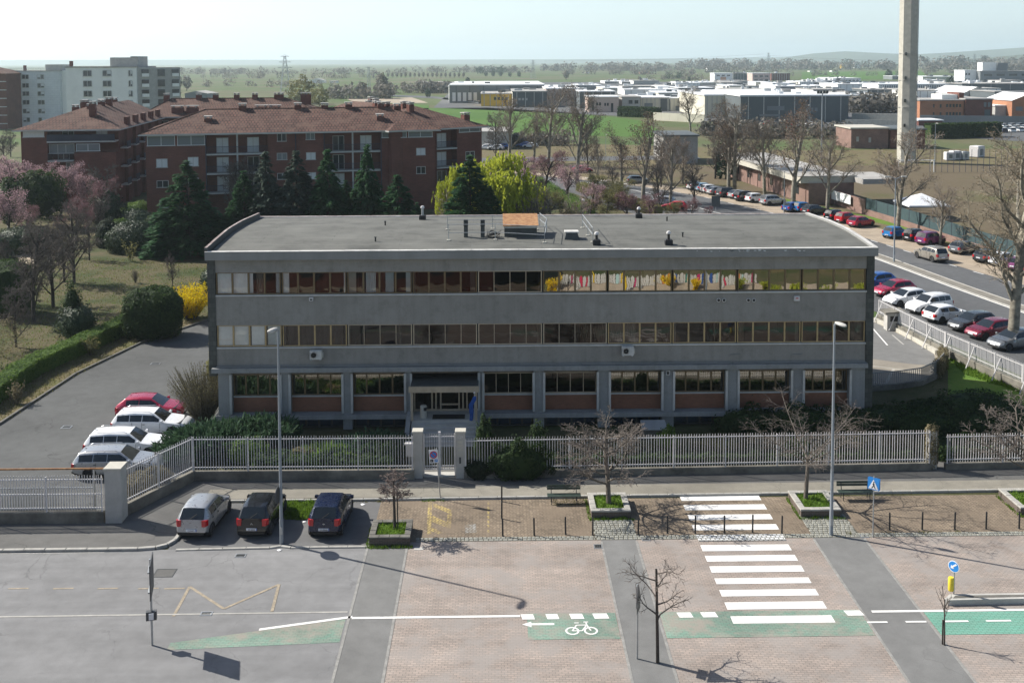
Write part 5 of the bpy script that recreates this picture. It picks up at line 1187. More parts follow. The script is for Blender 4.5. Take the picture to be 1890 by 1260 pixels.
far = [('city', 'white', (1276, 351)), ('city', 'lightblue', (1290, 354)), ('city', 'white', (1301, 357)), ('compact', 'silver', (1316, 360)), ('suv', 'darkgrey', (1334, 364)), ('compact', 'silver', (1356, 367)), ('suv', 'black', (1367, 371)), ('city', 'white', (1385, 374)), ('suv', 'silver', (1416, 379)),
       ('compact', 'blue', (1456, 391)), ('city', 'brightblue', (1471, 392)), ('compact', 'darkgrey', (1492, 396)), ('city', 'black', (1531, 407)), ('city', 'red', (1551, 412)), ('compact', 'crimson', (1578, 419)), ('hatch', 'brightblue', (1642, 440)), ('city', 'black', (1678, 445)), ('suv', 'purple', (1706, 452)),
       ('compact', 'grey', (1768, 468)), ('compact', 'darkgrey', (1814, 484)), ('hatch', 'white', (1840, 491)), ('compact', 'purple', (1876, 500)), ('city', 'lightblue', (1905, 512))]
lab4 = ['white city car at the far end of the avenue parking row', 'pale blue city car second from the far end of the avenue row', 'white city car just past the pale blue car at the far end', 'silver hatchback beside the dark suv in the far avenue row', 'dark grey suv between two silver cars of the avenue row', 'silver hatchback between the grey and the black suv', 'black suv beside the small white car of the avenue row', 'white city car left of the silver suv', 'silver suv parked right before the thin street lamp',
        'dark blue hatchback behind the thin street lamp', 'bright blue city car beside the dark blue hatchback', 'dark grey hatchback right of the bright blue city car', 'black city car left of the two red cars', 'red city car beside the crimson hatchback', 'crimson hatchback beside the grass verge', 'bright blue hatchback behind the median street lamp', 'black city car with pale roof beside the purple people carrier', 'dark purple suv in front of the plane trunk',
        'grey hatchback behind the left twigs of the big plane tree', 'dark grey hatchback behind the limbs of the big plane tree', 'white hatchback behind the trunk of the big plane tree', 'purple hatchback right of the big plane trunk', 'pale blue city car at the right edge of the photo']
for k, (kd, cl_, q) in enumerate(far):
    p = gp(*q); dx = 1.2; car(kd, cl_, (p.x+dx*.9, p.y+.7, 0), 32 if k > 8 else 24, lab4[k], G4)
p = gp(1075, 318); car('compact', 'red', (p.x, p.y, 0), 5, 'lone red car by the bare trees beyond the hedge', 'cars beyond the hedge')
p = gp(1178, 338); car('compact', 'grey', (p.x, p.y, 0), 5, 'grey car behind the plane trunk beyond the hedge', 'cars beyond the hedge')
p = gp(1245, 388); car('compact', 'red', (p.x, p.y, 0), 160, 'red car half hidden behind the purple shrubs', 'cars beyond the hedge')
p = gp(1236, 380); car('compact', 'silver', (p.x-1, p.y+1.2, 0), 160, 'silver car half hidden above the purple shrubs', 'cars beyond the hedge')
for k, (px, py, cl_) in enumerate(((896, 276, 'white'), (915, 277, 'white'), (926, 275, 'blue'), (967, 272, 'blue'), (979, 273, 'white'))):
    p = gp(px, py); car('compact', cl_, (p.x, p.y, 0), 170, ('leftmost white car beside the brick apartments', 'second white car beside the brick apartments', 'blue car behind the thin bare tree', 'blue car left of the far white car', 'white car right of the far blue car')[k], 'cars beyond the apartments')
# tiny far cars: one mesh each
def far_car_mesh():
    b = MB(); b.v += [(-2.1, -.85, .25), (2.1, -.85, .25), (2.1, .85, .25), (-2.1, .85, .25), (-2.1, -.85, .85), (2.1, -.85, .75), (2.1, .85, .75), (-2.1, .85, .85), (-1.6, -.65, 1.45), (.5, -.65, 1.45), (.5, .65, 1.45), (-1.6, .65, 1.45), (1.2, -.8, .85), (1.2, .8, .85)]
    b.f += [(0, 1, 5, 4), (1, 2, 6, 5), (2, 3, 7, 6), (3, 0, 4, 7), (4, 12, 9, 8), (7, 11, 10, 13), (8, 9, 10, 11), (4, 8, 11, 7), (12, 13, 10, 9), (4, 5, 12), (7, 13, 6), (5, 6, 13, 12)]; b.m += [0, 0, 0, 0, 1, 1, 0, 1, 1, 0, 0, 0]
    for x in (-1.3, 1.3):
        for y in (-.8, .8): b.lathe([(.32, y-.1), (.32, y+.1)], (x, 0, .32), 8, axis='Y', mi=2)
    return b.mesh('parked_car', [M['coping'], M['car_glass'], M['rubber']])
FCM = far_car_mesh(); kf = 0
def far_car(p, ang, col, group, where=''):
    global kf
    o = bpy.data.objects.new('parked_car', FCM); COL.objects.link(o); o.location = p; o.rotation_euler = (0, 0, ang)
    if col not in CARPAINT: c = PCOL[col]; CARPAINT[col] = paint('paint_'+col, c[0], c[1], c[2])
    o.material_slots[0].link = 'OBJECT'; o.material_slots[0].material = CARPAINT[col]
    tag(o, 'tiny '+col+' car, '+where+', '+group, 'car', 'cars in the '+group); kf += 1
rr = random.Random(3)
for row, (ya, yb) in enumerate(((250, 243), (244, 238.5), (239, 234))):
    for i in range(10):
        px = 1745+row*8+i*15; p = gp(px, lerp(ya, yb, i/9)); far_car((p.x, p.y, 0), rr.uniform(1.4, 1.7), rr.choice(['white', 'white', 'silver', 'white', 'silver', 'grey', 'navy']), 'factory car park behind the dark hedge', ORD[i]+' in '+('nearest', 'middle', 'farthest')[row]+' row')
for i in range(16):
    px = 838+i*5.6; p = gp(px, 188.5+i*.35); far_car((p.x, p.y, 0), rr.uniform(1.2, 1.8), rr.choice(['white', 'silver', 'grey', 'navy', 'silver']), 'lot before the long white warehouse', ORD[i]+' from the left')
for i in range(12):
    px = 1385+i*11; p = gp(px, 233+rr.uniform(-3, 6)); far_car((p.x, p.y, 0), rr.uniform(0, 3), rr.choice(['white', 'white', 'silver', 'red', 'grey']), 'yard before the dark warehouse', ORD[i]+' from the left')
# ------------------------------------------------------------ plants
def rot_about(d, ang, az):
    a = d.cross(Vector((0, 0, 1))) if abs(d.z) < .95 else d.cross(Vector((1, 0, 0)))
    a.normalize(); c = d.cross(a)
    return (d*math.cos(ang)+(a*math.cos(az)+c*math.sin(az))*math.sin(ang)).normalized()
def bare(seed, H, r0, trunk=.35, n=(7, 6, 5, 4), ang=(38, 42, 45, 45), lr=(.62, .5, .5, .5), up=(.0, .12, .06, .0), wander=(.05, .12, .18, .25), start=(.0, .3, .25, .2), twig=.014, lean=(0, 0), ntrunk=1, rr=.55):
    rng = random.Random(seed); T, C, tips = MB(), MB(), []
    mx = len(n)
    def grow(p, d, L, r, lev):
        ns = (5, 5, 4, 3, 2)[min(lev, 4)]; pts = [p.copy()]; ds = [d.copy()]
        for i in range(ns):
            d = d+Vector((rng.gauss(0, 1), rng.gauss(0, 1), rng.gauss(0, .6)))*wander[min(lev, 3)]; d.z += up[min(lev, 3)]; d.normalize()
            p = p+d*(L/ns); pts.append(p.copy()); ds.append(d.copy())
        r1 = max(twig*.6, r*(.62 if lev == 0 else .35))
        rads = [max(twig*.6, lerp(r, r1, i/ns)) for i in range(ns+1)]
        (T if lev <= (1 if mx > 3 else 0) else C).tube(pts, rads, (9, 6, 4, 3, 3)[min(lev, 4)], cap=False)
        if lev >= 2: tips.append(pts[-1])
        if lev >= mx: return
        k = n[lev]; az0 = rng.random()*6
        for c in range(k):
            t = start[min(lev, 3)]+(1-start[min(lev, 3)])*((c+rng.random()*.8)/k)
            if lev == 0 and ntrunk == 1: t = trunk_t+(1-trunk_t)*((c+rng.random()*.6)/k)
            t = min(t, .999); i = int(t*ns); f = t*ns-i
            q = pts[i].lerp(pts[i+1], f); rq = lerp(rads[i], rads[i+1], f)
            a = R_(ang[min(lev, 3)])*rng.uniform(.65, 1.25); cd_ = rot_about(ds[i], a, az0+c*2.4+rng.uniform(-.4, .4))
            grow(q, cd_, L*lr[min(lev, 3)]*rng.uniform(.65, 1.15)*(1-.35*t if lev == 0 else 1-.3*t), max(twig, min(rq*.8, rq*rr*rng.uniform(.8, 1.2))), lev+1)
        if lev == 0 or rng.random() < .7:
            tips.append(pts[-1])
    trunk_t = trunk
    for k in range(ntrunk):
        a = 2*PI*k/max(1, ntrunk)+rng.random(); sp = 0 if ntrunk == 1 else rng.uniform(.1, .45)
        d = Vector((lean[0]+sp*math.cos(a), lean[1]+sp*math.sin(a), 1)).normalized()
        grow(Vector((0 if ntrunk == 1 else .1*math.cos(a), 0 if ntrunk == 1 else .1*math.sin(a), -.05)), d, H*(.72 if ntrunk == 1 else rng.uniform(.5, .8)), r0, 0)
    zmax = max(v[2] for v in C.v+T.v); s = H/zmax
    for b in (T, C): b.v = [(x*s, y*s, z*s) for x, y, z in b.v]
    return T, C, [t*s for t in tips]
def tipcloud(tips, n, spread, size, seed=0, droop=0.):
    rng = np.random.default_rng(seed); P = np.array([tuple(t) for t in tips]); P = P[rng.integers(0, len(P), n)]+rng.normal(0, spread, (n, 3))
    if droop: P[:, 2] -= rng.random(n)**1.2*droop
    return leafquads(P, size, rng)
def leafquads(P, size, rng, out=None, asp=.6):
    n = len(P); a = rng.normal(0, 1, (n, 3)); a /= np.linalg.norm(a, axis=1)[:, None]
    b = rng.normal(0, 1, (n, 3))
    if out is not None: a = a-out*(np.sum(a*out, 1)*.7)[:, None]; a /= np.linalg.norm(a, axis=1)[:, None]; b = np.cross(out, a)+b*.45
    b -= a*np.sum(a*b, 1)[:, None]; b /= np.linalg.norm(b, axis=1)[:, None]
    s = size*rng.uniform(.6, 1.3, (n, 1)); A, B = a*s, b*s*asp
    return np.stack([P-A, P-B*.9, P+A, P+B*.9], 1)
def ellcloud(rx, ry, rz, n, size, seed, lump=.12, lo=-.9, flat=1.0, box=0, asp=.6):
    rng = np.random.default_rng(seed); d = rng.normal(0, 1, (n, 3)); d /= np.linalg.norm(d, axis=1)[:, None]
    d[:, 2] = np.where(d[:, 2] < lo, -d[:, 2], d[:, 2])
    e = d if not box else d/np.power(np.sum(np.abs(d)**box, 1), 1/box)[:, None]
    ph = rng.uniform(0, 6, 6)
    l = 1+lump*(np.sin(d[:, 0]*5+ph[0])*np.sin(d[:, 1]*5+ph[1])+.7*np.sin(d[:, 2]*7+ph[2])*np.sin(d[:, 0]*9+ph[3]))
    r = (1-np.abs(rng.normal(0, .09, n))+np.where(rng.random(n) < .12, rng.exponential(.06, n), 0))*l
    P = e*r[:, None]*np.array([rx, ry, rz])
    return leafquads(P, size, rng, d, asp)
def core(rx, ry, rz, f=.84, box=0, nu=12, nv=7):
    V = []
    def pt(u, v):
        d = np.array([math.cos(u)*math.sin(v), math.sin(u)*math.sin(v), math.cos(v)])
        if box: d = d/np.power(np.sum(np.abs(d)**box), 1/box)
        return d*np.array([rx, ry, rz])*f
    for i in range(nu):
        for j in range(nv):
            u0, u1, v0, v1 = 2*PI*i/nu, 2*PI*(i+1)/nu, PI*j/nv, PI*(j+1)/nv
            V.append([pt(u0, v0), pt(u0, v1), pt(u1, v1), pt(u1, v0)])
    return np.array(V)
def strands(tips, n, seed):                    # weeping shoots: narrow leaves hanging in lines below the twig ends
    rng = np.random.default_rng(seed); T0 = np.array([tuple(t) for t in tips]); k = n//14
    b = T0[rng.integers(0, len(T0), k)]+rng.normal(0, .3, (k, 3)); L = rng.uniform(.4, 3.2, k); sw = rng.normal(0, .12, (k, 2))
    f = rng.uniform(0, 1, (k, 14)); P = np.repeat(b, 14, 0); P[:, 2] -= (f*L[:, None]).ravel(); P[:, :2] += (sw[:, None, :]*f[:, :, None]*L[:, None, None]).reshape(-1, 2)+rng.normal(0, .04, (k*14, 2))
    P[:, 2] = np.maximum(P[:, 2], .1); m = len(P); a = np.stack([rng.normal(0, .25, m), rng.normal(0, .25, m), -np.ones(m)], 1); h = rng.normal(0, 1, (m, 3)); h[:, 2] *= .2; h /= np.linalg.norm(h, axis=1)[:, None]
    s = rng.uniform(.10, .22, (m, 1)); return np.stack([P-a*s, P-h*s*.35, P+a*s, P+h*s*.35], 1)
M['corner_bush'] = leafmat('corner_bush_leaf', (.05, .05, .025), (.15, .135, .065), .25)
TP = {}
def place_tree(key, p, h, label, cat='tree', name='bare_tree', group=None, rz=None, sx=1.):
    parts, H = TP[key]; t = thing(name, label, cat, (p[0], p[1], p[2] if len(p) > 2 else 0), random.uniform(0, 6.28) if rz is None else rz, group)
    s = h/H; t.scale = (s*sx, s*sx, s)
    for nm, me in parts: piece(nm, me, t)
    return t
def proto(key, H, T=None, C=None, bark='bark', twig='twig', extra=()):
    L = []
    if T: L.append(('trunk', T.mesh('trunk', M[bark], smooth=True)))
    if C: L.append(('crown', C.mesh('crown', M[twig])))
    for nm, V, mt in extra: L.append((nm, npmesh(nm, V, M[mt])))
    TP[key] = (L, H)
for k in range(3):
    T, C, tips = bare(11+k, 16, .27, .22, (10, 9, 8, 5), (32, 36, 40, 45), (.58, .5, .45, .45), (.02, .1, .08, .02), (.03, .1, .14, .2), twig=.019)
    proto('plane%d' % k, 16, T, C, 'bark_plane', 'twig_tan', [('seed_balls', tipcloud(tips, 2600, .25, .075, k), 'seed')])
for k in range(2):
    T, C, tips = bare(21+k, 13, .24, .2, (8, 7, 6, 4), (30, 34, 40, 45), (.55, .5, .45, .45), (.02, .14, .08, .02), twig=.02)
    proto('leafy%d' % k, 13, T, C, 'bark_plane', 'twig_tan', [('dry_leaves', tipcloud(tips, 2000, .28, .09, k), 'leaf_dead')])
T, C, tips = bare(35, 18, .37, .24, (13, 10, 9, 6), (44, 40, 42, 45), (.66, .52, .45, .42), (.02, .16, .08, .02), (.05, .16, .2, .24), (.0, .25, .2, .2), twig=.013)
proto('bigplane', 18, T, C, 'bark_plane', 'twig_light', [('seed_balls', tipcloud(tips, 5200, .16, .05, 1), 'seed')])
for k in range(3):
    T, C, tips = bare(41+k, 9, .15, .16, (17, 9, 8, 5), (48, 45, 45, 45), (.45, .5, .5, .5), (.05, .1, .06, .0), twig=.015)
    proto('park%d' % k, 9, T, C, 'bark_dark', 'twig')
for k in range(2):
    T, C, tips = bare(51+k, 6, .13, .3, (8, 6, 6, 4), (45, 45, 45, 45), (.6, .55, .5, .5), (.02, .08, .05, 0), twig=.014)
    proto('blossom%d' % k, 6, T, C, 'bark_dark', 'twig_red', [('blossom', tipcloud(tips, 3800, .15, .065, k), 'blossom')])
    TP['darkblossom%d' % k] = (TP['blossom%d' % k][0][:2]+[('blossom', npmesh('blossom', tipcloud(tips, 3600, .15, .065, k+5), M['blossom_dark']))], 6)
    TP['olive%d' % k] = (TP['blossom%d' % k][0][:2]+[('leaves', npmesh('leaves', tipcloud(tips, 5000, .2, .07, k+5), M['olive']))], 6)
for k in range(2):
    T, C, tips = bare(61+k, 3.5, .05, .0, (6, 6, 5), (25, 30, 35, 35), (.6, .55, .5, .5), (.06, .1, .05, 0), ntrunk=9, twig=.012)
    proto('shrub%d' % k, 3.5, T, C, 'bark', 'twig_pale')
T, C, tips = bare(71, 9, .3, .25, (9, 7, 6, 4), (50, 45, 40, 40), (.6, .5, .45, .4), (.02, .05, .0, -.05), twig=.012)
proto('willow', 9, T, C, 'bark', 'twig_pale', [('leaves', strands(tips, 22000, 3), 'willow')])
def conifer(seed, H, R, n, col, droop=.35, size=.42, power=.85, nb=130):
    rng = np.random.default_rng(seed); t = np.sort(rng.beta(1., 1.12, nb)); az = np.arange(nb)*2.4+rng.normal(0, .5, nb)
    L = (R*np.power(1-t, power)+.25)*rng.uniform(.78, 1.1, nb)*(1+.15*np.sin(az*2+seed)); z0 = H*(.04+.93*t)
    w_ = L**.8/np.sum(L**.8); bi = rng.choice(nb, n, p=w_); f = np.sqrt(rng.uniform(.06, 1, n)); l = L[bi]
    d = np.stack([np.cos(az), np.sin(az)], 1)[bi]; q = np.stack([-d[:, 1], d[:, 0]], 1); off = rng.normal(0, .13, n)*l*(1.15-.6*f)
    P = np.stack([d[:, 0]*l*f+q[:, 0]*off, d[:, 1]*l*f+q[:, 1]*off, z0[bi]+l*(.18*f-droop*f*f*1.2)+rng.normal(0, .07, n)*l-np.abs(off)*.35], 1)
    top = rng.random(n) < .008; P[top] = np.stack([rng.normal(0, .12, top.sum()), rng.normal(0, .12, top.sum()), H*rng.uniform(.88, 1.02, top.sum())], 1)
    out = np.stack([d[:, 0]+q[:, 0]*off*.8, d[:, 1]+q[:, 1]*off*.8, .2-droop*f*1.6], 1)+rng.normal(0, .22, (n, 3)); out /= np.linalg.norm(out, axis=1)[:, None]
    sd_ = np.cross(out, np.array([0, 0, 1.])+rng.normal(0, .4, (n, 3))); sd_ /= np.linalg.norm(sd_, axis=1)[:, None]
    s = size*rng.uniform(.55, 1.25, (n, 1))*(.5+.5*(1-t[bi]))[:, None]
    P[:, 2] = np.maximum(P[:, 2], .1)
    return np.stack([P-out*s*.6, P-sd_*s*.3, P+out*s, P+sd_*s*.3], 1)
for k, (cl, dr, pw) in enumerate((('needle', .22, .75), ('needle', .40, .85), ('needle_grey', .30, .85), ('needle', .15, .7))):
    T = MB().tube([(0, 0, -.05), (0, 0, 10)], [.2, .04], 8); V = conifer(81+k, 11, 3.1, 20000, cl, dr, .44, pw, 230); V[:, :, 2] += .0
    proto('con%d' % k, 11, T, None, 'bark_dark', 'twig', [('crown', V, cl)])
CONS = [((348, 470), 300, 'con0', 1.15, 'broad dark conifer left of the office roof'), ((453, 463), 318, 'con3', .95, 'dark conifer behind the left corner of the office roof'), ((493, 462), 284, 'con2', .95, 'grey green conifer, left of the two pale ones'), ((549, 462), 282, 'con2', .95, 'grey green conifer, right of the two pale ones'),
        ((606, 463), 280, 'con1', .95, 'dark conifer in the middle of the row behind the roof'), ((679, 460), 271, 'con1', .72, 'tall slim dark conifer before the brick apartments'), ((735, 470), 325, 'con0', 1.2, 'broad low conifer at the right end of the row'), ((868, 472), 290, 'con3', .95, 'dark conifer in front of the yellow willow'),
        ((660, 455), 366, 'con0', .75, 'small conifer between the slim and the middle conifer'), ((617, 450), 388, 'con2', .6, 'tiny conifer tip just above the roof parapet'), ((905, 470), 345, 'con0', .9, 'low dark conifer right of the yellow willow'), ((430, 465), 372, 'con0', 1.0, 'lower dark conifer between the broad one and the roof corner'), ((520, 455), 350, 'con3', .8, 'small dark conifer below the two grey ones'), ((770, 458), 375, 'con3', .9, 'small dark conifer left of the bare shrub'), ((575, 456), 345, 'con3', .8, 'small dark conifer left of the middle one'), ((640, 456), 335, 'con3', .9, 'dark conifer filling the row beside the slim one')]
def hgt(px, base, top):
    p = gp(px, base); return p, zat(px, top, p.y)[1]
for q, top, key, sx, lab in CONS:
    p, h = hgt(q[0], q[1], top); place_tree(key, p, h, lab, 'conifer', 'conifer', 'conifers behind the office', sx=sx*1.28)
# avenue plane trees
AV = [((1064, 333), 158, 'plane0', 'tall bare plane tree beside the lone red car'), ((1012, 306), 152, 'plane1', 'tall bare plane tree rising out of the pink shrubs'), ((940, 302), 165, 'plane2', 'bare plane tree just right of the brick apartments'), ((1104, 345), 250, 'plane1', 'slim bare tree by the warning sign'),
      ((1148, 356), 225, 'leafy0', 'plane tree with brown leaves left of the forked trunk'), ((1187, 372), 205, 'leafy1', 'big plane tree with brown leaves and thick pale trunk'), ((1237, 380), 235, 'plane2', 'bare tree before the flat grey hut'), ((1275, 248), 158, 'plane0', 'spreading bare tree far behind the flat grey hut'),
      ((1345, 352), 195, 'leafy0', 'leaning left trunk of the tree pair behind the parked cars'), ((1356, 352), 180, 'plane1', 'right trunk of the tree pair behind the parked cars'), ((1411, 361), 212, 'plane0', 'bare plane tree left of the low brick hall roof'), ((1464, 378), 182, 'leafy1', 'plane tree with brown twigs before the low brick hall'),
      ((1527, 392), 228, 'plane2', 'pale forked plane tree at the end of the low brick hall'), ((1657, 425), 232, 'plane1', 'plane tree before the goal of the sports pitch'), ((1735, 452), 335, 'plane0', 'smaller bare tree right of the white tent'), ((1282, 376), 295, 'park0', 'small bare tree above the purple shrub'), ((1218, 398), 280, 'park1', 'thin bare tree left of the purple shrubs'), ((1130, 372), 292, 'park2', 'thin bare tree at the hedge end'), ((985, 300), 195, 'leafy0', 'bushy bare tree between the tall planes'), ((1260, 340), 250, 'leafy1', 'brown tree beside the flat grey hut'), ((1320, 330), 240, 'park0', 'dark bare tree behind the far parked cars'), ((1085, 318), 215, 'park1', 'thin bare tree behind the red car'), ((915, 296), 205, 'park2', 'thin bare tree beside the apartment corner'), ((1385, 340), 255, 'park2', 'thin bare tree behind the silver suv'), ((1220, 345), 235, 'park1', 'thin bare tree right of the brown plane tree')]
for q, top, key, lab in AV:
    p, h = hgt(q[0], q[1], top); place_tree(key, p, h, lab, 'tree', 'plane_tree' if key[0] != 'p' or key[1] == 'l' else 'bare_tree', 'bare trees along the avenue', sx=.85 if 'slim' in lab or 'thin' in lab else 1.3)
p, h = hgt(1868, 640, 232); place_tree('bigplane', p, h, 'big mottled plane tree with seed balls at the right edge', 'tree', 'plane_tree', rz=2.2, sx=1.2)
p = gp(2040, 640); place_tree('bigplane', (p.x, p.y+6, 0), 17, 'second big plane tree cut by the right edge', 'tree', 'plane_tree', rz=.6, sx=.9)
# street trees in front
T, C, tips = bare(91, 5.2, .11, .28, (15, 9, 7, 4), (74, 45, 42, 40), (.78, .5, .5, .5), (.02, .07, .05, 0), (.04, .2, .25, .3), (.0, .25, .2, .2), twig=.009)
proto('street', 5.2, T, C, 'bark', 'twig')
place_tree('street', (pB0.x/2+pB1.x/2, pB0.y/2+pB2.y/2, .3), 4.9, 'bare spreading tree in the big planter left of the crosswalk', 'tree', 'street_tree', rz=1., sx=1.35)
T, C, tips = bare(98, 5.6, .15, .84, (9, 9, 7, 4), (50, 42, 42, 40), (2.1, .42, .5, .5), (.0, .02, .03, 0), (.02, .07, .25, .3), (.0, .3, .2, .2), twig=.009)
proto('pollard', 5.6, T, C, 'bark', 'twig')
place_tree('pollard', (pC0.x/2+pC1.x/2-.3, pC0.y/2+pC2.y/2+.4, .3), 5.4, 'bare pollarded tree with long leaning limbs right of the crosswalk', 'tree', 'street_tree', rz=.4, sx=1.55)
place_tree('street', (pD0.x+.9, pC0.y/2+pC2.y/2+.4, .3), 5.6, 'bare street tree at the right edge of the pavement', 'tree', 'street_tree', rz=3., sx=1.3)
T, C, tips = bare(97, 3.1, .05, .60, (20, 9, 6), (72, 55, 50, 45), (.36, .5, .5, .5), (.02, .05, 0, 0), (.01, .25, .3, .3), twig=.010)
proto('ball', 3.1, T, C, 'bark_dark', 'twig_red')
ta = place_tree('ball', ((pA0.x+pA1.x)/2+.15, (pA0.y+pA2.y)/2+.15, .3), 2.95, 'small thin tree with round twiggy head in the dark planter', 'tree', 'street_tree', sx=1.45)
MB().cyl((-.12, .05, 0), (-.1, .05, 1.9), .025, n=6).build('stake', M['bark_dark'], ta)
T, C, tips = bare(105, 4.6, .07, .45, (8, 6, 5), (62, 45, 42, 40), (.55, .5, .5, .5), (.05, .02, .0, 0), (.012, .2, .25, .3), twig=.009)
proto('sapling', 4.6, T, C, 'bark_dark', 'twig')
place_tree('sapling', gp(1214, 1222), 4.3, 'bare sapling at the bottom beside the sign cluster', 'tree', 'street_tree', rz=.6, sx=.9)
T, C, tips = bare(104, 2.2, .03, .6, (8, 4), (28, 30), (.45, .5), (.02, .06, .0, 0), (.02, .1, .1, .1), twig=.009)
proto('whip', 2.2, T, C, 'bark_dark', 'twig')
tw = place_tree('whip', gp(1743, 1190), 2.3, 'young staked tree beside the green bike lane', 'tree', 'street_tree'); MB().cyl((.08, 0, 0), (.08, 0, .95), .03, n=6).build('stake', M['bark_dark'], tw)
# park on the left
PK = [((62, 596), 398, 'park0'), ((98, 566), 385, 'park1'), ((137, 523), 368, 'park2'), ((119, 520), 400, 'park0'), ((8, 560), 420, 'park1'), ((30, 640), 520, 'park2'), ((180, 440), 355, 'park1'), ((165, 480), 400, 'park2')]
pl_ = ['bare tree nearest to the hedge in the park', 'bare tree second from the hedge in the park', 'tallest of the twiggy bare trees in the park', 'bare tree close behind the twiggy one in the park', 'bare tree at the left edge over the dark hedge', 'small bare tree at the lower left edge', 'bare tree left of the evergreen magnolia', 'bare tree before the round laurel hedge']
for (q, top, key), lab in zip(PK, pl_):
    p, h = hgt(q[0], q[1], top); place_tree(key, p, h, lab, 'tree', 'bare_tree', 'bare trees in the park')
BLS = [((15, 415), 288, 'blossom0'), ((52, 400), 302, 'blossom1'), ((82, 398), 300, 'blossom0'), ((112, 402), 302, 'blossom1'), ((168, 402), 312, 'blossom0'), ((18, 455), 345, 'blossom1'), ((48, 440), 375, 'darkblossom0'), ((140, 450), 368, 'darkblossom1'), ((185, 425), 330, 'darkblossom0'), ((5, 395), 292, 'blossom1'), ((165, 440), 385, 'darkblossom1')]
bl_ = ['pink plum tree behind the dark evergreen, leftmost and tallest', 'pink plum tree left of the dark evergreen top', 'pink plum tree behind the dark evergreen top', 'pink plum tree before the balcony of the left brick block', 'pink plum tree near the corner of the left brick block', 'deep pink plum tree in front at the left edge', 'fading plum tree below the dark evergreen', 'twiggy fading plum tree in the park middle', 'fading plum tree beside the twiggy weeping tree', 'pink plum tree cut by the left edge', 'fading plum tree left of the evergreen magnolia']
for (q, top, key), lab in zip(BLS, bl_):
    p, h = hgt(q[0], q[1], top); place_tree(key, p, h, lab, 'plum tree', 'plum_tree', 'plum trees in the park', sx=1.05)
for (q, top, key, sx), lab in zip((((198, 338), 292, 'shrub0', 1.), ((193, 415), 300, 'park2', 1.15), ((445, 395), 283, 'park1', 1.3), ((430, 400), 290, 'park0', 1.1)), ('weeping bare tree top before the left brick block', 'pale twiggy weeping tree before the left brick block', 'bare twiggy tree between the conifers and the brick block', 'bare twiggy tree left of the grey green conifers')):
    p, h = hgt(q[0], q[1], top); place_tree(key, p, h, lab, 'tree', 'bare_tree', 'bare trees by the apartments', sx=sx)
def bush(label, p, rx, ry, rz_, n, size, m, name='bush', lump=.12, box=0, zc=None, rot=0, cat='bush', group=None, flowers=None, seed=None, corem=True, asp=.6):
    t = thing(name, label, cat, (p[0], p[1], p[2] if len(p) > 2 else 0), rot, group); zc = rz_*.85 if zc is None else zc
    sd_ = seed or (len(bpy.data.objects) % 997); V = ellcloud(rx, ry, rz_, n, size, sd_, lump, box=box, asp=asp)
    if corem: V = np.concatenate([V, core(rx, ry, rz_, .86 if not box else .93, box)])
    V[:, :, 2] += zc; V[:, :, 2] = np.maximum(V[:, :, 2], .0)
    piece('foliage', npmesh('foliage', V, M[m]), t)
    if flowers:
        F = ellcloud(rx*1.03, ry*1.03, rz_*1.03, flowers[0], flowers[1], sd_+1, lump); F[:, :, 2] += zc; F = F[F[:, 0, 2] > .1]; piece('flowers', npmesh('flowers', F, M[flowers[2]]), t)
    return t
def stems(label, p, n, h, spread, size, m, per=14, stem='bark', name='shrub', cat='shrub', group=None, arch=.5, core_=None, seed=1, asp=.5):
    rng = np.random.default_rng(seed); t = thing(name, label, cat, (p[0], p[1], p[2] if len(p) > 2 else 0), 0, group); b = MB(); P = []
    for k in range(n):
        a = rng.uniform(0, 2*PI); r = spread*math.sqrt(rng.uniform(0, 1)); L = h*rng.uniform(.6, 1.05); pts = []
        for i in range(5):
            f = i/4; pts.append(Vector((math.cos(a)*r*(.25+.75*f+arch*f*f*.4), math.sin(a)*r*(.25+.75*f+arch*f*f*.4), L*(f-arch*.25*f*f*(r/spread)))))
        b.tube(pts, [.018, .015, .012, .010, .006], 3, cap=False)
        for i in range(per):
            f = rng.uniform(.12, 1.0)*4; j = min(int(f), 3); P.append(tuple(pts[j].lerp(pts[j+1], f-j)))
    b.build('stems', M[stem], t); P = np.array(P)+rng.normal(0, size*.8, (len(P), 3)); P[:, 2] = np.maximum(P[:, 2], .03)
    piece('flowers' if m == 'forsythia' else 'foliage', npmesh('foliage', leafquads(P, size, rng, None, asp), M[m]), t)
    return t
def at(px, py, **k): return gp(px, py)
p = at(275, 628); bush('big trimmed dark green bush beside the driveway', (p.x, p.y+1.2, 0), 2.4, 2.0, 2.1, 10000, .12, 'leaf_hedge', lump=.08, box=3.2, zc=2.0)
p = at(350, 590); stems('yellow forsythia bush in full flower beside the office corner', (p.x, p.y+.5, 0), 240, 3.1, 2.0, .085, 'forsythia', 46, name='forsythia', seed=5)
p = at(380, 560); bush('low green shrub behind the forsythia at the office corner', (p.x, p.y+3, 0), 1.4, 1.4, 1.7, 1800, .1, 'leaf_laurel')
p = at(131, 632); bush('loose dark green yew bush behind the hedge', (p.x+.2, p.y+.8, 0), 1.6, 1.5, 1.5, 4200, .09, 'leaf_laurel', lump=.3, zc=1.4); bush('pointed dark yew beside the hedge', (p.x-.5, p.y+1.6, 0), .8, .8, 2.3, 2600, .09, 'leaf_hedge', lump=.3, zc=2.1)
p = at(232, 470); bush('long rounded laurel hedge mound in the park', (p.x+.5, p.y+2, 0), 3.8, 2.4, 2.5, 10000, .11, 'leaf_laurel', lump=.03, zc=1.3, cat='hedge', name='hedge')
p = at(186, 462); bush('dark round bush left of the laurel mound', (p.x, p.y+2.5, 0), 1.6, 1.6, 2.2, 3000, .1, 'leaf_dark', lump=.06, zc=1.4)
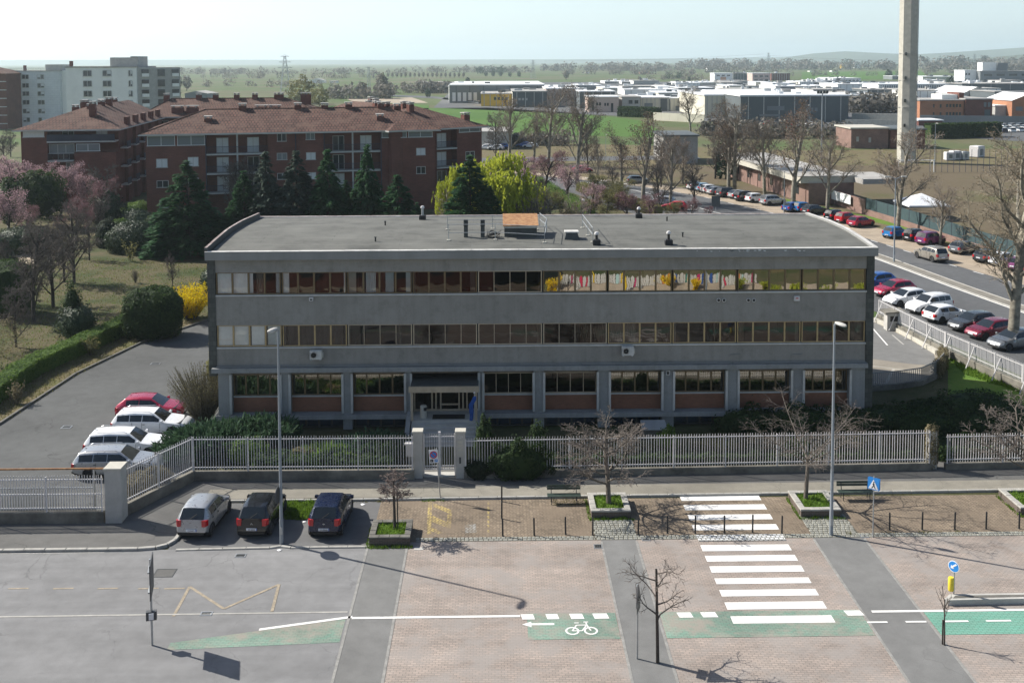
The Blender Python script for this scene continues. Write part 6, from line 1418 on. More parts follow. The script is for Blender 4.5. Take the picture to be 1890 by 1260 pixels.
p = at(285, 452); bush('dark trimmed block right of the laurel mound', (p.x, p.y+3, 0), 2.0, 1.6, 1.9, 3000, .1, 'leaf_hedge', box=4, lump=.03, zc=1.6)
p, h = hgt(197, 422, 366); bush('evergreen magnolia with glossy leaves in the park', p, 2.1, 2.1, 2.9, 3600, .16, 'leaf_laurel', name='magnolia_tree', cat='tree', lump=.2, zc=h*.56)
p, h = hgt(75, 420, 314); bush('big dark evergreen tree amid the pink plum trees', p, 3.6, 3.0, h*.42, 6500, .2, 'leaf_hedge', name='evergreen_tree', cat='tree', lump=.22, zc=h*.55)
p, h = hgt(28, 420, 325); bush('lower dark evergreen tree at the left edge amid the plums', p, 3.0, 2.6, h*.42, 4500, .2, 'leaf_hedge', name='evergreen_tree', cat='tree', lump=.22, zc=h*.52)
p = at(18, 590); bush('tall dark trimmed hedge at the left edge of the park', (p.x-1, p.y+2, 0), 2.2, 2.0, 2.6, 5000, .09, 'leaf_hedge', box=4, lump=.03, zc=2.4, name='hedge', cat='hedge')
p = at(8, 498); bush('small dark round bush at the left edge', (p.x-.3, p.y+1, 0), 1.3, 1.3, 1.1, 1800, .09, 'leaf_dark', lump=.05)
p = at(25, 478); bush('grey green curved hedge in the left of the park', (p.x-1, p.y+4, 0), 4.2, 2.2, 1.7, 4500, .12, 'leaf_laurel', lump=.06, name='hedge', cat='hedge')
p = at(85, 462); bush('brown twiggy round bush in the park', (p.x, p.y+1.5, 0), 1.4, 1.4, 1.5, 2500, .07, 'shrub_dry', lump=.08)
p = at(5, 660); bush('brown bare shrub at the left edge by the hedge', (p.x-.3, p.y+1, 0), 1.3, 1.3, 1.5, 1600, .06, 'shrub_dry', lump=.25, corem=False)
p, h = hgt(241, 482, 436); t = stems('young sapling with yellow green leaves before the laurel mound', p, 9, h, .75, .11, 'olive', 40, name='young_tree', cat='tree', seed=9)
p, h = hgt(319, 530, 462); place_tree('park1', p, h, 'tiny bare tree on the lawn left of the forsythia', 'tree', 'young_tree', sx=.8)
p, h = hgt(250, 522, 492); place_tree('shrub1', p, h, 'low bare shrub on the park lawn', 'shrub', 'bare_shrub')
grass([(-36, 66), (-31, 84), (-25, 93), (-20, 112), (-60, 125), (-75, 90), (-60, 70)], 26000, .16, 'olive', wd=.035, z=-.02)
grass([(-36, 66), (-31, 84), (-25, 93), (-20, 112), (-60, 125), (-75, 90), (-60, 70)], 9000, .13, 'grassblade', wd=.035, z=-.02)
grass([(-32.8, 57), (-31.4, 66), (-30.9, 75), (-28.9, 83.8), (-31.6, 84.3), (-34.3, 75), (-35.2, 65), (-36, 57)], 4500, .14, 'olive', wd=.03)
# lit clipped hedge along the driveway and the other hedges
def hedge(label, pts, w_, h, n, size, m, name='hedge', z=0, group=None, cat='hedge'):
    rng = np.random.default_rng(len(bpy.data.objects)); P = []; O = []; Lt = sum((Vector(b)-Vector(a)).length for a, b in zip(pts, pts[1:])); Vc = []
    t = thing(name, label, cat, (pts[0][0], pts[0][1], z), 0, group); r0 = Vector((pts[0][0], pts[0][1]))
    for a, b in zip(pts, pts[1:]):
        a, b = Vector(a[:2])-r0, Vector(b[:2])-r0; d = (b-a); L = d.length; u = d/L; q = Vector((-u.y, u.x)); k = int(n*L/Lt)
        s = rng.uniform(0, 1, k); f = rng.uniform(0, 2*h+w_, k)
        off = np.where(f < h, -w_/2, np.where(f < h+w_, f-h-w_/2, w_/2)); zz = np.where(f < h, f, np.where(f < h+w_, h, 2*h+w_-f))
        wob = .07*np.sin(s*L*2.1)+.05*np.sin(s*L*5+1)+rng.normal(0, .05, k)
        nx = np.where(f < h, -1, np.where(f < h+w_, 0, 1)); nz = np.where((f >= h) & (f < h+w_), 1, 0)
        off = off+nx*wob; zz = np.maximum(zz+nz*wob, .03)
        P.append(np.stack([a.x+u.x*L*s+q.x*off, a.y+u.y*L*s+q.y*off, zz], 1)); O.append(np.stack([q.x*nx, q.y*nx, nz], 1).astype(float))
        w2, h2 = w_*.43, h*.93
        c = [a-q*w2, a+q*w2, b+q*w2, b-q*w2]
        Vc += [[(c[0].x, c[0].y, h2), (c[3].x, c[3].y, h2), (c[2].x, c[2].y, h2), (c[1].x, c[1].y, h2)], [(c[0].x, c[0].y, 0), (c[3].x, c[3].y, 0), (c[3].x, c[3].y, h2), (c[0].x, c[0].y, h2)], [(c[2].x, c[2].y, 0), (c[1].x, c[1].y, 0), (c[1].x, c[1].y, h2), (c[2].x, c[2].y, h2)], [(c[1].x, c[1].y, 0), (c[0].x, c[0].y, 0), (c[0].x, c[0].y, h2), (c[1].x, c[1].y, h2)], [(c[3].x, c[3].y, 0), (c[2].x, c[2].y, 0), (c[2].x, c[2].y, h2), (c[3].x, c[3].y, h2)]]
    V = np.concatenate([leafquads(np.concatenate(P), size, rng, np.concatenate(O)), np.array(Vc)])
    piece('foliage', npmesh('foliage', V, M[m]), t); return t
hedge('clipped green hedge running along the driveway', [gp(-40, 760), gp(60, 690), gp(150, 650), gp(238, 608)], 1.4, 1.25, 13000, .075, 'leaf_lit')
for k, (px, py, top, w_) in enumerate(((170, 655, 618, .7), (30, 745, 700, .5), (12, 700, 668, .8))):
    p, h = hgt(px, py, top); stems(('small yellow green shrub at the foot of the hedge', 'low bare twigs in the planting strip', 'dark low shrub at the left end of the hedge')[k], p, 26, h, w_, .09, ('olive', 'shrub_dry', 'leaf_hedge')[k], 16, seed=k)
p = at(368, 790); stems('tall dry grey brown shrub at the left corner of the office', (p.x-.1, p.y+1.2, 0), 420, 3.7, 1.9, .05, 'corner_bush', 60, name='dry_shrub', seed=11, asp=.3)
p = at(392, 760); bush('green top of the evergreen shrub at the office corner', (p.x-.3, p.y+3.2, 0), 1.1, 1.1, 1.7, 1800, .08, 'olive', lump=.25, zc=1.8)
def juniper(label, p, rx, ry, h, n, m='juniper', seed=0, group='junipers in the front garden', size=.3):
    rng = np.random.default_rng(seed); t = thing('juniper_bush', label, 'bush', p, 0, group); k = n//24; a = rng.uniform(0, 2*PI, k); r = np.sqrt(rng.uniform(0, 1, k))
    V = []
    base = np.stack([np.cos(a)*r*rx*.6, np.sin(a)*r*ry*.6, np.full(k, .05)], 1); d = np.stack([np.cos(a)*r*rx*.55, np.sin(a)*r*ry*.55, h*(1-.4*r)*rng.uniform(.6, 1.1, k)], 1)
    f = rng.uniform(.25, 1, (k, 24, 1)); P = (base[:, None, :]+d[:, None, :]*f+rng.normal(0, .10, (k, 24, 3))).reshape(-1, 3)
    dn = d/np.linalg.norm(d, axis=1)[:, None]; o = np.repeat(dn, 24, 0)+rng.normal(0, .35, (k*24, 3)); o /= np.linalg.norm(o, axis=1)[:, None]
    sd_ = np.cross(o, rng.normal(0, 1, (k*24, 3))); sd_ /= np.linalg.norm(sd_, axis=1)[:, None]; s = size*rng.uniform(.5, 1.2, (k*24, 1))
    V = np.stack([P-o*s*.5, P-sd_*s*.22, P+o*s, P+sd_*s*.22], 1); V[:, :, 2] = np.maximum(V[:, :, 2], .02)
    piece('foliage', npmesh('foliage', V, M[m]), t); return t
juniper('spreading juniper in the left corner behind the slanting fence', gp(400, 842)+Vector((-.3, .4, 0)), 2.6, 1.6, 1.9, 9000, seed=1)
juniper('juniper under the first basement windows', gp(470, 830)+Vector((.2, .6, 0)), 2.2, 1.4, 1.9, 7000, seed=2)
juniper('dark juniper behind the parked white estate cars', gp(340, 850)+Vector((0, .2, 0)), 1.6, 1.4, 1.2, 5000, seed=3)
juniper('low juniper left of the entrance stair', gp(690, 850)+Vector((0, .5, 0)), 1.9, 1.1, 1.5, 5000, seed=4)
juniper('low juniper behind the fence left of the letter box', gp(610, 862)+Vector((0, .6, 0)), 2.2, .9, .9, 5000, 'leaf_lit', seed=5)
bush('clipped dark hedge along the slanting fence beside the gatepost', gp(262, 925)+Vector((0, .9, 0)), 1.5, .8, .75, 3000, .07, 'shrub_dry', lump=.1, rot=.9)
FG = [(450, 868, 1.4, 1.25, 'leaf_lit', 'bright green bush behind the left fence'), (560, 866, 1.0, .8, 'shrub_dry', 'brown low bush behind the left fence'), (708, 868, 1.1, 1.2, 'leaf_hedge', 'dark green bush behind the fence near the letter box'), (1236, 853, .65, 1.5, 'leaf_lit', 'small bright conical bush behind the long fence'), (1170, 858, 1.3, .9, 'shrub_dry', 'reddish brown hedge piece behind the spreading street tree'), (1330, 852, 1.5, .9, 'olive', 'pale dry bush behind the long fence'), (1430, 848, 1.3, .9, 'shrub_dry', 'brown bush behind the fence left of the pollarded tree'), (1480, 850, 1.2, .9, 'leaf_lit', 'green bush behind the pollarded tree'), (1590, 846, 1.2, .9, 'olive', 'green bush behind the fence right of the street lamp'), (1665, 846, 1.1, .8, 'shrub_dry', 'brown bush left of the ivy pillar'), (1800, 838, .9, .8, 'leaf_lit', 'small bright bush behind the lower fence'), (1850, 838, 1.0, .8, 'shrub_dry', 'reddish brown bush behind the lower fence')]
for px, py, r_, h, m_, lab in FG: bush(lab, gp(px, py)+Vector((0, .9, 0)), r_, .6, h*.62, 1700, .075, m_, lump=.25, zc=h*.5, group='bushes behind the picket fence', corem=(m_ != 'shrub_dry'))
bush('tall ivy mass on the fence right of the gate', gp(893, 868)+Vector((0, .25, 0)), .5, .4, 1.35, 2000, .075, 'leaf_hedge', lump=.35, zc=1.5, name='ivy', cat='ivy')
bush('second ivy column climbing the fence', gp(995, 872)+Vector((0, .25, 0)), .5, .4, 1.25, 1800, .075, 'leaf_hedge', lump=.4, zc=1.4, name='ivy', cat='ivy')
bush('wide dark ivy hedge swallowing the fence right of the gate', gp(958, 886)+Vector((0, .1, 0)), 1.75, .65, 1.15, 6500, .085, 'leaf_hedge', lump=.38, zc=.85, name='ivy', cat='ivy')
bush('low dark ivy patch at the foot of the right gate pillar', gp(882, 886)+Vector((0, .15, 0)), .75, .5, .6, 2000, .075, 'leaf_dark', lump=.2, zc=.5, name='ivy', cat='ivy')
p = gp(1720, 868); t = thing('ivy_pillar', 'pillar overgrown with dry ivy between the two right fences', 'pillar', p); MB().box(-.22, .22, -.1, .35, 0, 2.25).build('shaft', M['conc_pale'], t)
V = ellcloud(.34, .34, 1.2, 2200, .06, 5, .2, box=4); V[:, :, 2] += 1.2; V[:, :, 1] += .12; piece('foliage', npmesh('foliage', V, M['shrub_dry']), t)
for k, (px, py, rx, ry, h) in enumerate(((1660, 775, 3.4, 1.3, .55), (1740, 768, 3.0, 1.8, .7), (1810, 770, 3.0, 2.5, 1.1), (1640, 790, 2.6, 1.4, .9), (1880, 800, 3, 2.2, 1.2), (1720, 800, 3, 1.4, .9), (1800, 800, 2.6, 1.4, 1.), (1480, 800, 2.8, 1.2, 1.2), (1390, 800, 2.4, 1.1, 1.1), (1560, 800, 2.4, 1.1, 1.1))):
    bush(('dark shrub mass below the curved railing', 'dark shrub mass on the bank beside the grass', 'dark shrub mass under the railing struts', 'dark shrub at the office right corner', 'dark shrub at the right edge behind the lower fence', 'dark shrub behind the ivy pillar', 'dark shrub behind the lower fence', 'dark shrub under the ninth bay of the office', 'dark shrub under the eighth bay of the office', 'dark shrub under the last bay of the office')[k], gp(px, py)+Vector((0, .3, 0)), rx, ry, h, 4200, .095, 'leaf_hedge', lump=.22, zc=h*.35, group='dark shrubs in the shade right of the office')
V = ellcloud(.4, .4, .55, 1200, .06, 8, .3); t = thing('ivy', 'pale ivy clump at the end of the curved railing', 'ivy', (34.2, 77.2, .5)); piece('foliage', npmesh('foliage', V, M['shrub_dry']), t)
hedge('dark undergrowth along the inside of the long fence', [FC+Vector((1.2, 1.9, 0)), FD+Vector((-.5, 1.9, 0))], 1.6, .6, 9000, .1, 'leaf_hedge', 'undergrowth', cat='undergrowth')
hedge('dark undergrowth along the inside of the left fence', [FA+Vector((3, 2.0, 0)), FB+Vector((-1.2, 1.6, 0))], 1.6, .7, 6000, .1, 'leaf_hedge', 'undergrowth', cat='undergrowth')
hedge('dark undergrowth inside the lower right fence', [FD+Vector((1, 1.9, 0)), FD+Vector((14, 2.2, 0))], 1.6, .8, 6000, .1, 'leaf_hedge', 'undergrowth', cat='undergrowth')
b0 = [(31.7, 72.6), (33.2, 74.7), (34.0, 76.6)]; hedge('dry ivy over the curved railing', b0, .4, 1.15, 3400, .06, 'shrub_dry', 'ivy', cat='ivy')
# behind the office: willow, shrubs, hedges
p, h = hgt(912, 440, 286); place_tree('willow', p, h, 'yellow green weeping willow in fresh leaf', 'tree', 'willow_tree', sx=1.5)
p, h = hgt(838, 440, 300); place_tree('willow', p, h*.93, 'yellow green willow left of the dark conifer', 'tree', 'willow_tree', sx=.7)
SB = [((850, 448), 346, 'shrub0', 1.3, 'pale bare shrub just behind the roof parapet'), ((985, 440), 335, 'shrub1', 1.4, 'bare brown shrub right of the willow'), ((1005, 372), 275, 'darkblossom0', 1.2, 'pinkish plum shrub beside the lit hedge'), ((1045, 380), 300, 'blossom1', 1.2, 'pale pink plum shrub behind the garden lamp'), ((965, 352), 283, 'blossom0', 1.2, 'pink plum shrub right of the willow top'), ((1088, 415), 335, 'blossom0', 1.1, 'pale plum shrub right of the lit hedge'), ((1120, 420), 345, 'olive0', 1.2, 'olive green shrub behind the roof'), ((1160, 420), 352, 'darkblossom1', 1.3, 'purple plum shrub behind the rear roof vent'), ((1200, 420), 358, 'darkblossom0', 1.3, 'purple plum shrub right of the rear roof vent'), ((1275, 412), 366, 'darkblossom1', 1.1, 'purple plum shrub left of the dark sign back'), ((1060, 425), 350, 'shrub1', 1.3, 'bare grey shrub behind the roof rail'), ((1020, 430), 345, 'olive1', 1.2, 'olive shrub behind the rusty hatch'), ((1140, 385), 330, 'olive1', 1.3, 'green shrub on the avenue hedge end'), ((1100, 380), 318, 'olive0', 1.2, 'olive green shrub at the end of the lit hedge'), ((1240, 415), 372, 'olive1', 1., 'olive shrub between the purple shrubs'), ((1305, 414), 378, 'darkblossom0', .9, 'purple plum shrub beside the dark sign back'), ((935, 440), 350, 'shrub0', 1.2, 'bare shrub before the willow')]
for q, top, key, sx, lab in SB:
    p, h = hgt(q[0], q[1], top); place_tree(key, p, max(h, 1.2), lab, 'shrub', 'shrub', 'shrubs behind the office roof', sx=sx)
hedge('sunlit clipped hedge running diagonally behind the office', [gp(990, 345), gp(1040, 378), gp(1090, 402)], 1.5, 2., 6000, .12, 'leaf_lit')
hedge('clipped hedge along the avenue behind the plum shrubs', [gp(1070, 352), gp(1150, 378), gp(1215, 400)], 1.6, 1.6, 5000, .12, 'olive')
hedge('dark hedge along the apartments right side', [gp(240, 398), gp(268, 395)], 1.5, 1.8, 1500, .12, 'leaf_lit')
for k, (px, py, r_, m_) in enumerate(((240, 415, 1.8, 'leaf_lit'), (255, 425, 2.0, 'leaf_laurel'), (262, 400, 1.6, 'leaf_lit'), (285, 440, 1.3, 'olive'), (222, 432, 1.4, 'leaf_lit'))):
    p = gp(px, py); bush(('bright green bush beside the apartment corner', 'rounded laurel bush behind the park mound', 'clipped lime green bush at the apartment wall', 'olive bush at the foot of the broad conifer', 'lime green hedge end behind the park mound')[k], p, r_*1.2, r_, r_*.8, 1800, .11, m_, lump=.1, group='bushes by the apartments')
for k, (px, py) in enumerate(((216, 380), (1076, 370))):
    p, h = hgt(px, py+32, py); t = thing('garden_lamp', 'white globe garden lamp '+('in the park before the brick block' if k == 0 else 'among the plum shrubs behind the office'), 'lamp', p); MB().cyl((0, 0, 0), (0, 0, h-.2), .05, n=6).build('pole', M['steel'], t); MB().lathe([(.05, -.25), (.2, -.15), (.26, 0), (.2, .17), (0, .25)], (0, 0, h), 12).build('globe', M['sign_white'], t, smooth=True)
hedge('long dark hedge before the factory car park', [gp(1712, 256), gp(1842, 252)], 3, 4.2, 4000, .4, 'leaf_hedge')
hedge('ivy hedge before the far grey buildings', [gp(1145, 215), gp(1215, 218)], 4, 4, 2500, .4, 'leaf_hedge')
# ------------------------------------------------------------ apartments
M['apt_brick'] = bricks('apartment_brick', (.16, .06, .045), (.125, .048, .038), (.17, .10, .08), .5, .14, .012, True, .9, .2)
M['tiles'] = bricks('roof_tiles', (.135, .064, .046), (.095, .048, .037), (.035, .02, .017), .5, .8, .09, False, .9, .25, stain=(.13, .078, .058))
M['shutter'] = mat('white_shutter', (.60, .62, .62), .7, .06, 3)
M['slab'] = mat('balcony_slab', (.45, .45, .43), .85, .12, 1)
M['rail_dark'] = mat('dark_railing', (.03, .035, .06), .6, .2, 2)
M['win_dark'] = paint('window_dark', (.03, .035, .04), 0, .1)
M['white_wall'] = mat('white_render', (.80, .80, .76), .9, .07, .3)
M['cream_wall'] = mat('cream_render', (.56, .53, .43), .9, .1, .1)
M['grey_clad'] = mat('grey_cladding', (.17, .185, .19), .7, .12, .06)
M['dark_clad'] = mat('dark_cladding', (.085, .10, .105), .7, .15, .06)
M['pink_wall'] = mat('pink_render', (.55, .42, .36), .9, .08, .3)
M['peach'] = mat('peach_render', (.62, .34, .2), .9, .08, .3)
M['yellow_wall'] = mat('yellow_panel', (.68, .42, .03), .7, .1, .3)
M['orange_brick'] = bricks('orange_office_brick', (.42, .19, .10), (.36, .155, .085), (.35, .2, .13), .5, .14, .012, True, .9, .15)
M['old_brick'] = bricks('pink_old_brick', (.235, .145, .12), (.19, .12, .10), (.24, .17, .14), .4, .12, .012, True, .9, .25)
M['roof_white'] = mat('white_roof', (.72, .73, .73), .6, .1, .05)
M['roof_grey'] = mat('grey_roof', (.33, .32, .30), .9, .25, .3)
M['block_wall'] = bricks('white_block_wall', (.66, .68, .68), (.61, .63, .64), (.48, .5, .51), 1.6, .8, .03, True, .9, .08)
def local(t, a, b):
    a, b = Vector(a[:2]), Vector(b[:2]); d = b-a; t.location = (a.x, a.y, 0); t.rotation_euler = (0, 0, math.atan2(d.y, d.x)); return d.length
def hip(t, W, D, ez, rz_, oh=.9, hipl=None, hipr=None, back=True):
    hl, hr = (D/2*1.0 if hipl is None else hipl), (D/2*1.0 if hipr is None else hipr); b = MB()
    e = [(-oh, -oh, ez), (W+oh, -oh, ez), (W+oh, D+oh, ez), (-oh, D+oh, ez)]; r = [(hl, D/2, rz_), (W-hr, D/2, rz_)]
    b.v += e+r+[(x, y, z-.22) for x, y, z in e]; b.f += [(0, 1, 5, 4), (1, 2, 5), (2, 3, 4, 5), (3, 0, 4)]; b.m += [0]*4
    for i in range(4): b.f.append((6+i, 6+(i+1) % 4, (i+1) % 4, i)); b.m.append(1)
    b.f.append((9, 8, 7, 6)); b.m.append(1)
    ro = b.build('roof', [M['tiles'], M['slab']], t)
    rd = MB(); rd.cyl(r[0], r[1], .13, n=6)
    for i, j in ((0, 0), (1, 1), (2, 1), (3, 0)): rd.cyl(e[i], r[j], .11, n=6)
    rd.build('ridge_tiles', M['tiles'], ro)
    return ro
def chimney(ro, x, y, z, h=1.3, w_=.55, d=.55):
    c = MB().box(x-w_, x+w_, y-d, y+d, z-1, z+h).build('chimney', M['apt_brick'], ro)
    b = MB()
    for sx in (-1, 1):
        for sy in (-1, 1): b.box(x+sx*w_*.7-.1, x+sx*w_*.7+.1, y+sy*d*.7-.1, y+sy*d*.7+.1, z+h, z+h+.28)
    b.bbox(x-w_*1.15, x+w_*1.15, y-d*1.15, y+d*1.15, z+h+.28, z+h+.4, .03)
    for f_, v_ in ((b, b.v),): c2 = b.mesh('cap', M['conc_pale'])
    o = bpy.data.objects.new('chimney', c2); COL.objects.link(o); o.parent = ro
    return c
def win(t, u0, u1, z0, z1, y=0., pane_='shutter', frame='slab', div=0, name='window', d=.12):
    f = MB(); f.box(u0-.08, u0, y-.05, y+d, z0, z1); f.box(u1, u1+.08, y-.05, y+d, z0, z1); f.box(u0-.08, u1+.08, y-.05, y+d, z1, z1+.08); f.box(u0-.14, u1+.14, y-.14, y+d, z0-.1, z0)
    for k in range(1, div): x = lerp(u0, u1, k/div); f.box(x-.05, x+.05, y-.03, y+.02, z0, z1)
    w_ = f.build(name, M[frame], t); b = MB(); b.quad((u0, y-.012, z0), (u1, y-.012, z0), (u1, y-.012, z1), (u0, y-.012, z1)); b.build('pane', M[pane_], w_); return w_
def wallblocks(t, W, D, ez, recs, rd=1.6):
    b = MB(); x = 0
    for a, c in sorted(recs): 
        if a > x: b.box(x, a, 0, rd+.01, 0, ez-.2)
        x = c
    if x < W: b.box(x, W, 0, rd+.01, 0, ez-.2)
    b.box(.0, W, rd+.012, D, 0, ez-.2); return b.build('wall', M['apt_brick'], t)
def balcony(t, a, c, z, front=0., rd=1.6, posts=(), door=True, proud=.12):
    s_ = MB().box(a+.01, c-.01, front-proud, rd, z-.22, z).build('balcony', M['slab'], t)
    b = MB(); n = int((c-a)/.14)
    for i in range(n+1): x = lerp(a+.05, c-.05, i/n); b.box(x-.012, x+.012, front-proud+.02, front-proud+.05, z, z+1.0)
    b.box(a+.02, c-.02, front-proud, front-proud+.07, z+1.0, z+1.06); b.build('railing', M['rail_dark'], s_)
    if door:
        k = 2 if c-a > 4 else 1
        for i in range(k):
            x = lerp(a, c, (i+.5)/k); o = random.random()
            win(t, x-.8, x+.8, z+.05, z+2.2, rd, 'shutter' if o < .4 else 'win_dark', 'slab', 2, 'balcony_door', .01)
AZ = 12.4
A = thing('apartment_building', 'long brick apartment block with tiled hip roof directly behind the conifers', 'building', group='brick apartment blocks')
a0, a1 = gp(268, 248, AZ), gp(802, 239, AZ); WA = local(A, a0, a1); DA = 15.
uA = lambda px: (px-268)/(802-268)*WA
recs = [(uA(375), uA(487)), (uA(592), uA(697))]
wallblocks(A, WA, DA, AZ, recs); roA = hip(A, WA, DA, AZ, 15.6, .9, 8, 6)
yA = (a0.y+a1.y)/2
zA = lambda py: zat(530, py, yA)[1]
for a, c in ((272, 319), (325, 372), (701, 747), (752, 797)): win(A, uA(a), uA(c), zA(264 if a < 500 else 257), AZ-.35, -.0, 'grey_clad', 'shutter', 2, 'loft_window')
for a, c, t_, b_, pn in ((287, 305, 289, 303, 'shutter'), (343, 360, 287, 302, 'shutter'), (287, 306, 328, 339, 'win_dark'), (715, 731, 281, 292, 'shutter'), (767, 783, 279, 291, 'shutter'), (715, 731, 316, 327, 'win_dark'), (767, 783, 314, 326, 'win_dark'), (505, 520, 247, 260, 'win_dark'), (558, 573, 246, 258, 'grey_clad'), (504, 521, 283, 294, 'grey_clad'), (558, 574, 283, 295, 'shutter'), (504, 521, 320, 330, 'win_dark'), (558, 574, 320, 331, 'shutter'), (343, 360, 325, 340, 'win_dark'), (291, 306, 363, 376, 'grey_clad')):
    win(A, uA(a), uA(c), zA(b_), zA(t_), 0, pn, 'slab', 2)
for a, c in recs:
    for z in (9.3, 6.4, 3.5): balcony(A, a, c, z)
    MB().box((a+c)/2-.12, (a+c)/2+.12, -.08, .15, 0, AZ-.25).build('column', M['slab'], A)
for px in (374.5, 538, 591, 698.5): MB().cyl((uA(px), -.1, 0), (uA(px), -.1, AZ), .08, n=6).build('downpipe', M['rail_dark'], A)
t_ = MB()
for k in range(24): x = uA(490)+k*.1; 
for u, y, z in ((uA(376), 3.6, 13.6), (uA(437), 7.5, 15.3), (uA(543), 7.5, 15.3), (uA(642), 7.5, 15.3), (uA(706), 7.5, 15.3), (uA(700), 3.2, 13.6), (uA(738), 7.0, 15.0), (uA(595), 7.9, 15.2)): chimney(roA, u, y, z-.3, 1.1)
B = thing('apartment_building', 'brick apartment block at the right end with angled hip roof', 'building', group='brick apartment blocks')
b0_, b1_ = gp(722, 241, AZ), gp(889, 233, AZ); WB = local(B, b0_, b1_); DB = 34
uB = lambda px: (px-722)/(889-722)*WB
wallblocks(B, WB, DB, AZ, [(uB(803), uB(841))])
b = MB(); e = [(-.9, -.9, AZ), (WB+.9, -.9, AZ), (WB+.9, DB, AZ), (-.9, DB, AZ)]; r = [(WB/2, WB/2, 15.8), (WB/2, DB-4, 15.8)]
b.v += e+r+[(x, y, z-.22) for x, y, z in e]; b.f += [(0, 1, 4), (1, 2, 5, 4), (2, 3, 5), (3, 0, 4, 5), (6, 7, 1, 0), (7, 8, 2, 1), (9, 6, 0, 3), (9, 8, 7, 6)]; b.m += [0, 0, 0, 0, 1, 1, 1, 1]; roB = b.build('roof', [M['tiles'], M['slab']], B)
for k in range(9): chimney(roB, WB/2+random.uniform(-2.5, 2.5), 6+k*2.6, 14.6+random.uniform(-.3, .6), 1.2, .45, .45)
chimney(roB, WB-1.6, 2.4, 13.2, 1.0)
zB = lambda py: zat(850, py, (b0_.y+b1_.y)/2)[1]
win(B, uB(846), uB(885), zB(246), AZ-.3, 0, 'grey_clad', 'shutter', 2, 'loft_window')
for z in (9.2, 6.2, 3.2): balcony(B, uB(803), uB(841), z)
win(B, uB(858), uB(874), zB(298), zB(284), 0, 'win_dark', 'slab', 2)
C_ = thing('apartment_building', 'brick apartment block on the left with terrace and dark railing', 'building', group='brick apartment blocks')
c0, c1 = gp(38, 240, AZ), gp(212, 238, AZ); WC = local(C_, c0, c1); DC = 36
uC = lambda px: (px-38)/(212-38)*WC
wallblocks(C_, WC, DC, AZ, [(uC(86), uC(212))], 2.2)
b = MB(); e = [(-1, -1, AZ), (WC+1, -1, AZ), (WC+1, DC, AZ), (-1, DC, AZ)]; r = [(WC/2+1, 7.5, 15.7), (WC/2+1, DC, 15.7)]
b.v += e+r+[(x, y, z-.22) for x, y, z in e]; b.f += [(0, 1, 4), (1, 2, 5, 4), (3, 0, 4, 5), (6, 7, 1, 0), (7, 8, 2, 1), (9, 6, 0, 3), (9, 8, 7, 6), (2, 3, 5)]; b.m += [0, 0, 0, 1, 1, 1, 1, 0]; roC = b.build('roof', [M['tiles'], M['slab']], C_)
for k in range(10): chimney(roC, WC/2+random.uniform(-3.5, 4.5), 4+k*3., 14.4+random.uniform(-.5, .8), 1.3, .5, .45)
zC = lambda py: zat(120, py, (c0.y+c1.y)/2)[1]
win(C_, uC(43), uC(80), zC(252), AZ-.3, 0, 'shutter', 'shutter', 2, 'loft_window')
balcony(C_, uC(86), uC(212), zC(263)+.2, 0, 2.2, door=True, proud=.3)
MB().box(uC(86), uC(212), -.28, -.22, zC(262), zC(249)).build('parapet', M['rail_dark'], C_)
b = MB(); b.box(uC(135), uC(212), 0, 2.2, 0, zC(282)); b.build('wall', M['apt_brick'], C_)
win(C_, uC(140), uC(182), zC(279), zC(267), .02, 'grey_clad', 'shutter', 2, 'loft_window'); win(C_, uC(88), uC(133), zC(283), zC(267), .6, 'grey_clad', 'slab', 3)
balcony(C_, uC(86), uC(134), zC(296)); win(C_, uC(115), uC(132), zC(320), zC(303), 1.5, 'grey_clad')
for k in range(5):
    MB().box(WC-.02, WC+.5, 6+k*6, 8.2+k*6, 0, 14).build('stair_tower', M['apt_brick'], C_)
    for z in (9.2, 6.2, 3.2):
        b = MB(); b.box(WC, WC+1.1, 3.2+k*6, 5.6+k*6, z-.2, z); b.build('balcony', M['slab'], C_); b = MB(); b.box(WC+1.04, WC+1.1, 3.2+k*6, 5.6+k*6, z, z+1); b.build('railing', M['rail_dark'], C_)
        b = MB(); b.box(WC-.05, WC+.04, 9+k*6, 10+k*6, z+.8, z+2.1); b.build('window', M['win_dark'], C_)
D2 = thing('apartment_building', 'rear brick apartment block joining the others behind the long roof', 'building', group='brick apartment blocks')
d0, d1 = gp(262, 216, AZ), gp(596, 213, AZ); WD = local(D2, d0, d1)
wallblocks(D2, WD, 15, AZ, [(1, 12)]); roD = hip(D2, WD, 15, AZ, 15.6, .9, 4, 8); balcony(D2, 1, 12, 9.3)
uD = lambda px: (px-262)/(596-262)*WD
for px in (292, 353, 385, 425, 460, 502, 510, 553, 563): chimney(roD, uD(px), 7.4, 15.2, 1.1, .5)
for px in (325, 352, 480, 505): chimney(roD, uD(px), 1.2, 12.9, 1.2, 1.1)
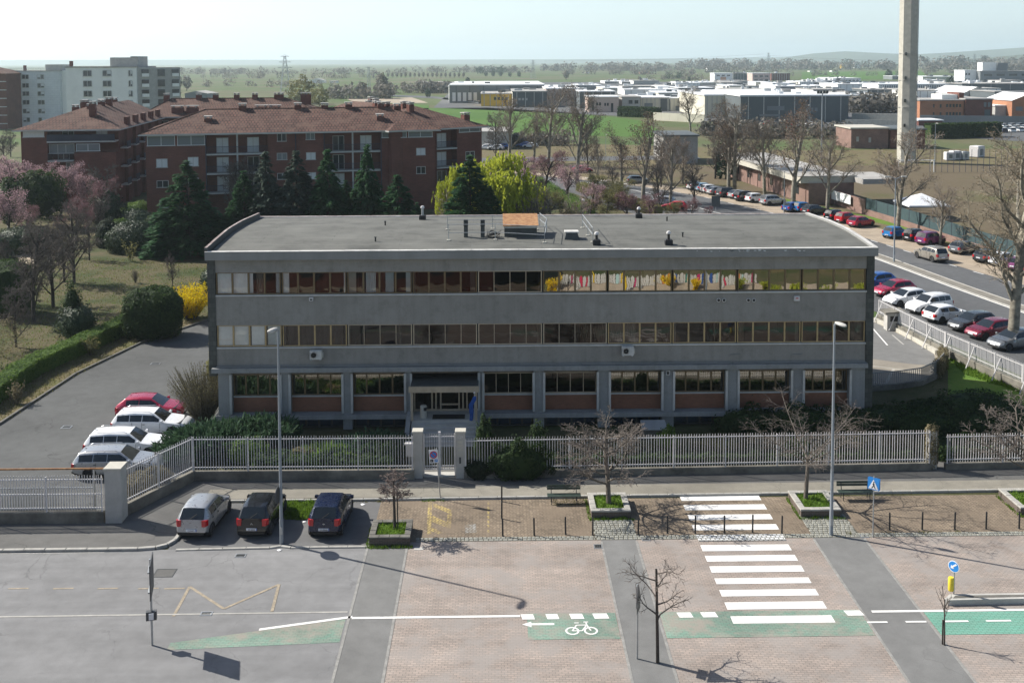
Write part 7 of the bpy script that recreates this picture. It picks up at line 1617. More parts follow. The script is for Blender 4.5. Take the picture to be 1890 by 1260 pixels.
# white tower blocks behind
def windows_grid(t, cols, rows, w_, h, y, fm='slab', pm='win_dark', skip=()):
    fr = MB(); fr.box(-w_/2-.15, -w_/2, -.12, .1, 0, h); fr.box(w_/2, w_/2+.15, -.12, .1, 0, h); fr.box(-w_/2, w_/2, -.12, .1, h, h+.15); fr.box(-w_/2-.2, w_/2+.2, -.2, .1, -.15, 0); fr.box(-.08, .08, -.08, .05, 0, h); fm_ = fr.mesh('window', M[fm])
    p1 = MB().quad((-w_/2, -.03, 0), (w_/2, -.03, 0), (w_/2, -.03, h), (-w_/2, -.03, h)).mesh('pane', M[pm]); p2 = MB().quad((0, -.045, h*.35), (w_/2, -.045, h*.35), (w_/2, -.045, h), (0, -.045, h)).mesh('blind', M['shutter'])
    for u in cols:
        for z in rows:
            w__ = piece('window', fm_, t, (u, y, z)); piece('pane', p1, w__)
            if random.random() < .7: piece('blind', p2, w__, (0 if random.random() < .5 else -w_/2, 0, 0))
W1 = thing('apartment_tower', 'white seven storey apartment block with grey rooftop room', 'building', group='white apartment blocks')
w0, w1 = gp(125, 262), gp(255, 262); LW = local(W1, w0, w1); yW = w0.y; top = zat(190, 125, yW)[1]
MB().box(0, LW, 0, 14, 0, top).build('wall', M['white_wall'], W1); MB().box(-.2, LW+.2, -.2, 14.2, top, top+.35).build('roof', M['roof_grey'], W1)
uW = lambda px: (px-125)/(255-125)*LW
rows = [zat(190, py, yW)[1]-.75 for py in (135.5, 154.5, 173, 191, 209, 227)]
windows_grid(W1, [uW(165), uW(201)], rows, 2.3, 1.5, 0); windows_grid(W1, [uW(244)], rows, .9, 1.5, 0)
rw, lw = gp(255, 260), gp(315, 252)
b = MB(); b.prism([(LW, .5), (LW+9.8, 8), (LW+4, 18), (LW-.5, 13.9)], 0, top); b.build('side_wall', M['conc_pale'], W1)
for k, f in enumerate((.18, .55, .88)):
    for z in rows:
        x, y = LW+9.8*f, .5+7.5*f; o = MB().box(-1.0, 1.0, -.25, .1, -.2, 1.8).build('loggia' if k != 1 else 'window', M['win_dark'], W1); o.location = (x, y, z); o.rotation_euler = (0, 0, math.atan2(7.5, 9.8))
        if k != 1: o2 = MB().box(-1.0, 1.0, -.5, -.26, -.3, .65).build('balcony', M['white_wall'], W1); o2.location = (x, y, z); o2.rotation_euler = o.rotation_euler
x0, x1 = uW(199), uW(251); MB().box(x0, x1, 3, 10, top, top+2.9).build('rooftop_room', M['conc_pale'], W1); MB().box(x1-2.2, x1, 2.9, 10, top+2.9, top+3.2).build('cap', M['grey_clad'], W1)
MB().box(.2, .9, 2, 3, top, top+1.9).build('chimney', M['apt_brick'], W1)
W2 = thing('apartment_tower', 'pale grey apartment block left of the white one', 'building', group='white apartment blocks')
w0, w1 = gp(18, 235), gp(113, 235); LW = local(W2, w0, w1); yW2 = w0.y; top = zat(60, 132, yW2)[1]
MB().box(0, LW, 0, 14, 0, top).build('wall', M['block_wall'], W2); MB().box(LW+.01, LW+4, 1.5, 14, 0, top+.3).build('stair_wall', M['white_wall'], W2); MB().box(-.2, LW+.2, -.2, 14.2, top, top+.3).build('roof', M['roof_grey'], W2)
uW = lambda px: (px-18)/(113-18)*LW
rows = [zat(60, py, yW2)[1]-.7 for py in (142, 158, 173, 189, 205, 221)]
windows_grid(W2, [uW(50), uW(78)], rows, 2.3, 1.4, 0); windows_grid(W2, [LW+2.3], rows, .9, 1.5, 1.5)
MB().box(uW(82), uW(113), 2, 9, top, top+2.4).build('rooftop_room', M['conc_pale'], W2); MB().box(uW(41), uW(44), 2, 3.2, top, top+2.1).build('chimney', M['apt_brick'], W2)
b = MB()
for k in range(30): b.box(k*LW/30, k*LW/30+.08, -.05, .0, top+.3, top+1.1)
b.box(0, LW, -.06, .01, top+1.1, top+1.2); b.build('roof_railing', M['steel'], W2)
W3 = thing('apartment_tower', 'dark brick block with pale floor bands at the left edge', 'building')
w0, w1 = gp(-70, 238), gp(17, 238); LW = local(W3, w0, w1); top = zat(10, 136, w0.y)[1]
MB().box(0, LW, -1, 12, 0, top).build('wall', M['apt_brick'], W3)
for k in range(6): MB().box(-.1, LW+.05, -1.06, -1.0, top-2.9*(k+1), top-2.9*(k+1)+.3).build('floor_band', M['slab'], W3)
b = MB(); b.v += [(-1, -2, top), (LW+.6, -2, top), (LW+.6, 13, top), (-1, 13, top), (LW*.5, 5, top+2.8)]; b.f += [(0, 1, 4), (1, 2, 4), (2, 3, 4), (3, 0, 4), (3, 2, 1, 0)]; b.m += [0]*5; b.build('roof', M['tiles'], W3)
# ------------------------------------------------------------ factories and sheds on the plain
def shed(label, pxl, pxr, ytop, ybase, depth, wall, roofm='roof_white', rot=0, wins=(), name='warehouse', cat='warehouse', band=None, group=None, side=None, gable=0):
    p0, p1 = gp(pxl, ybase), gp(pxr, ybase); W_ = p1.x-p0.x; t = thing(name, label, cat, (p0.x, (p0.y+p1.y)/2, 0), rot, group); h = zat((pxl+pxr)/2, ytop, (p0.y+p1.y)/2)[1]
    b = MB(); b.box(0, W_, 0, depth, -.3, h)
    if side: b.m[5] = 1; b.m[3] = 1
    b.build('wall', [M[wall], M[side or wall]], t)
    if gable:
        b = MB(); g = gable; b.v += [(-.4, -.4, h), (W_+.4, -.4, h), (W_+.4, depth+.4, h), (-.4, depth+.4, h), (W_/2, -.4, h+g), (W_/2, depth+.4, h+g)]; b.f += [(0, 4, 5, 3), (4, 1, 2, 5), (0, 1, 4), (2, 3, 5), (3, 2, 1, 0)]; b.m += [0, 0, 1, 1, 0]; b.build('roof', [M[roofm], M[wall]], t)
    else: MB().box(-.35, W_+.35, -.35, depth+.35, h, h+max(.35, h*.06)).build('roof', M[roofm], t)
    if band: MB().box(.2, W_-.2, -.08, 0, h*band[0], h*band[1]).build('window_band', M[band[2]], t)
    if W_ > 12 and name == 'warehouse' and not gable:
        rv_ = random.Random(int(pxl*7+ytop))
        for k in range(rv_.randrange(3, 8)):
            x, y, s_ = rv_.uniform(.08, .9)*W_, rv_.uniform(.1, .85)*depth, rv_.uniform(.6, 2.2); MB().box(x-s_, x+s_, y-s_*.6, y+s_*.6, h+.2, h+rv_.uniform(.9, 2.2)).build('roof_vent', M[rv_.choice(['roof_grey', 'roof_white', 'steel', 'dark_clad'])], t)
        g_ = rv_.randrange(4, 9)
        for k in range(g_): x = W_*(k+.5)/g_; MB().box(x-.18, x+.18, -.09, -.001, 0, h-.1).build('wall_rib', M['conc_pale' if wall != 'grey_clad' else 'dark_clad'], t)
    for (u0, u1, v0, v1, n, m_) in wins:
        for k in range(n):
            a = lerp(u0, u1, (k+.18)/n)*W_; c = lerp(u0, u1, (k+.82)/n)*W_; MB().box(a, c, -.12, .0, v0*h, v1*h).build('window', M[m_], t)
    return t, W_, h
G5 = 'factory halls on the plain'
shed('long low white warehouse with white roof behind the yellow one', 830, 1005, 158, 190, 90, 'grey_clad', wins=((.02, .3, .1, .6, 5, 'roof_white'),), side='white_wall', group=G5)
shed('white warehouse end with doors left of the yellow hall', 828, 890, 160, 187, 30, 'white_wall', wins=((.2, .5, .1, .35, 3, 'win_dark'), (.55, .7, .0, .6, 1, 'grey_clad')), group=G5)
shed('pale office with balconies at the left end of the factories', 776, 820, 153, 171, 22, 'pink_wall', 'roof_grey', wins=((.05, .95, .15, .4, 4, 'win_dark'), (.05, .95, .6, .85, 4, 'win_dark')), name='office_block', cat='building')
shed('dark grey extension of the pale far office', 820, 850, 154, 172, 24, 'grey_clad', 'roof_grey', group=G5)
shed('yellow fronted hall left of the grey workshop', 888, 944, 174, 196, 40, 'yellow_wall', 'roof_grey', wins=((.4, .9, .5, .75, 4, 'win_dark'),), group=G5)
shed('dark grey workshop before the tall bare planes', 946, 1010, 170, 198, 45, 'dark_clad', 'roof_grey', side='cream_wall', wins=((.15, .45, .45, .6, 3, 'conc_pale'),), group=G5)
shed('small white house like factory office with square windows', 1087, 1142, 180, 207, 20, 'pink_wall', 'roof_white', wins=((.22, .42, .45, .65, 2, 'win_dark'), (.5, .68, .42, .62, 2, 'win_dark'), (.07, .18, .1, .75, 1, 'win_dark'), (.72, .84, .0, .6, 1, 'win_dark')), name='office_block', cat='building')
shed('grey two storey office beside the small white one', 1148, 1182, 180, 206, 24, 'conc_pale', 'roof_grey', wins=((.3, .95, .55, .8, 2, 'win_dark'), (.3, .95, .12, .38, 2, 'win_dark')), name='office_block', cat='building')
shed('cream hall with long window and dark door', 1182, 1236, 181, 205, 40, 'cream_wall', 'roof_white', wins=((.05, .5, .3, .6, 1, 'grey_clad'), (.62, .98, .0, .95, 1, 'dark_clad')), group=G5)
shed('cream hall with dark loading door behind the spreading bare tree', 1237, 1304, 182, 205, 40, 'cream_wall', 'roof_white', wins=((.05, .55, .05, .4, 1, 'grey_clad'), (.62, .98, .1, .95, 1, 'dark_clad')), group=G5)
shed('big dark warehouse with white roof edge', 1365, 1568, 178, 225, 70, 'dark_clad', 'roof_white', wins=((.12, .42, .22, .3, 1, 'grey_clad'), (.2, .45, .45, .62, 1, 'grey_clad'), (.6, .72, .4, .55, 3, 'grey_clad')), group=G5)
shed('cream front of the big dark warehouse', 1300, 1364, 177, 218, 60, 'cream_wall', 'roof_white', wins=((.3, .5, .2, .5, 2, 'conc_pale'),), group=G5)
shed('brown dark hall left of the small white office', 1070, 1135, 170, 200, 30, 'dark_clad', 'roof_white', group=G5)
shed('white hall behind the tall bare planes', 1008, 1072, 165, 196, 40, 'pink_wall', 'roof_white', group=G5)
shed('far white and peach office on the plain', 1318, 1352, 136, 152, 22, 'white_wall', 'roof_white', wins=((.25, .75, .15, .6, 1, 'peach'), (.06, .94, .68, .85, 3, 'win_dark'), (.06, .22, .1, .35, 1, 'win_dark'), (.8, .95, .1, .35, 1, 'win_dark')), name='office_block', cat='building')
shed('far blue grey block beside the peach office', 1353, 1387, 136, 150, 22, 'dark_clad', 'roof_grey', group=G5)
shed('far pinkish office with dark windows', 1388, 1422, 136, 152, 22, 'pink_wall', 'roof_white', wins=((.05, .95, .55, .8, 3, 'win_dark'), (.05, .95, .12, .35, 3, 'win_dark')), name='office_block', cat='building')
shed('far brown block beside the pinkish office', 1423, 1459, 136, 149, 22, 'apt_brick', 'roof_grey', group=G5)
o_, W_, h_ = shed('long grey office with ribbon windows and white end at the right edge', 1803, 1960, 132, 154, 22, 'grey_clad', 'roof_grey', wins=((.02, .98, .62, .8, 6, 'win_dark'), (.02, .98, .12, .32, 6, 'win_dark')), name='office_block', cat='building')
MB().box(W_*.05, W_*.23, 4, 14, h_+.3, h_+8.5).build('penthouse', M['white_wall'], o_); MB().box(W_*.23+.05, W_*.36, 2, 14, h_+.3, h_+8).build('penthouse', M['grey_clad'], o_)
shed('white end block of the long grey office', 1779, 1802.5, 131, 154, 22, 'white_wall', 'roof_white', wins=((.05, .5, .65, .82, 2, 'win_dark'), (.05, .5, .2, .36, 2, 'win_dark')), name='office_block', cat='building')
shed('long white hall with dark vertical slots', 1618, 1755, 156, 167, 40, 'white_wall', 'roof_white', wins=((.02, .98, .15, .85, 30, 'grey_clad'),), group=G5)
shed('long dark low hall right of the tower', 1770, 1960, 155, 167, 40, 'dark_clad', 'roof_grey', group=G5)
shed('white hall with dark doors left of the tower', 1545, 1592, 156, 172, 40, 'white_wall', 'roof_white', group=G5)
shed('pale vaulted shed before the dark low hall', 1772, 1834, 174, 186, 40, 'conc_pale', 'roof_white', wins=((.05, .95, .1, .85, 5, 'white_wall'),), gable=4, group=G5)
shed('dark grey block beside the vaulted shed', 1835, 1864, 170, 190, 30, 'dark_clad', 'roof_grey', group=G5)
o_, W_, h_ = shed('orange brick office with two rows of square windows', 1696, 1780, 186, 218, 20, 'orange_brick', 'roof_grey', wins=((.58, .95, .62, .8, 5, 'win_dark'), (.58, .95, .15, .33, 5, 'win_dark'), (.29, .34, .6, .8, 1, 'win_dark'), (.44, .5, .6, .8, 1, 'win_dark'), (.29, .34, .15, .33, 1, 'win_dark'), (.44, .5, .15, .33, 1, 'win_dark')), name='office_block', cat='building')
MB().box(W_*.62, W_*.98, 5, 15, h_+.3, h_+2.2).build('rooftop_room', M['white_wall'], o_); MB().box(W_*.99, W_*1.1, 4, 15, h_+.3, h_+3).build('rooftop_room', M['apt_brick'], o_)
shed('brown brick wing of the orange office', 1781, 1832, 184, 218, 24, 'apt_brick', 'roof_grey', wins=((.65, .95, .6, .85, 2, 'grey_clad'), (.65, .98, .1, .45, 1, 'dark_clad')), group=G5)
shed('orange gabled brick hall at the right edge', 1866, 1935, 186, 215, 22, 'orange_brick', 'roof_white', wins=((.05, .35, .35, .62, 1, 'grey_clad'), (.4, .75, .35, .62, 1, 'grey_clad')), gable=3, group=G5)
shed('white lean to roof left of the orange gabled hall', 1836, 1866, 196, 214, 20, 'conc_pale', 'roof_white', group=G5)
rs = random.Random(12); kk = 0
RL = [(1000, 1060, 160, 166), (1062, 1110, 158, 163), (1112, 1150, 163, 168), (1150, 1215, 160, 165), (1215, 1270, 158, 163), (1152, 1250, 166, 176), (1252, 1300, 163, 172), (1255, 1330, 153, 157), (1330, 1372, 153, 158), (1345, 1420, 166, 172), (1425, 1470, 154, 160), (1430, 1540, 160, 168), (1470, 1530, 152, 157), (1500, 1560, 166, 174), (1335, 1400, 160, 164), (1540, 1590, 145, 152), (1645, 1700, 141, 147), (1700, 1778, 142, 149), (1600, 1665, 166, 178), (1690, 1760, 168, 182), (1555, 1640, 176, 184), (1395, 1440, 172, 178), (1215, 1300, 172, 180), (1060, 1100, 168, 174), (1760, 1850, 164, 172), (900, 960, 168, 174)]
for k, (a, c, t_, b_) in enumerate(RL):
    wm, rm = (('white_wall', 'roof_white'), ('grey_clad', 'roof_white'), ('cream_wall', 'roof_white'), ('dark_clad', 'roof_grey'), ('white_wall', 'roof_grey'))[k % 5]
    shed('low flat factory hall number %s counted from the left in the far cluster' % (ORD[k] if k < 20 else 'twenty '+ORD[k-20]), a, c, t_, b_, rs.uniform(25, 60), wm, rm, group='flat factory roofs far away', side='white_wall' if k % 2 else None, wins=((.05, .95, .3, .6, 6, 'win_dark'),) if k % 3 == 0 else ())
rs = random.Random(5)
for k in range(34):
    px = 1010+k*26+rs.uniform(-8, 8); b_ = lerp(152, 180, rs.random()**1.2); h_ = rs.uniform(3.5, 7); w_ = rs.uniform(22, 60)
    if px > 1590 and b_ > 168: b_ = 160
    wm, rm = rs.choice((('white_wall', 'roof_white'), ('grey_clad', 'roof_white'), ('cream_wall', 'roof_white'), ('conc_pale', 'roof_grey'), ('white_wall', 'roof_white')))
    shed('pale low shed in the packed far factory quarter, %s hall from the left' % (ORD[k] if k < 20 else 'twenty '+ORD[k-20]), px, px+w_, b_-h_, b_, rs.uniform(20, 50), wm, rm, group='packed pale sheds of the far factory quarter', side='white_wall')
# walls of the yards
def yardwall(label, a, b_, h, m, th=.3):
    t = thing('yard_wall', label, 'wall', (a.x, a.y, 0)); d = (b_-a); n = max(1, int(d.length/4))
    for i in range(n): MB().obox(a.lerp(b_, i/n), a.lerp(b_, (i+.985)/n), th, -.1, h).build('panel', M[m], t, world=True)
yardwall('pale concrete panel wall right of the dark warehouse', gp(1572, 222), gp(1662, 224), 2.6, 'conc_fresh'); yardwall('lower pale concrete wall right of the dark warehouse', gp(1560, 232), gp(1662, 234), 2.2, 'conc_fresh')
yardwall('long grey wall before the orange brick office', gp(1698, 228), gp(1905, 231), 3.0, 'grey_clad')
yardwall('low cream wall before the cream halls', gp(1206, 222), gp(1300, 227), 3., 'cream_wall')
# tower, hut, pitch, low brick hall
tc = Vector((91.7, 228, 0)); t = thing('concrete_tower', 'tall octagonal concrete tower shaft by the sports pitch', 'tower', tc)
b = MB(); n = 8
for k, z in enumerate((0, 6, 12, 18, 26, 48)):
    for j in range(n): an = 2*PI*(j+.5)/n+.25; b.v.append((1.98*math.cos(an), 1.98*math.sin(an), z))
for k in range(5):
    for j in range(n): b.f.append((k*n+j, k*n+(j+1) % n, (k+1)*n+(j+1) % n, (k+1)*n+j)); b.m.append(0)
b.f.append(tuple(range(5*n, 6*n))); b.m.append(0); b.build('shaft', M['conc_fresh'], t)
for z in (6.3, 12.3, 18.3, 24.2): MB().lathe([(2.06, 0), (2.06, .12)], (0, 0, z), 8).build('joint_ring', M['conc_pale'], t)
for z in (8, 13.5, 18.5, 23.8): MB().box(-.25, .1, -2.02, -1.7, z, z+.7).build('slot_window', M['win_dark'], t).location = (-1.05, .25, 0)
MB().tube([(1.95, -.6, .5), (1.95, -.6, 47)], .09, 5).build('ladder_pipe', M['steel'], t)
MB().lathe([(2.15, 47.6), (2.15, 48.2)], n=8).build('cap_ring', M['conc_pale'], t)
h0, h1 = gp(1570, 272), gp(1672, 282)
t, W_, h_ = shed('pink brick hut with cream roof fascia beside the concrete tower', 1570, 1640, 238, 274, 12, 'old_brick', 'conc_fresh', wins=((.12, .22, .35, .6, 1, 'conc_pale'), (.45, .55, .3, .55, 1, 'conc_pale')), name='brick_hut', cat='hut')
shed('dark brick hut right behind the concrete tower', 1643, 1708, 240, 274, 14, 'apt_brick', 'dark_clad', name='brick_hut', cat='hut')
shed('small hut with white roof edge beside the tower', 1695, 1740, 223, 232, 10, 'apt_brick', 'roof_white', name='brick_hut', cat='hut')
shed('flat grey hut with dark roof slab before the wheat field', 1224, 1288, 252, 302, 14, 'roof_grey', 'dark_clad', name='pump_house', cat='hut')
shed('grey flat roofed hall right of the brick apartments', 888, 945, 245, 275, 18, 'conc_pale', 'roof_grey', name='pump_house', cat='hut')
shed('green shed far off on the left of the plain', 342, 382, 173, 185, 20, 'grey_clad', 'roof_grey', gable=1.5, name='farm_shed', cat='shed')
def goal(p, lab):
    t = thing('football_goal', lab, 'goal', p); MB().cyl((-3.6, 0, 0), (-3.6, 0, 2.44), .08, n=6).build('post', M['sign_white'], t); MB().cyl((3.6, 0, 0), (3.6, 0, 2.44), .08, n=6).build('post', M['sign_white'], t); MB().cyl((-3.7, 0, 2.44), (3.7, 0, 2.44), .08, n=6).build('crossbar', M['sign_white'], t)
    for x in (-3.6, 3.6): MB().tube([(x, 0, 2.4), (x-.3*(1 if x > 0 else -1), .9, 2.1), (x, 1.6, .0)], .04, 5).build('stay', M['sign_white'], t)
goal((gp(1691, 318).x, gp(1691, 318).y, 0), 'white football goal on the worn pitch')
lb = thing('brick_hall', 'low pink brick hall with flat overhanging roof beside the avenue', 'building')
l0, l1 = gp(1492, 378), gp(1345, 326); LL = local(lb, l0, l1); hh = 3.4
MB().box(0, LL, -7.5, 0, 0, hh).build('wall', M['old_brick'], lb); MB().box(.3, LL+2, -8, 1.2, hh, hh+1.0).build('fascia', M['conc_fresh'], lb)
b = MB(); b.box(.2, LL+2.1, -8.1, 1.3, hh+1.0, hh+1.12); b.build('roof', M['roof_grey'], lb); MB().box(-3, 7, -14, -7.6, hh+.1, hh+.9).build('canopy', M['roof_grey'], lb)
for k in range(7): MB().box(4+k*6, 5.2+k*6, .0, .06, 1.2, 2.6).build('window', M['win_dark'], lb)
for k in range(9): MB().box(1+k*5.6, 1.25+k*5.6, .0, .1, 0, hh).build('pilaster', M['old_brick'], lb)
# low wall with green mesh along the pitch
def sidefence(label, pts, wall, h, m, mesh, name='mesh_fence'):
    t = thing(name, label, 'fence', (pts[0][0], pts[0][1], 0)); 
    for a, b_ in zip(pts, pts[1:]):
        a, b_ = Vector((a[0], a[1], 0)), Vector((b_[0], b_[1], 0)); n = max(1, int((b_-a).length/2.6))
        MB().obox(a, b_, .28, -.1, wall).build('base_wall', M[m], t, world=True)
        for i in range(n):
            p, q = a.lerp(b_, i/n), a.lerp(b_, (i+1)/n)
            if mesh: MB().obox(p, q, .03, wall+.03, h).build('mesh_panel', M[mesh], t, world=True)
            MB().box(p.x-.04, p.x+.04, p.y-.04, p.y+.04, wall-.05, h+.06).build('post', M['rail_dark'], t, world=True)
M['green_mesh'] = mat('green_mesh', (.03, .06, .065), .8, .2, 3)
sidefence('pink wall with dark green mesh along the sports pitch', [gp(1598, 396), gp(1660, 415), gp(1735, 440), gp(1800, 462), gp(1890, 492)], .85, 2.5, 'old_brick', 'green_mesh')
sidefence('pink brick wall piece with white board before the pitch', [gp(1500, 368), gp(1545, 378), gp(1597, 396)], 2.2, 2.25, 'old_brick', None, 'brick_wall')
p, q = gp(1537, 377), gp(1572, 388); t = thing('white_board', 'white painted board on the pink brick wall', 'board', (p.x, p.y-.3, 0)); MB().obox(p+Vector((-.3, -.3, 0)), q+Vector((-.3, -.3, 0)), .05, .9, 2.3).build('panel', M['sign_white'], t, world=True)
t = thing('tent', 'white pyramid tent roof beyond the green mesh fence', 'tent', gp(1700, 402)); b = MB(); b.v += [(-3, -3, 2.2), (3, -3, 2.2), (3, 3, 2.2), (-3, 3, 2.2), (0, 0, 3.6), (-3, -3, 2.0), (3, -3, 2.0), (3, 3, 2.0), (-3, 3, 2.0)]; b.f += [(0, 1, 4), (1, 2, 4), (2, 3, 4), (3, 0, 4), (5, 6, 1, 0), (6, 7, 2, 1), (8, 5, 0, 3)]; b.m += [0]*7; b.build('canopy', M['sign_white'], t)
for x in (-2.9, 2.9):
    for y in (-2.9, 2.9): MB().cyl((x, y, 0), (x, y, 2.1), .05, n=6).build('leg', M['steel'], t)
for k, (px, py, s_) in enumerate(((1752, 296, 2.0), (1763, 295, 2.2), (1778, 295, 2.0), (1803, 290, 2.8))):
    p = gp(px, py); t = thing('water_tank', ('left white tank beyond the pitch fence', 'middle white tank beyond the pitch fence', 'grey white container right of the white tanks', 'tall white caravan like box beyond the pitch')[k], 'tank', p, .2*k, 'white tanks beyond the pitch'); MB().bbox(-s_*.5, s_*.5, -s_*.4, s_*.4, .15, s_*.95, .12).build('body', M['white_metal' if k != 2 else 'steel'], t); MB().box(-s_*.45, s_*.45, -s_*.35, s_*.35, 0, .15).build('pallet', M['dark_box'], t); MB().box(-s_*.2, s_*.2, -s_*.42, -s_*.4-.001, .5, s_*.7).build('door', M['grey_clad'], t)
# pitch fence posts
t = thing('pitch_fence', 'tall thin net fence posts behind the football goal', 'fence', gp(1720, 300))
for i in range(14):
    p = gp(1716+i*11, 318-.1*i); MB().cyl((p.x, p.y, 0), (p.x, p.y, 4.6), .05, n=5).build('post', M['rail_dark'], t, world=True)
# floodlight mast
p = gp(1516, 300); t = thing('floodlight_mast', 'tall floodlight mast left of the concrete tower', 'mast', p); hm = zat(1516, 172, p.y)[1]
MB().cyl((0, 0, 0), (0, 0, hm), .2, .12, 8).build('pole', M['pole'], t); MB().box(-1.2, 1.2, -.1, .1, hm-.2, hm).build('crossarm', M['steel'], t)
for x in (-1, -.35, .35, 1): MB().bbox(x-.25, x+.25, -.35, .05, hm, hm+.5, .06).build('lamp', M['dark_box'], t)
# pylons and wires
def pylon(px, base, top, label, wd=3.2):
    p = gp(px, base); h = zat(px, top, p.y)[1]; t = thing('pylon', label, 'pylon', p, .3, 'power pylons on the plain'); b = MB(); s = wd*1.0; th = .14*h/30
    for sx in (-1, 1):
        for sy in (-1, 1): b.cyl((sx*s, sy*s, 0), (sx*.5, sy*.5, h), th, th, 4)
    for k in range(9):
        z0, z1 = h*k/9, h*(k+1)/9; a, c = lerp(s, .5, k/9), lerp(s, .5, (k+1)/9)
        for sy in (-1, 1): b.cyl((-a, sy*a, z0), (c, sy*c, z1), th*.6, n=3); b.cyl((a, sy*a, z0), (-c, sy*c, z1), th*.6, n=3); b.cyl((sy*a, -a, z0), (sy*c, c, z1), th*.6, n=3)
    b.build('lattice', M['steel'], t); ar = MB()
    for z, w_ in ((h*.72, 4.5), (h*.85, 3.6), (h*.98, 2.6)): ar.cyl((-w_, 0, z), (w_, 0, z), th, n=4); ar.cyl((-w_, 0, z), (0, 0, z+1.2), th*.6, n=3); ar.cyl((w_, 0, z), (0, 0, z+1.2), th*.6, n=3)
    ar.build('crossarm', M['steel'], t)
pylon(527, 182, 103, 'tall lattice pylon behind the rear brick roof', 3.4); pylon(984, 146, 112, 'small far pylon left of the factories'); pylon(1418, 140, 98, 'lattice pylon above the pinkish far office', 3.4); pylon(1798, 138, 100, 'far pylon right of the concrete tower')
pylon(681, 172, 124, 'thin far mast on the plain', 1.2)
for k, (a, c) in enumerate((((1005, 113), (1410, 100)), ((1050, 123), (1420, 104)), ((1420, 103), (1800, 112)))):
    p, q = gp(a[0], 140), gp(c[0], 140); z0, z1 = zat(a[0], a[1], p.y)[1], zat(c[0], c[1], q.y)[1]; p.z, q.z = z0, z1
    MB().tube([p.lerp(q, i/10)-Vector((0, 0, 6*math.sin(PI*i/10)*.5)) for i in range(11)], .10, 3).build('power_line', M['rail_dark'], label=('upper', 'lower', 'right')[k]+' power line sagging over the far factories', cat='power line', group='power lines over the plain')
# ------------------------------------------------------------ far trees, farms and hills
T = MB().tube([(0, 0, 0), (0, 0, .35)], [.03, .02], 5); V = ellcloud(.30, .30, .42, 420, .07, 3, .2); V[:, :, 2] += .58
M['far_leaf'] = leafmat('far_bare_crown', (.12, .11, .095), (.21, .195, .165), .2); M['far_dark'] = leafmat('far_dark_crown', (.02, .04, .025), (.05, .08, .045), .2)
proto('farA', 1, T, None, 'bark_dark', 'twig', [('crown', V, 'far_leaf')]); V = ellcloud(.34, .34, .46, 420, .08, 4, .25); V[:, :, 2] += .5; proto('farB', 1, T, None, 'bark_dark', 'twig', [('crown', V, 'far_dark')])
V = ellcloud(.5, .5, .48, 700, .07, 6, .25); V[:, :, 2] += .5; proto('farC', 1, T, None, 'bark_dark', 'twig', [('crown', V, 'olive')])
for i in range(18):
    px = 716+i*8.2; p, h = hgt(px, 143.5, 135-(i % 3)*.5); place_tree('farA', p, h, 'poplar of the far straight row, %s from the left' % ORD[i], 'tree', 'poplar_tree', 'poplars in the far straight row', sx=.9)
for k, (px, b_, t_, key, lab) in enumerate(((557, 192, 143, 'farC', 'big pale olive tree behind the rear brick roof'), (590, 196, 160, 'farC', 'smaller pale tree right of the big olive one'), (705, 178, 138, 'farA', 'wide bare tree on the plain left of the far road'), (640, 182, 158, 'farA', 'low bare tree in the hedge of the plain'), (668, 181, 152, 'farA', 'thin bare tree in the hedge of the plain'), (745, 170, 152, 'farA', 'bare bush left of the far pale office'), (863, 156, 143, 'farB', 'dark conifer above the long white warehouse'), (897, 141, 131.5, 'farB', 'dark tree group left half beyond the factories'), (910, 141, 131, 'farB', 'dark tree group middle beyond the factories'), (924, 141, 131, 'farB', 'dark tree group right half beyond the factories'), (958, 142, 132, 'farB', 'lone dark round tree beyond the factories'), (941, 142, 133.5, 'farB', 'small dark tree beside the lone round one'), (1272, 152, 142, 'farB', 'flat dark cedar among the far factories'), (1753, 165, 142, 'farB', 'dark cedar before the long grey office'), (1640, 146, 129, 'farB', 'dark spruce left of the concrete tower'), (1818, 126, 105, 'farB', 'dark big far trees above the long grey office'), (1425, 176, 164, 'farB', 'dark bush among the flat factory roofs'), (1340, 330, 268, 'farB', 'dark evergreen behind the far parked cars'), (1045, 148, 131, 'farA', 'pale willow like tree beyond the halls'), (328, 168, 141, 'farA', 'dense far wood edge beside the white tower'), (345, 168, 142, 'farA', 'second dense far wood edge beside the white tower'), (318, 185, 158, 'farC', 'pale olive tree right of the white tower'), (20, 290, 235, 'park2', 'bare trees left of the brick apartments'), (8, 300, 240, 'park1', 'bare tree at the left edge before the towers'), (1180, 150, 141, 'farA', 'small bare tree in the far green field'), (880, 188, 173, 'farB', 'dark tree before the yellow hall'), (850, 190, 172, 'farB', 'dark tree before the white warehouse'), (790, 180, 165, 'farB', 'dark bush before the far pale office'))):
    p, h = hgt(px, b_, t_); place_tree(key, p, max(h, 1), lab, 'tree', 'far_tree', 'single trees on the plain')
def woods(name, rows, lab, key=None, m='far_leaf'):
    rng = np.random.default_rng(len(rows)+7); VV = []
    for (x0, x1, base, h0, h1, n) in rows:
        for i in range(n):
            px = rng.uniform(x0, x1); p = gp(px, base+rng.uniform(-.6, .6)); h = rng.uniform(h0, h1); w_ = h*rng.uniform(.5, .9)
            V = ellcloud(w_, w_, h*.55, 60, h*.16, int(rng.integers(1e6)), .25); V += np.array([p.x, p.y, h*.5]); VV.append(V)
    o = bpy.data.objects.new(name, npmesh(name, np.concatenate(VV), M[m])); COL.objects.link(o); o['kind'] = 'stuff'; o['label'] = lab
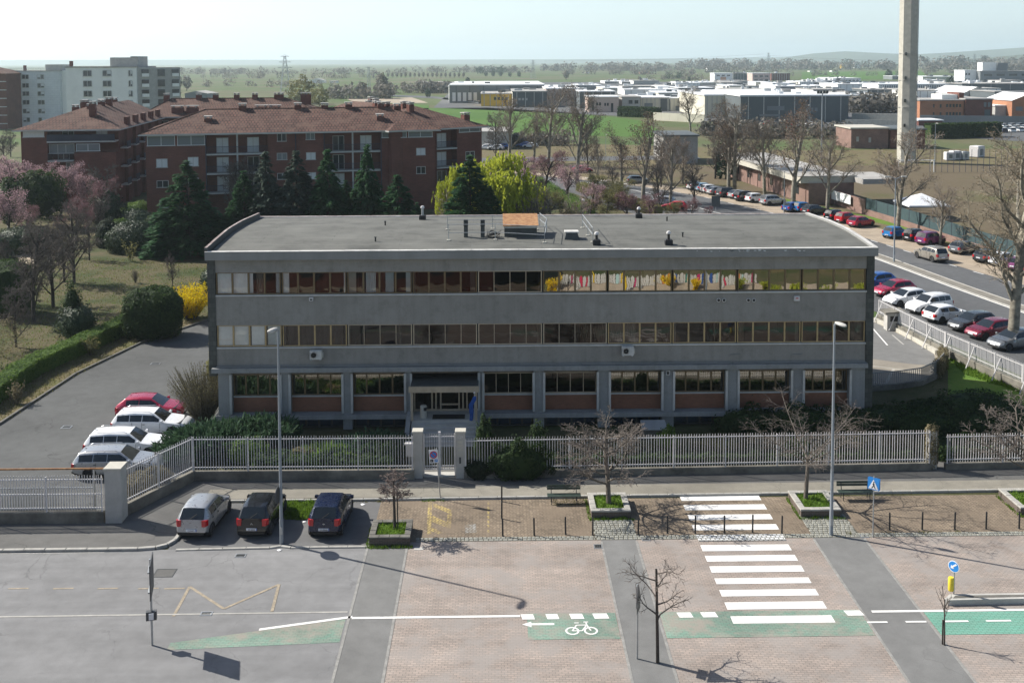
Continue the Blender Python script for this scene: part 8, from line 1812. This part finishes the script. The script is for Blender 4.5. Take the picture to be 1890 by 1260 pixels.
woods('woodland', [(320, 760, 137, 7, 12, 60), (320, 700, 145, 4, 9, 26), (380, 640, 160, 3, 7, 14), (600, 720, 182, 4, 9, 26), (760, 1000, 134, 8, 13, 40), (1000, 1260, 131, 10, 18, 70), (1040, 1300, 138, 6, 11, 30), (1250, 1500, 128, 14, 26, 60), (1300, 1460, 134, 8, 14, 24), (1440, 1660, 129, 10, 22, 50), (1690, 1960, 128, 14, 30, 60), (1700, 1960, 136, 8, 16, 40), (1460, 1760, 140, 4, 8, 16), (700, 830, 172, 4, 9, 26), (1560, 1670, 208, 5, 9, 26), (1290, 1420, 250, 2, 5, 40), (950, 1060, 268, 2, 4, 26), (1360, 1560, 255, 2, 5, 40), (1180, 1300, 148, 3, 7, 14)], 'far hedges and woods fading into the haze on the plain')
woods('dark_woodland', [(880, 935, 136, 9, 13, 8), (1230, 1260, 146, 4, 8, 8), (1440, 1620, 124, 14, 24, 12), (1740, 1850, 124, 16, 30, 14)], 'far dark evergreen groups on the plain', m='far_dark')
for k, (px, b_, t_, w_, wm) in enumerate(((585, 153, 149, 26, 'white_wall'), (560, 153, 148, 10, 'white_wall'), (1556, 127, 119, 6, 'yellow_wall'), (1583, 126, 116, 14, 'white_wall'), (1712, 122, 118, 22, 'white_wall'), (1730, 126, 121, 10, 'pink_wall'), (1190, 137, 133, 20, 'peach'), (1310, 131, 126, 10, 'white_wall'), (1476, 124, 116, 3, 'white_wall'), (1850, 119, 115, 6, 'white_wall'), (1500, 133, 131, 12, 'white_wall'), (1540, 133, 130.5, 10, 'white_wall'), (615, 153, 150, 12, 'white_wall'), (1085, 136, 133.5, 8, 'white_wall'))):
    shed('tiny far farm house, %s in the list from the near row' % ORD[k] if False else ('long white far farm barn on the left plain', 'small white far house on the left plain', 'pale yellow far house left of the tower', 'white far house with red roof left of the tower', 'long white far shed right of the tower', 'pink far shed right of the tower', 'far red roofed farm beyond the peach office', 'white far house beyond the peach office', 'thin white far silo', 'tiny white far house on the hill', 'tiny white far shed in the green field', 'second tiny white far shed in the green field', 'short white far shed on the left plain', 'tiny white house beyond the halls')[k], px-w_/2, px+w_/2, t_, b_, 14, wm, 'tiles' if k in (3, 6, 5) else 'roof_grey', name='farm_house', cat='house', gable=2.5 if k in (0, 2, 3, 6) else 0, group='far farm houses')
def hill(name, pts, y, depth):
    b = MB(); n = len(pts)
    for x, z in pts: b.v.append((x, y, -5)); b.v.append((x, y+depth*.5, z))
    for i in range(n-1): b.f.append((2*i, 2*i+2, 2*i+3, 2*i+1)); b.m.append(0)
    k = len(b.v); b.v += [(x, y+depth, -5) for x, z in pts]
    for i in range(n-1): b.f.append((2*i+1, 2*i+3, k+i+1, k+i)); b.m.append(0)
    return b.build(name, M['hill'], kind='structure', smooth=True)
M['hill'] = mat('wooded_hill', (.07, .09, .055), .95, .3, .002)
def hz(px, py, y): x, z = zat(px, py, y); return (x, z)
hill('hills', [hz(px, py, 6500) for px, py in ((1380, 114), (1425, 111), (1460, 105), (1500, 99), (1560, 95), (1620, 98), (1680, 101), (1740, 98), (1800, 94), (1890, 88), (2000, 80), (2200, 84))], 5600, 1800)
hill('hills', [hz(px, py, 3600) for px, py in ((1640, 118), (1700, 115), (1760, 112), (1830, 106), (1890, 101), (1960, 95), (2100, 92), (2300, 100))], 3200, 800)
hill('hills', [hz(px, py, 8500) for px, py in ((-200, 112), (300, 110.5), (700, 111), (1100, 109.5), (1300, 108), (1420, 106), (1600, 104))], 8000, 900)
# ------------------------------------------------------------ school garden under the camera, seen mirrored in the windows
sf = thing('school_fence', 'white school fence with coloured pencil pales across the street', 'fence', (6, 23.2, 0))
pc = [(.62, .03, .10), (.75, .52, .02), (.6, .6, .58), (.05, .25, .22), (.6, .6, .58), (.03, .10, .36), (.6, .6, .58), (.65, .22, .05), (.45, .65, .65), (.6, .6, .58), (.55, .03, .16)]
pm_ = [mat('pencil_paint_%s' % 'abcdefghijk'[i], c, .6, .06, 3) for i, c in enumerate(pc)]
MB().box(0, 21, -.03, .03, .35, .45).build('rail', M['white_metal'], sf); MB().box(0, 21, -.03, .03, .7, .78).build('rail', M['white_metal'], sf)
for i in range(84):
    h = random.uniform(.8, 1.15) if i % 3 else 1.1; b = MB(); x = i*.25
    b.box(x, x+.2, .031, .06, .05, h); n = len(b.v); b.v += [(x, .031, h), (x+.2, .031, h), (x+.2, .06, h), (x, .06, h), (x+.1, .045, h+.24)]; b.f += [(n, n+1, n+4), (n+1, n+2, n+4), (n+2, n+3, n+4), (n+3, n, n+4)]; b.m += [0]*4
    b.build('pale', pm_[random.randrange(11) if i % 2 else 2], sf)
ground('school_lawn', rect(-70, 70, 2, 22.8), .01, 'lawn')
t = thing('school_building', 'brick school building with arched dark windows across the street', 'building', (-26, 9, 0)); MB().box(-20, 25.5, 0, 14.5, 0, 6.2).build('wall', M['apt_brick'], t); MB().box(-20.3, 25.8, -.3, 14.8, 6.2, 6.5).build('roof', M['tiles'], t)
for k in range(9): MB().box(-17+k*4.6, -15+k*4.6, 14.5, 14.56, 1.2, 4.6).build('window', M['win_dark'], t)
ground('pavement', rect(-70, 70, 22.8, 29.9), .015, 'gravel')
for k, (x, y, h, s_) in enumerate(((5.6, 24.4, 1.5, .8), (17.3, 24.3, 1.3, .8), (19.9, 24.4, .9, .5), (27.5, 25.2, .7, .7), (30.2, 25.6, .6, .6), (33, 25.8, .6, .7), (36, 25.5, .8, .8), (24.4, 24.8, .9, .7))):
    stems(('forsythia left of the school fence', 'forsythia before the middle of the school fence', 'small forsythia before the school fence', 'low yellow bush on the right pavement', 'second low yellow bush on the right pavement', 'third low yellow bush on the right pavement', 'last yellow bush on the right pavement', 'yellow bush at the end of the school fence')[k]+' under the camera', (x, y, 0), 60, h, s_, .09, 'forsythia' if k < 3 else 'willow', 22, name='forsythia', group='yellow bushes across the street', seed=40+k)
t = thing('school_wall', 'yellow school wall across the street under the camera', 'wall', (24, 12, 0)); MB().box(0, 4, 0, .3, 0, 2).build('panel', M['yellow_wall'], t); MB().box(4.5, 8.5, 0, .3, 0, 2).build('panel', M['yellow_wall'], t); MB().box(12, 18, 0, .3, 0, 2).build('panel', M['yellow_wall'], t)
# ------------------------------------------------------------ air
m = bpy.data.materials.new('haze'); m.use_nodes = True; t_ = m.node_tree; t_.nodes.remove(t_.nodes['Principled BSDF'])
pv_ = t_.nodes.new('ShaderNodeVolumePrincipled'); pv_.inputs['Color'].default_value = (.78, .92, 1, 1); pv_.inputs['Density'].default_value = .00012; pv_.inputs['Anisotropy'].default_value = .35
t_.links.new(pv_.outputs[0], t_.nodes['Material Output'].inputs['Volume'])
hb = MB().box(-9000, 9000, -400, 12500, -7, 200).build('haze', m, kind='stuff')
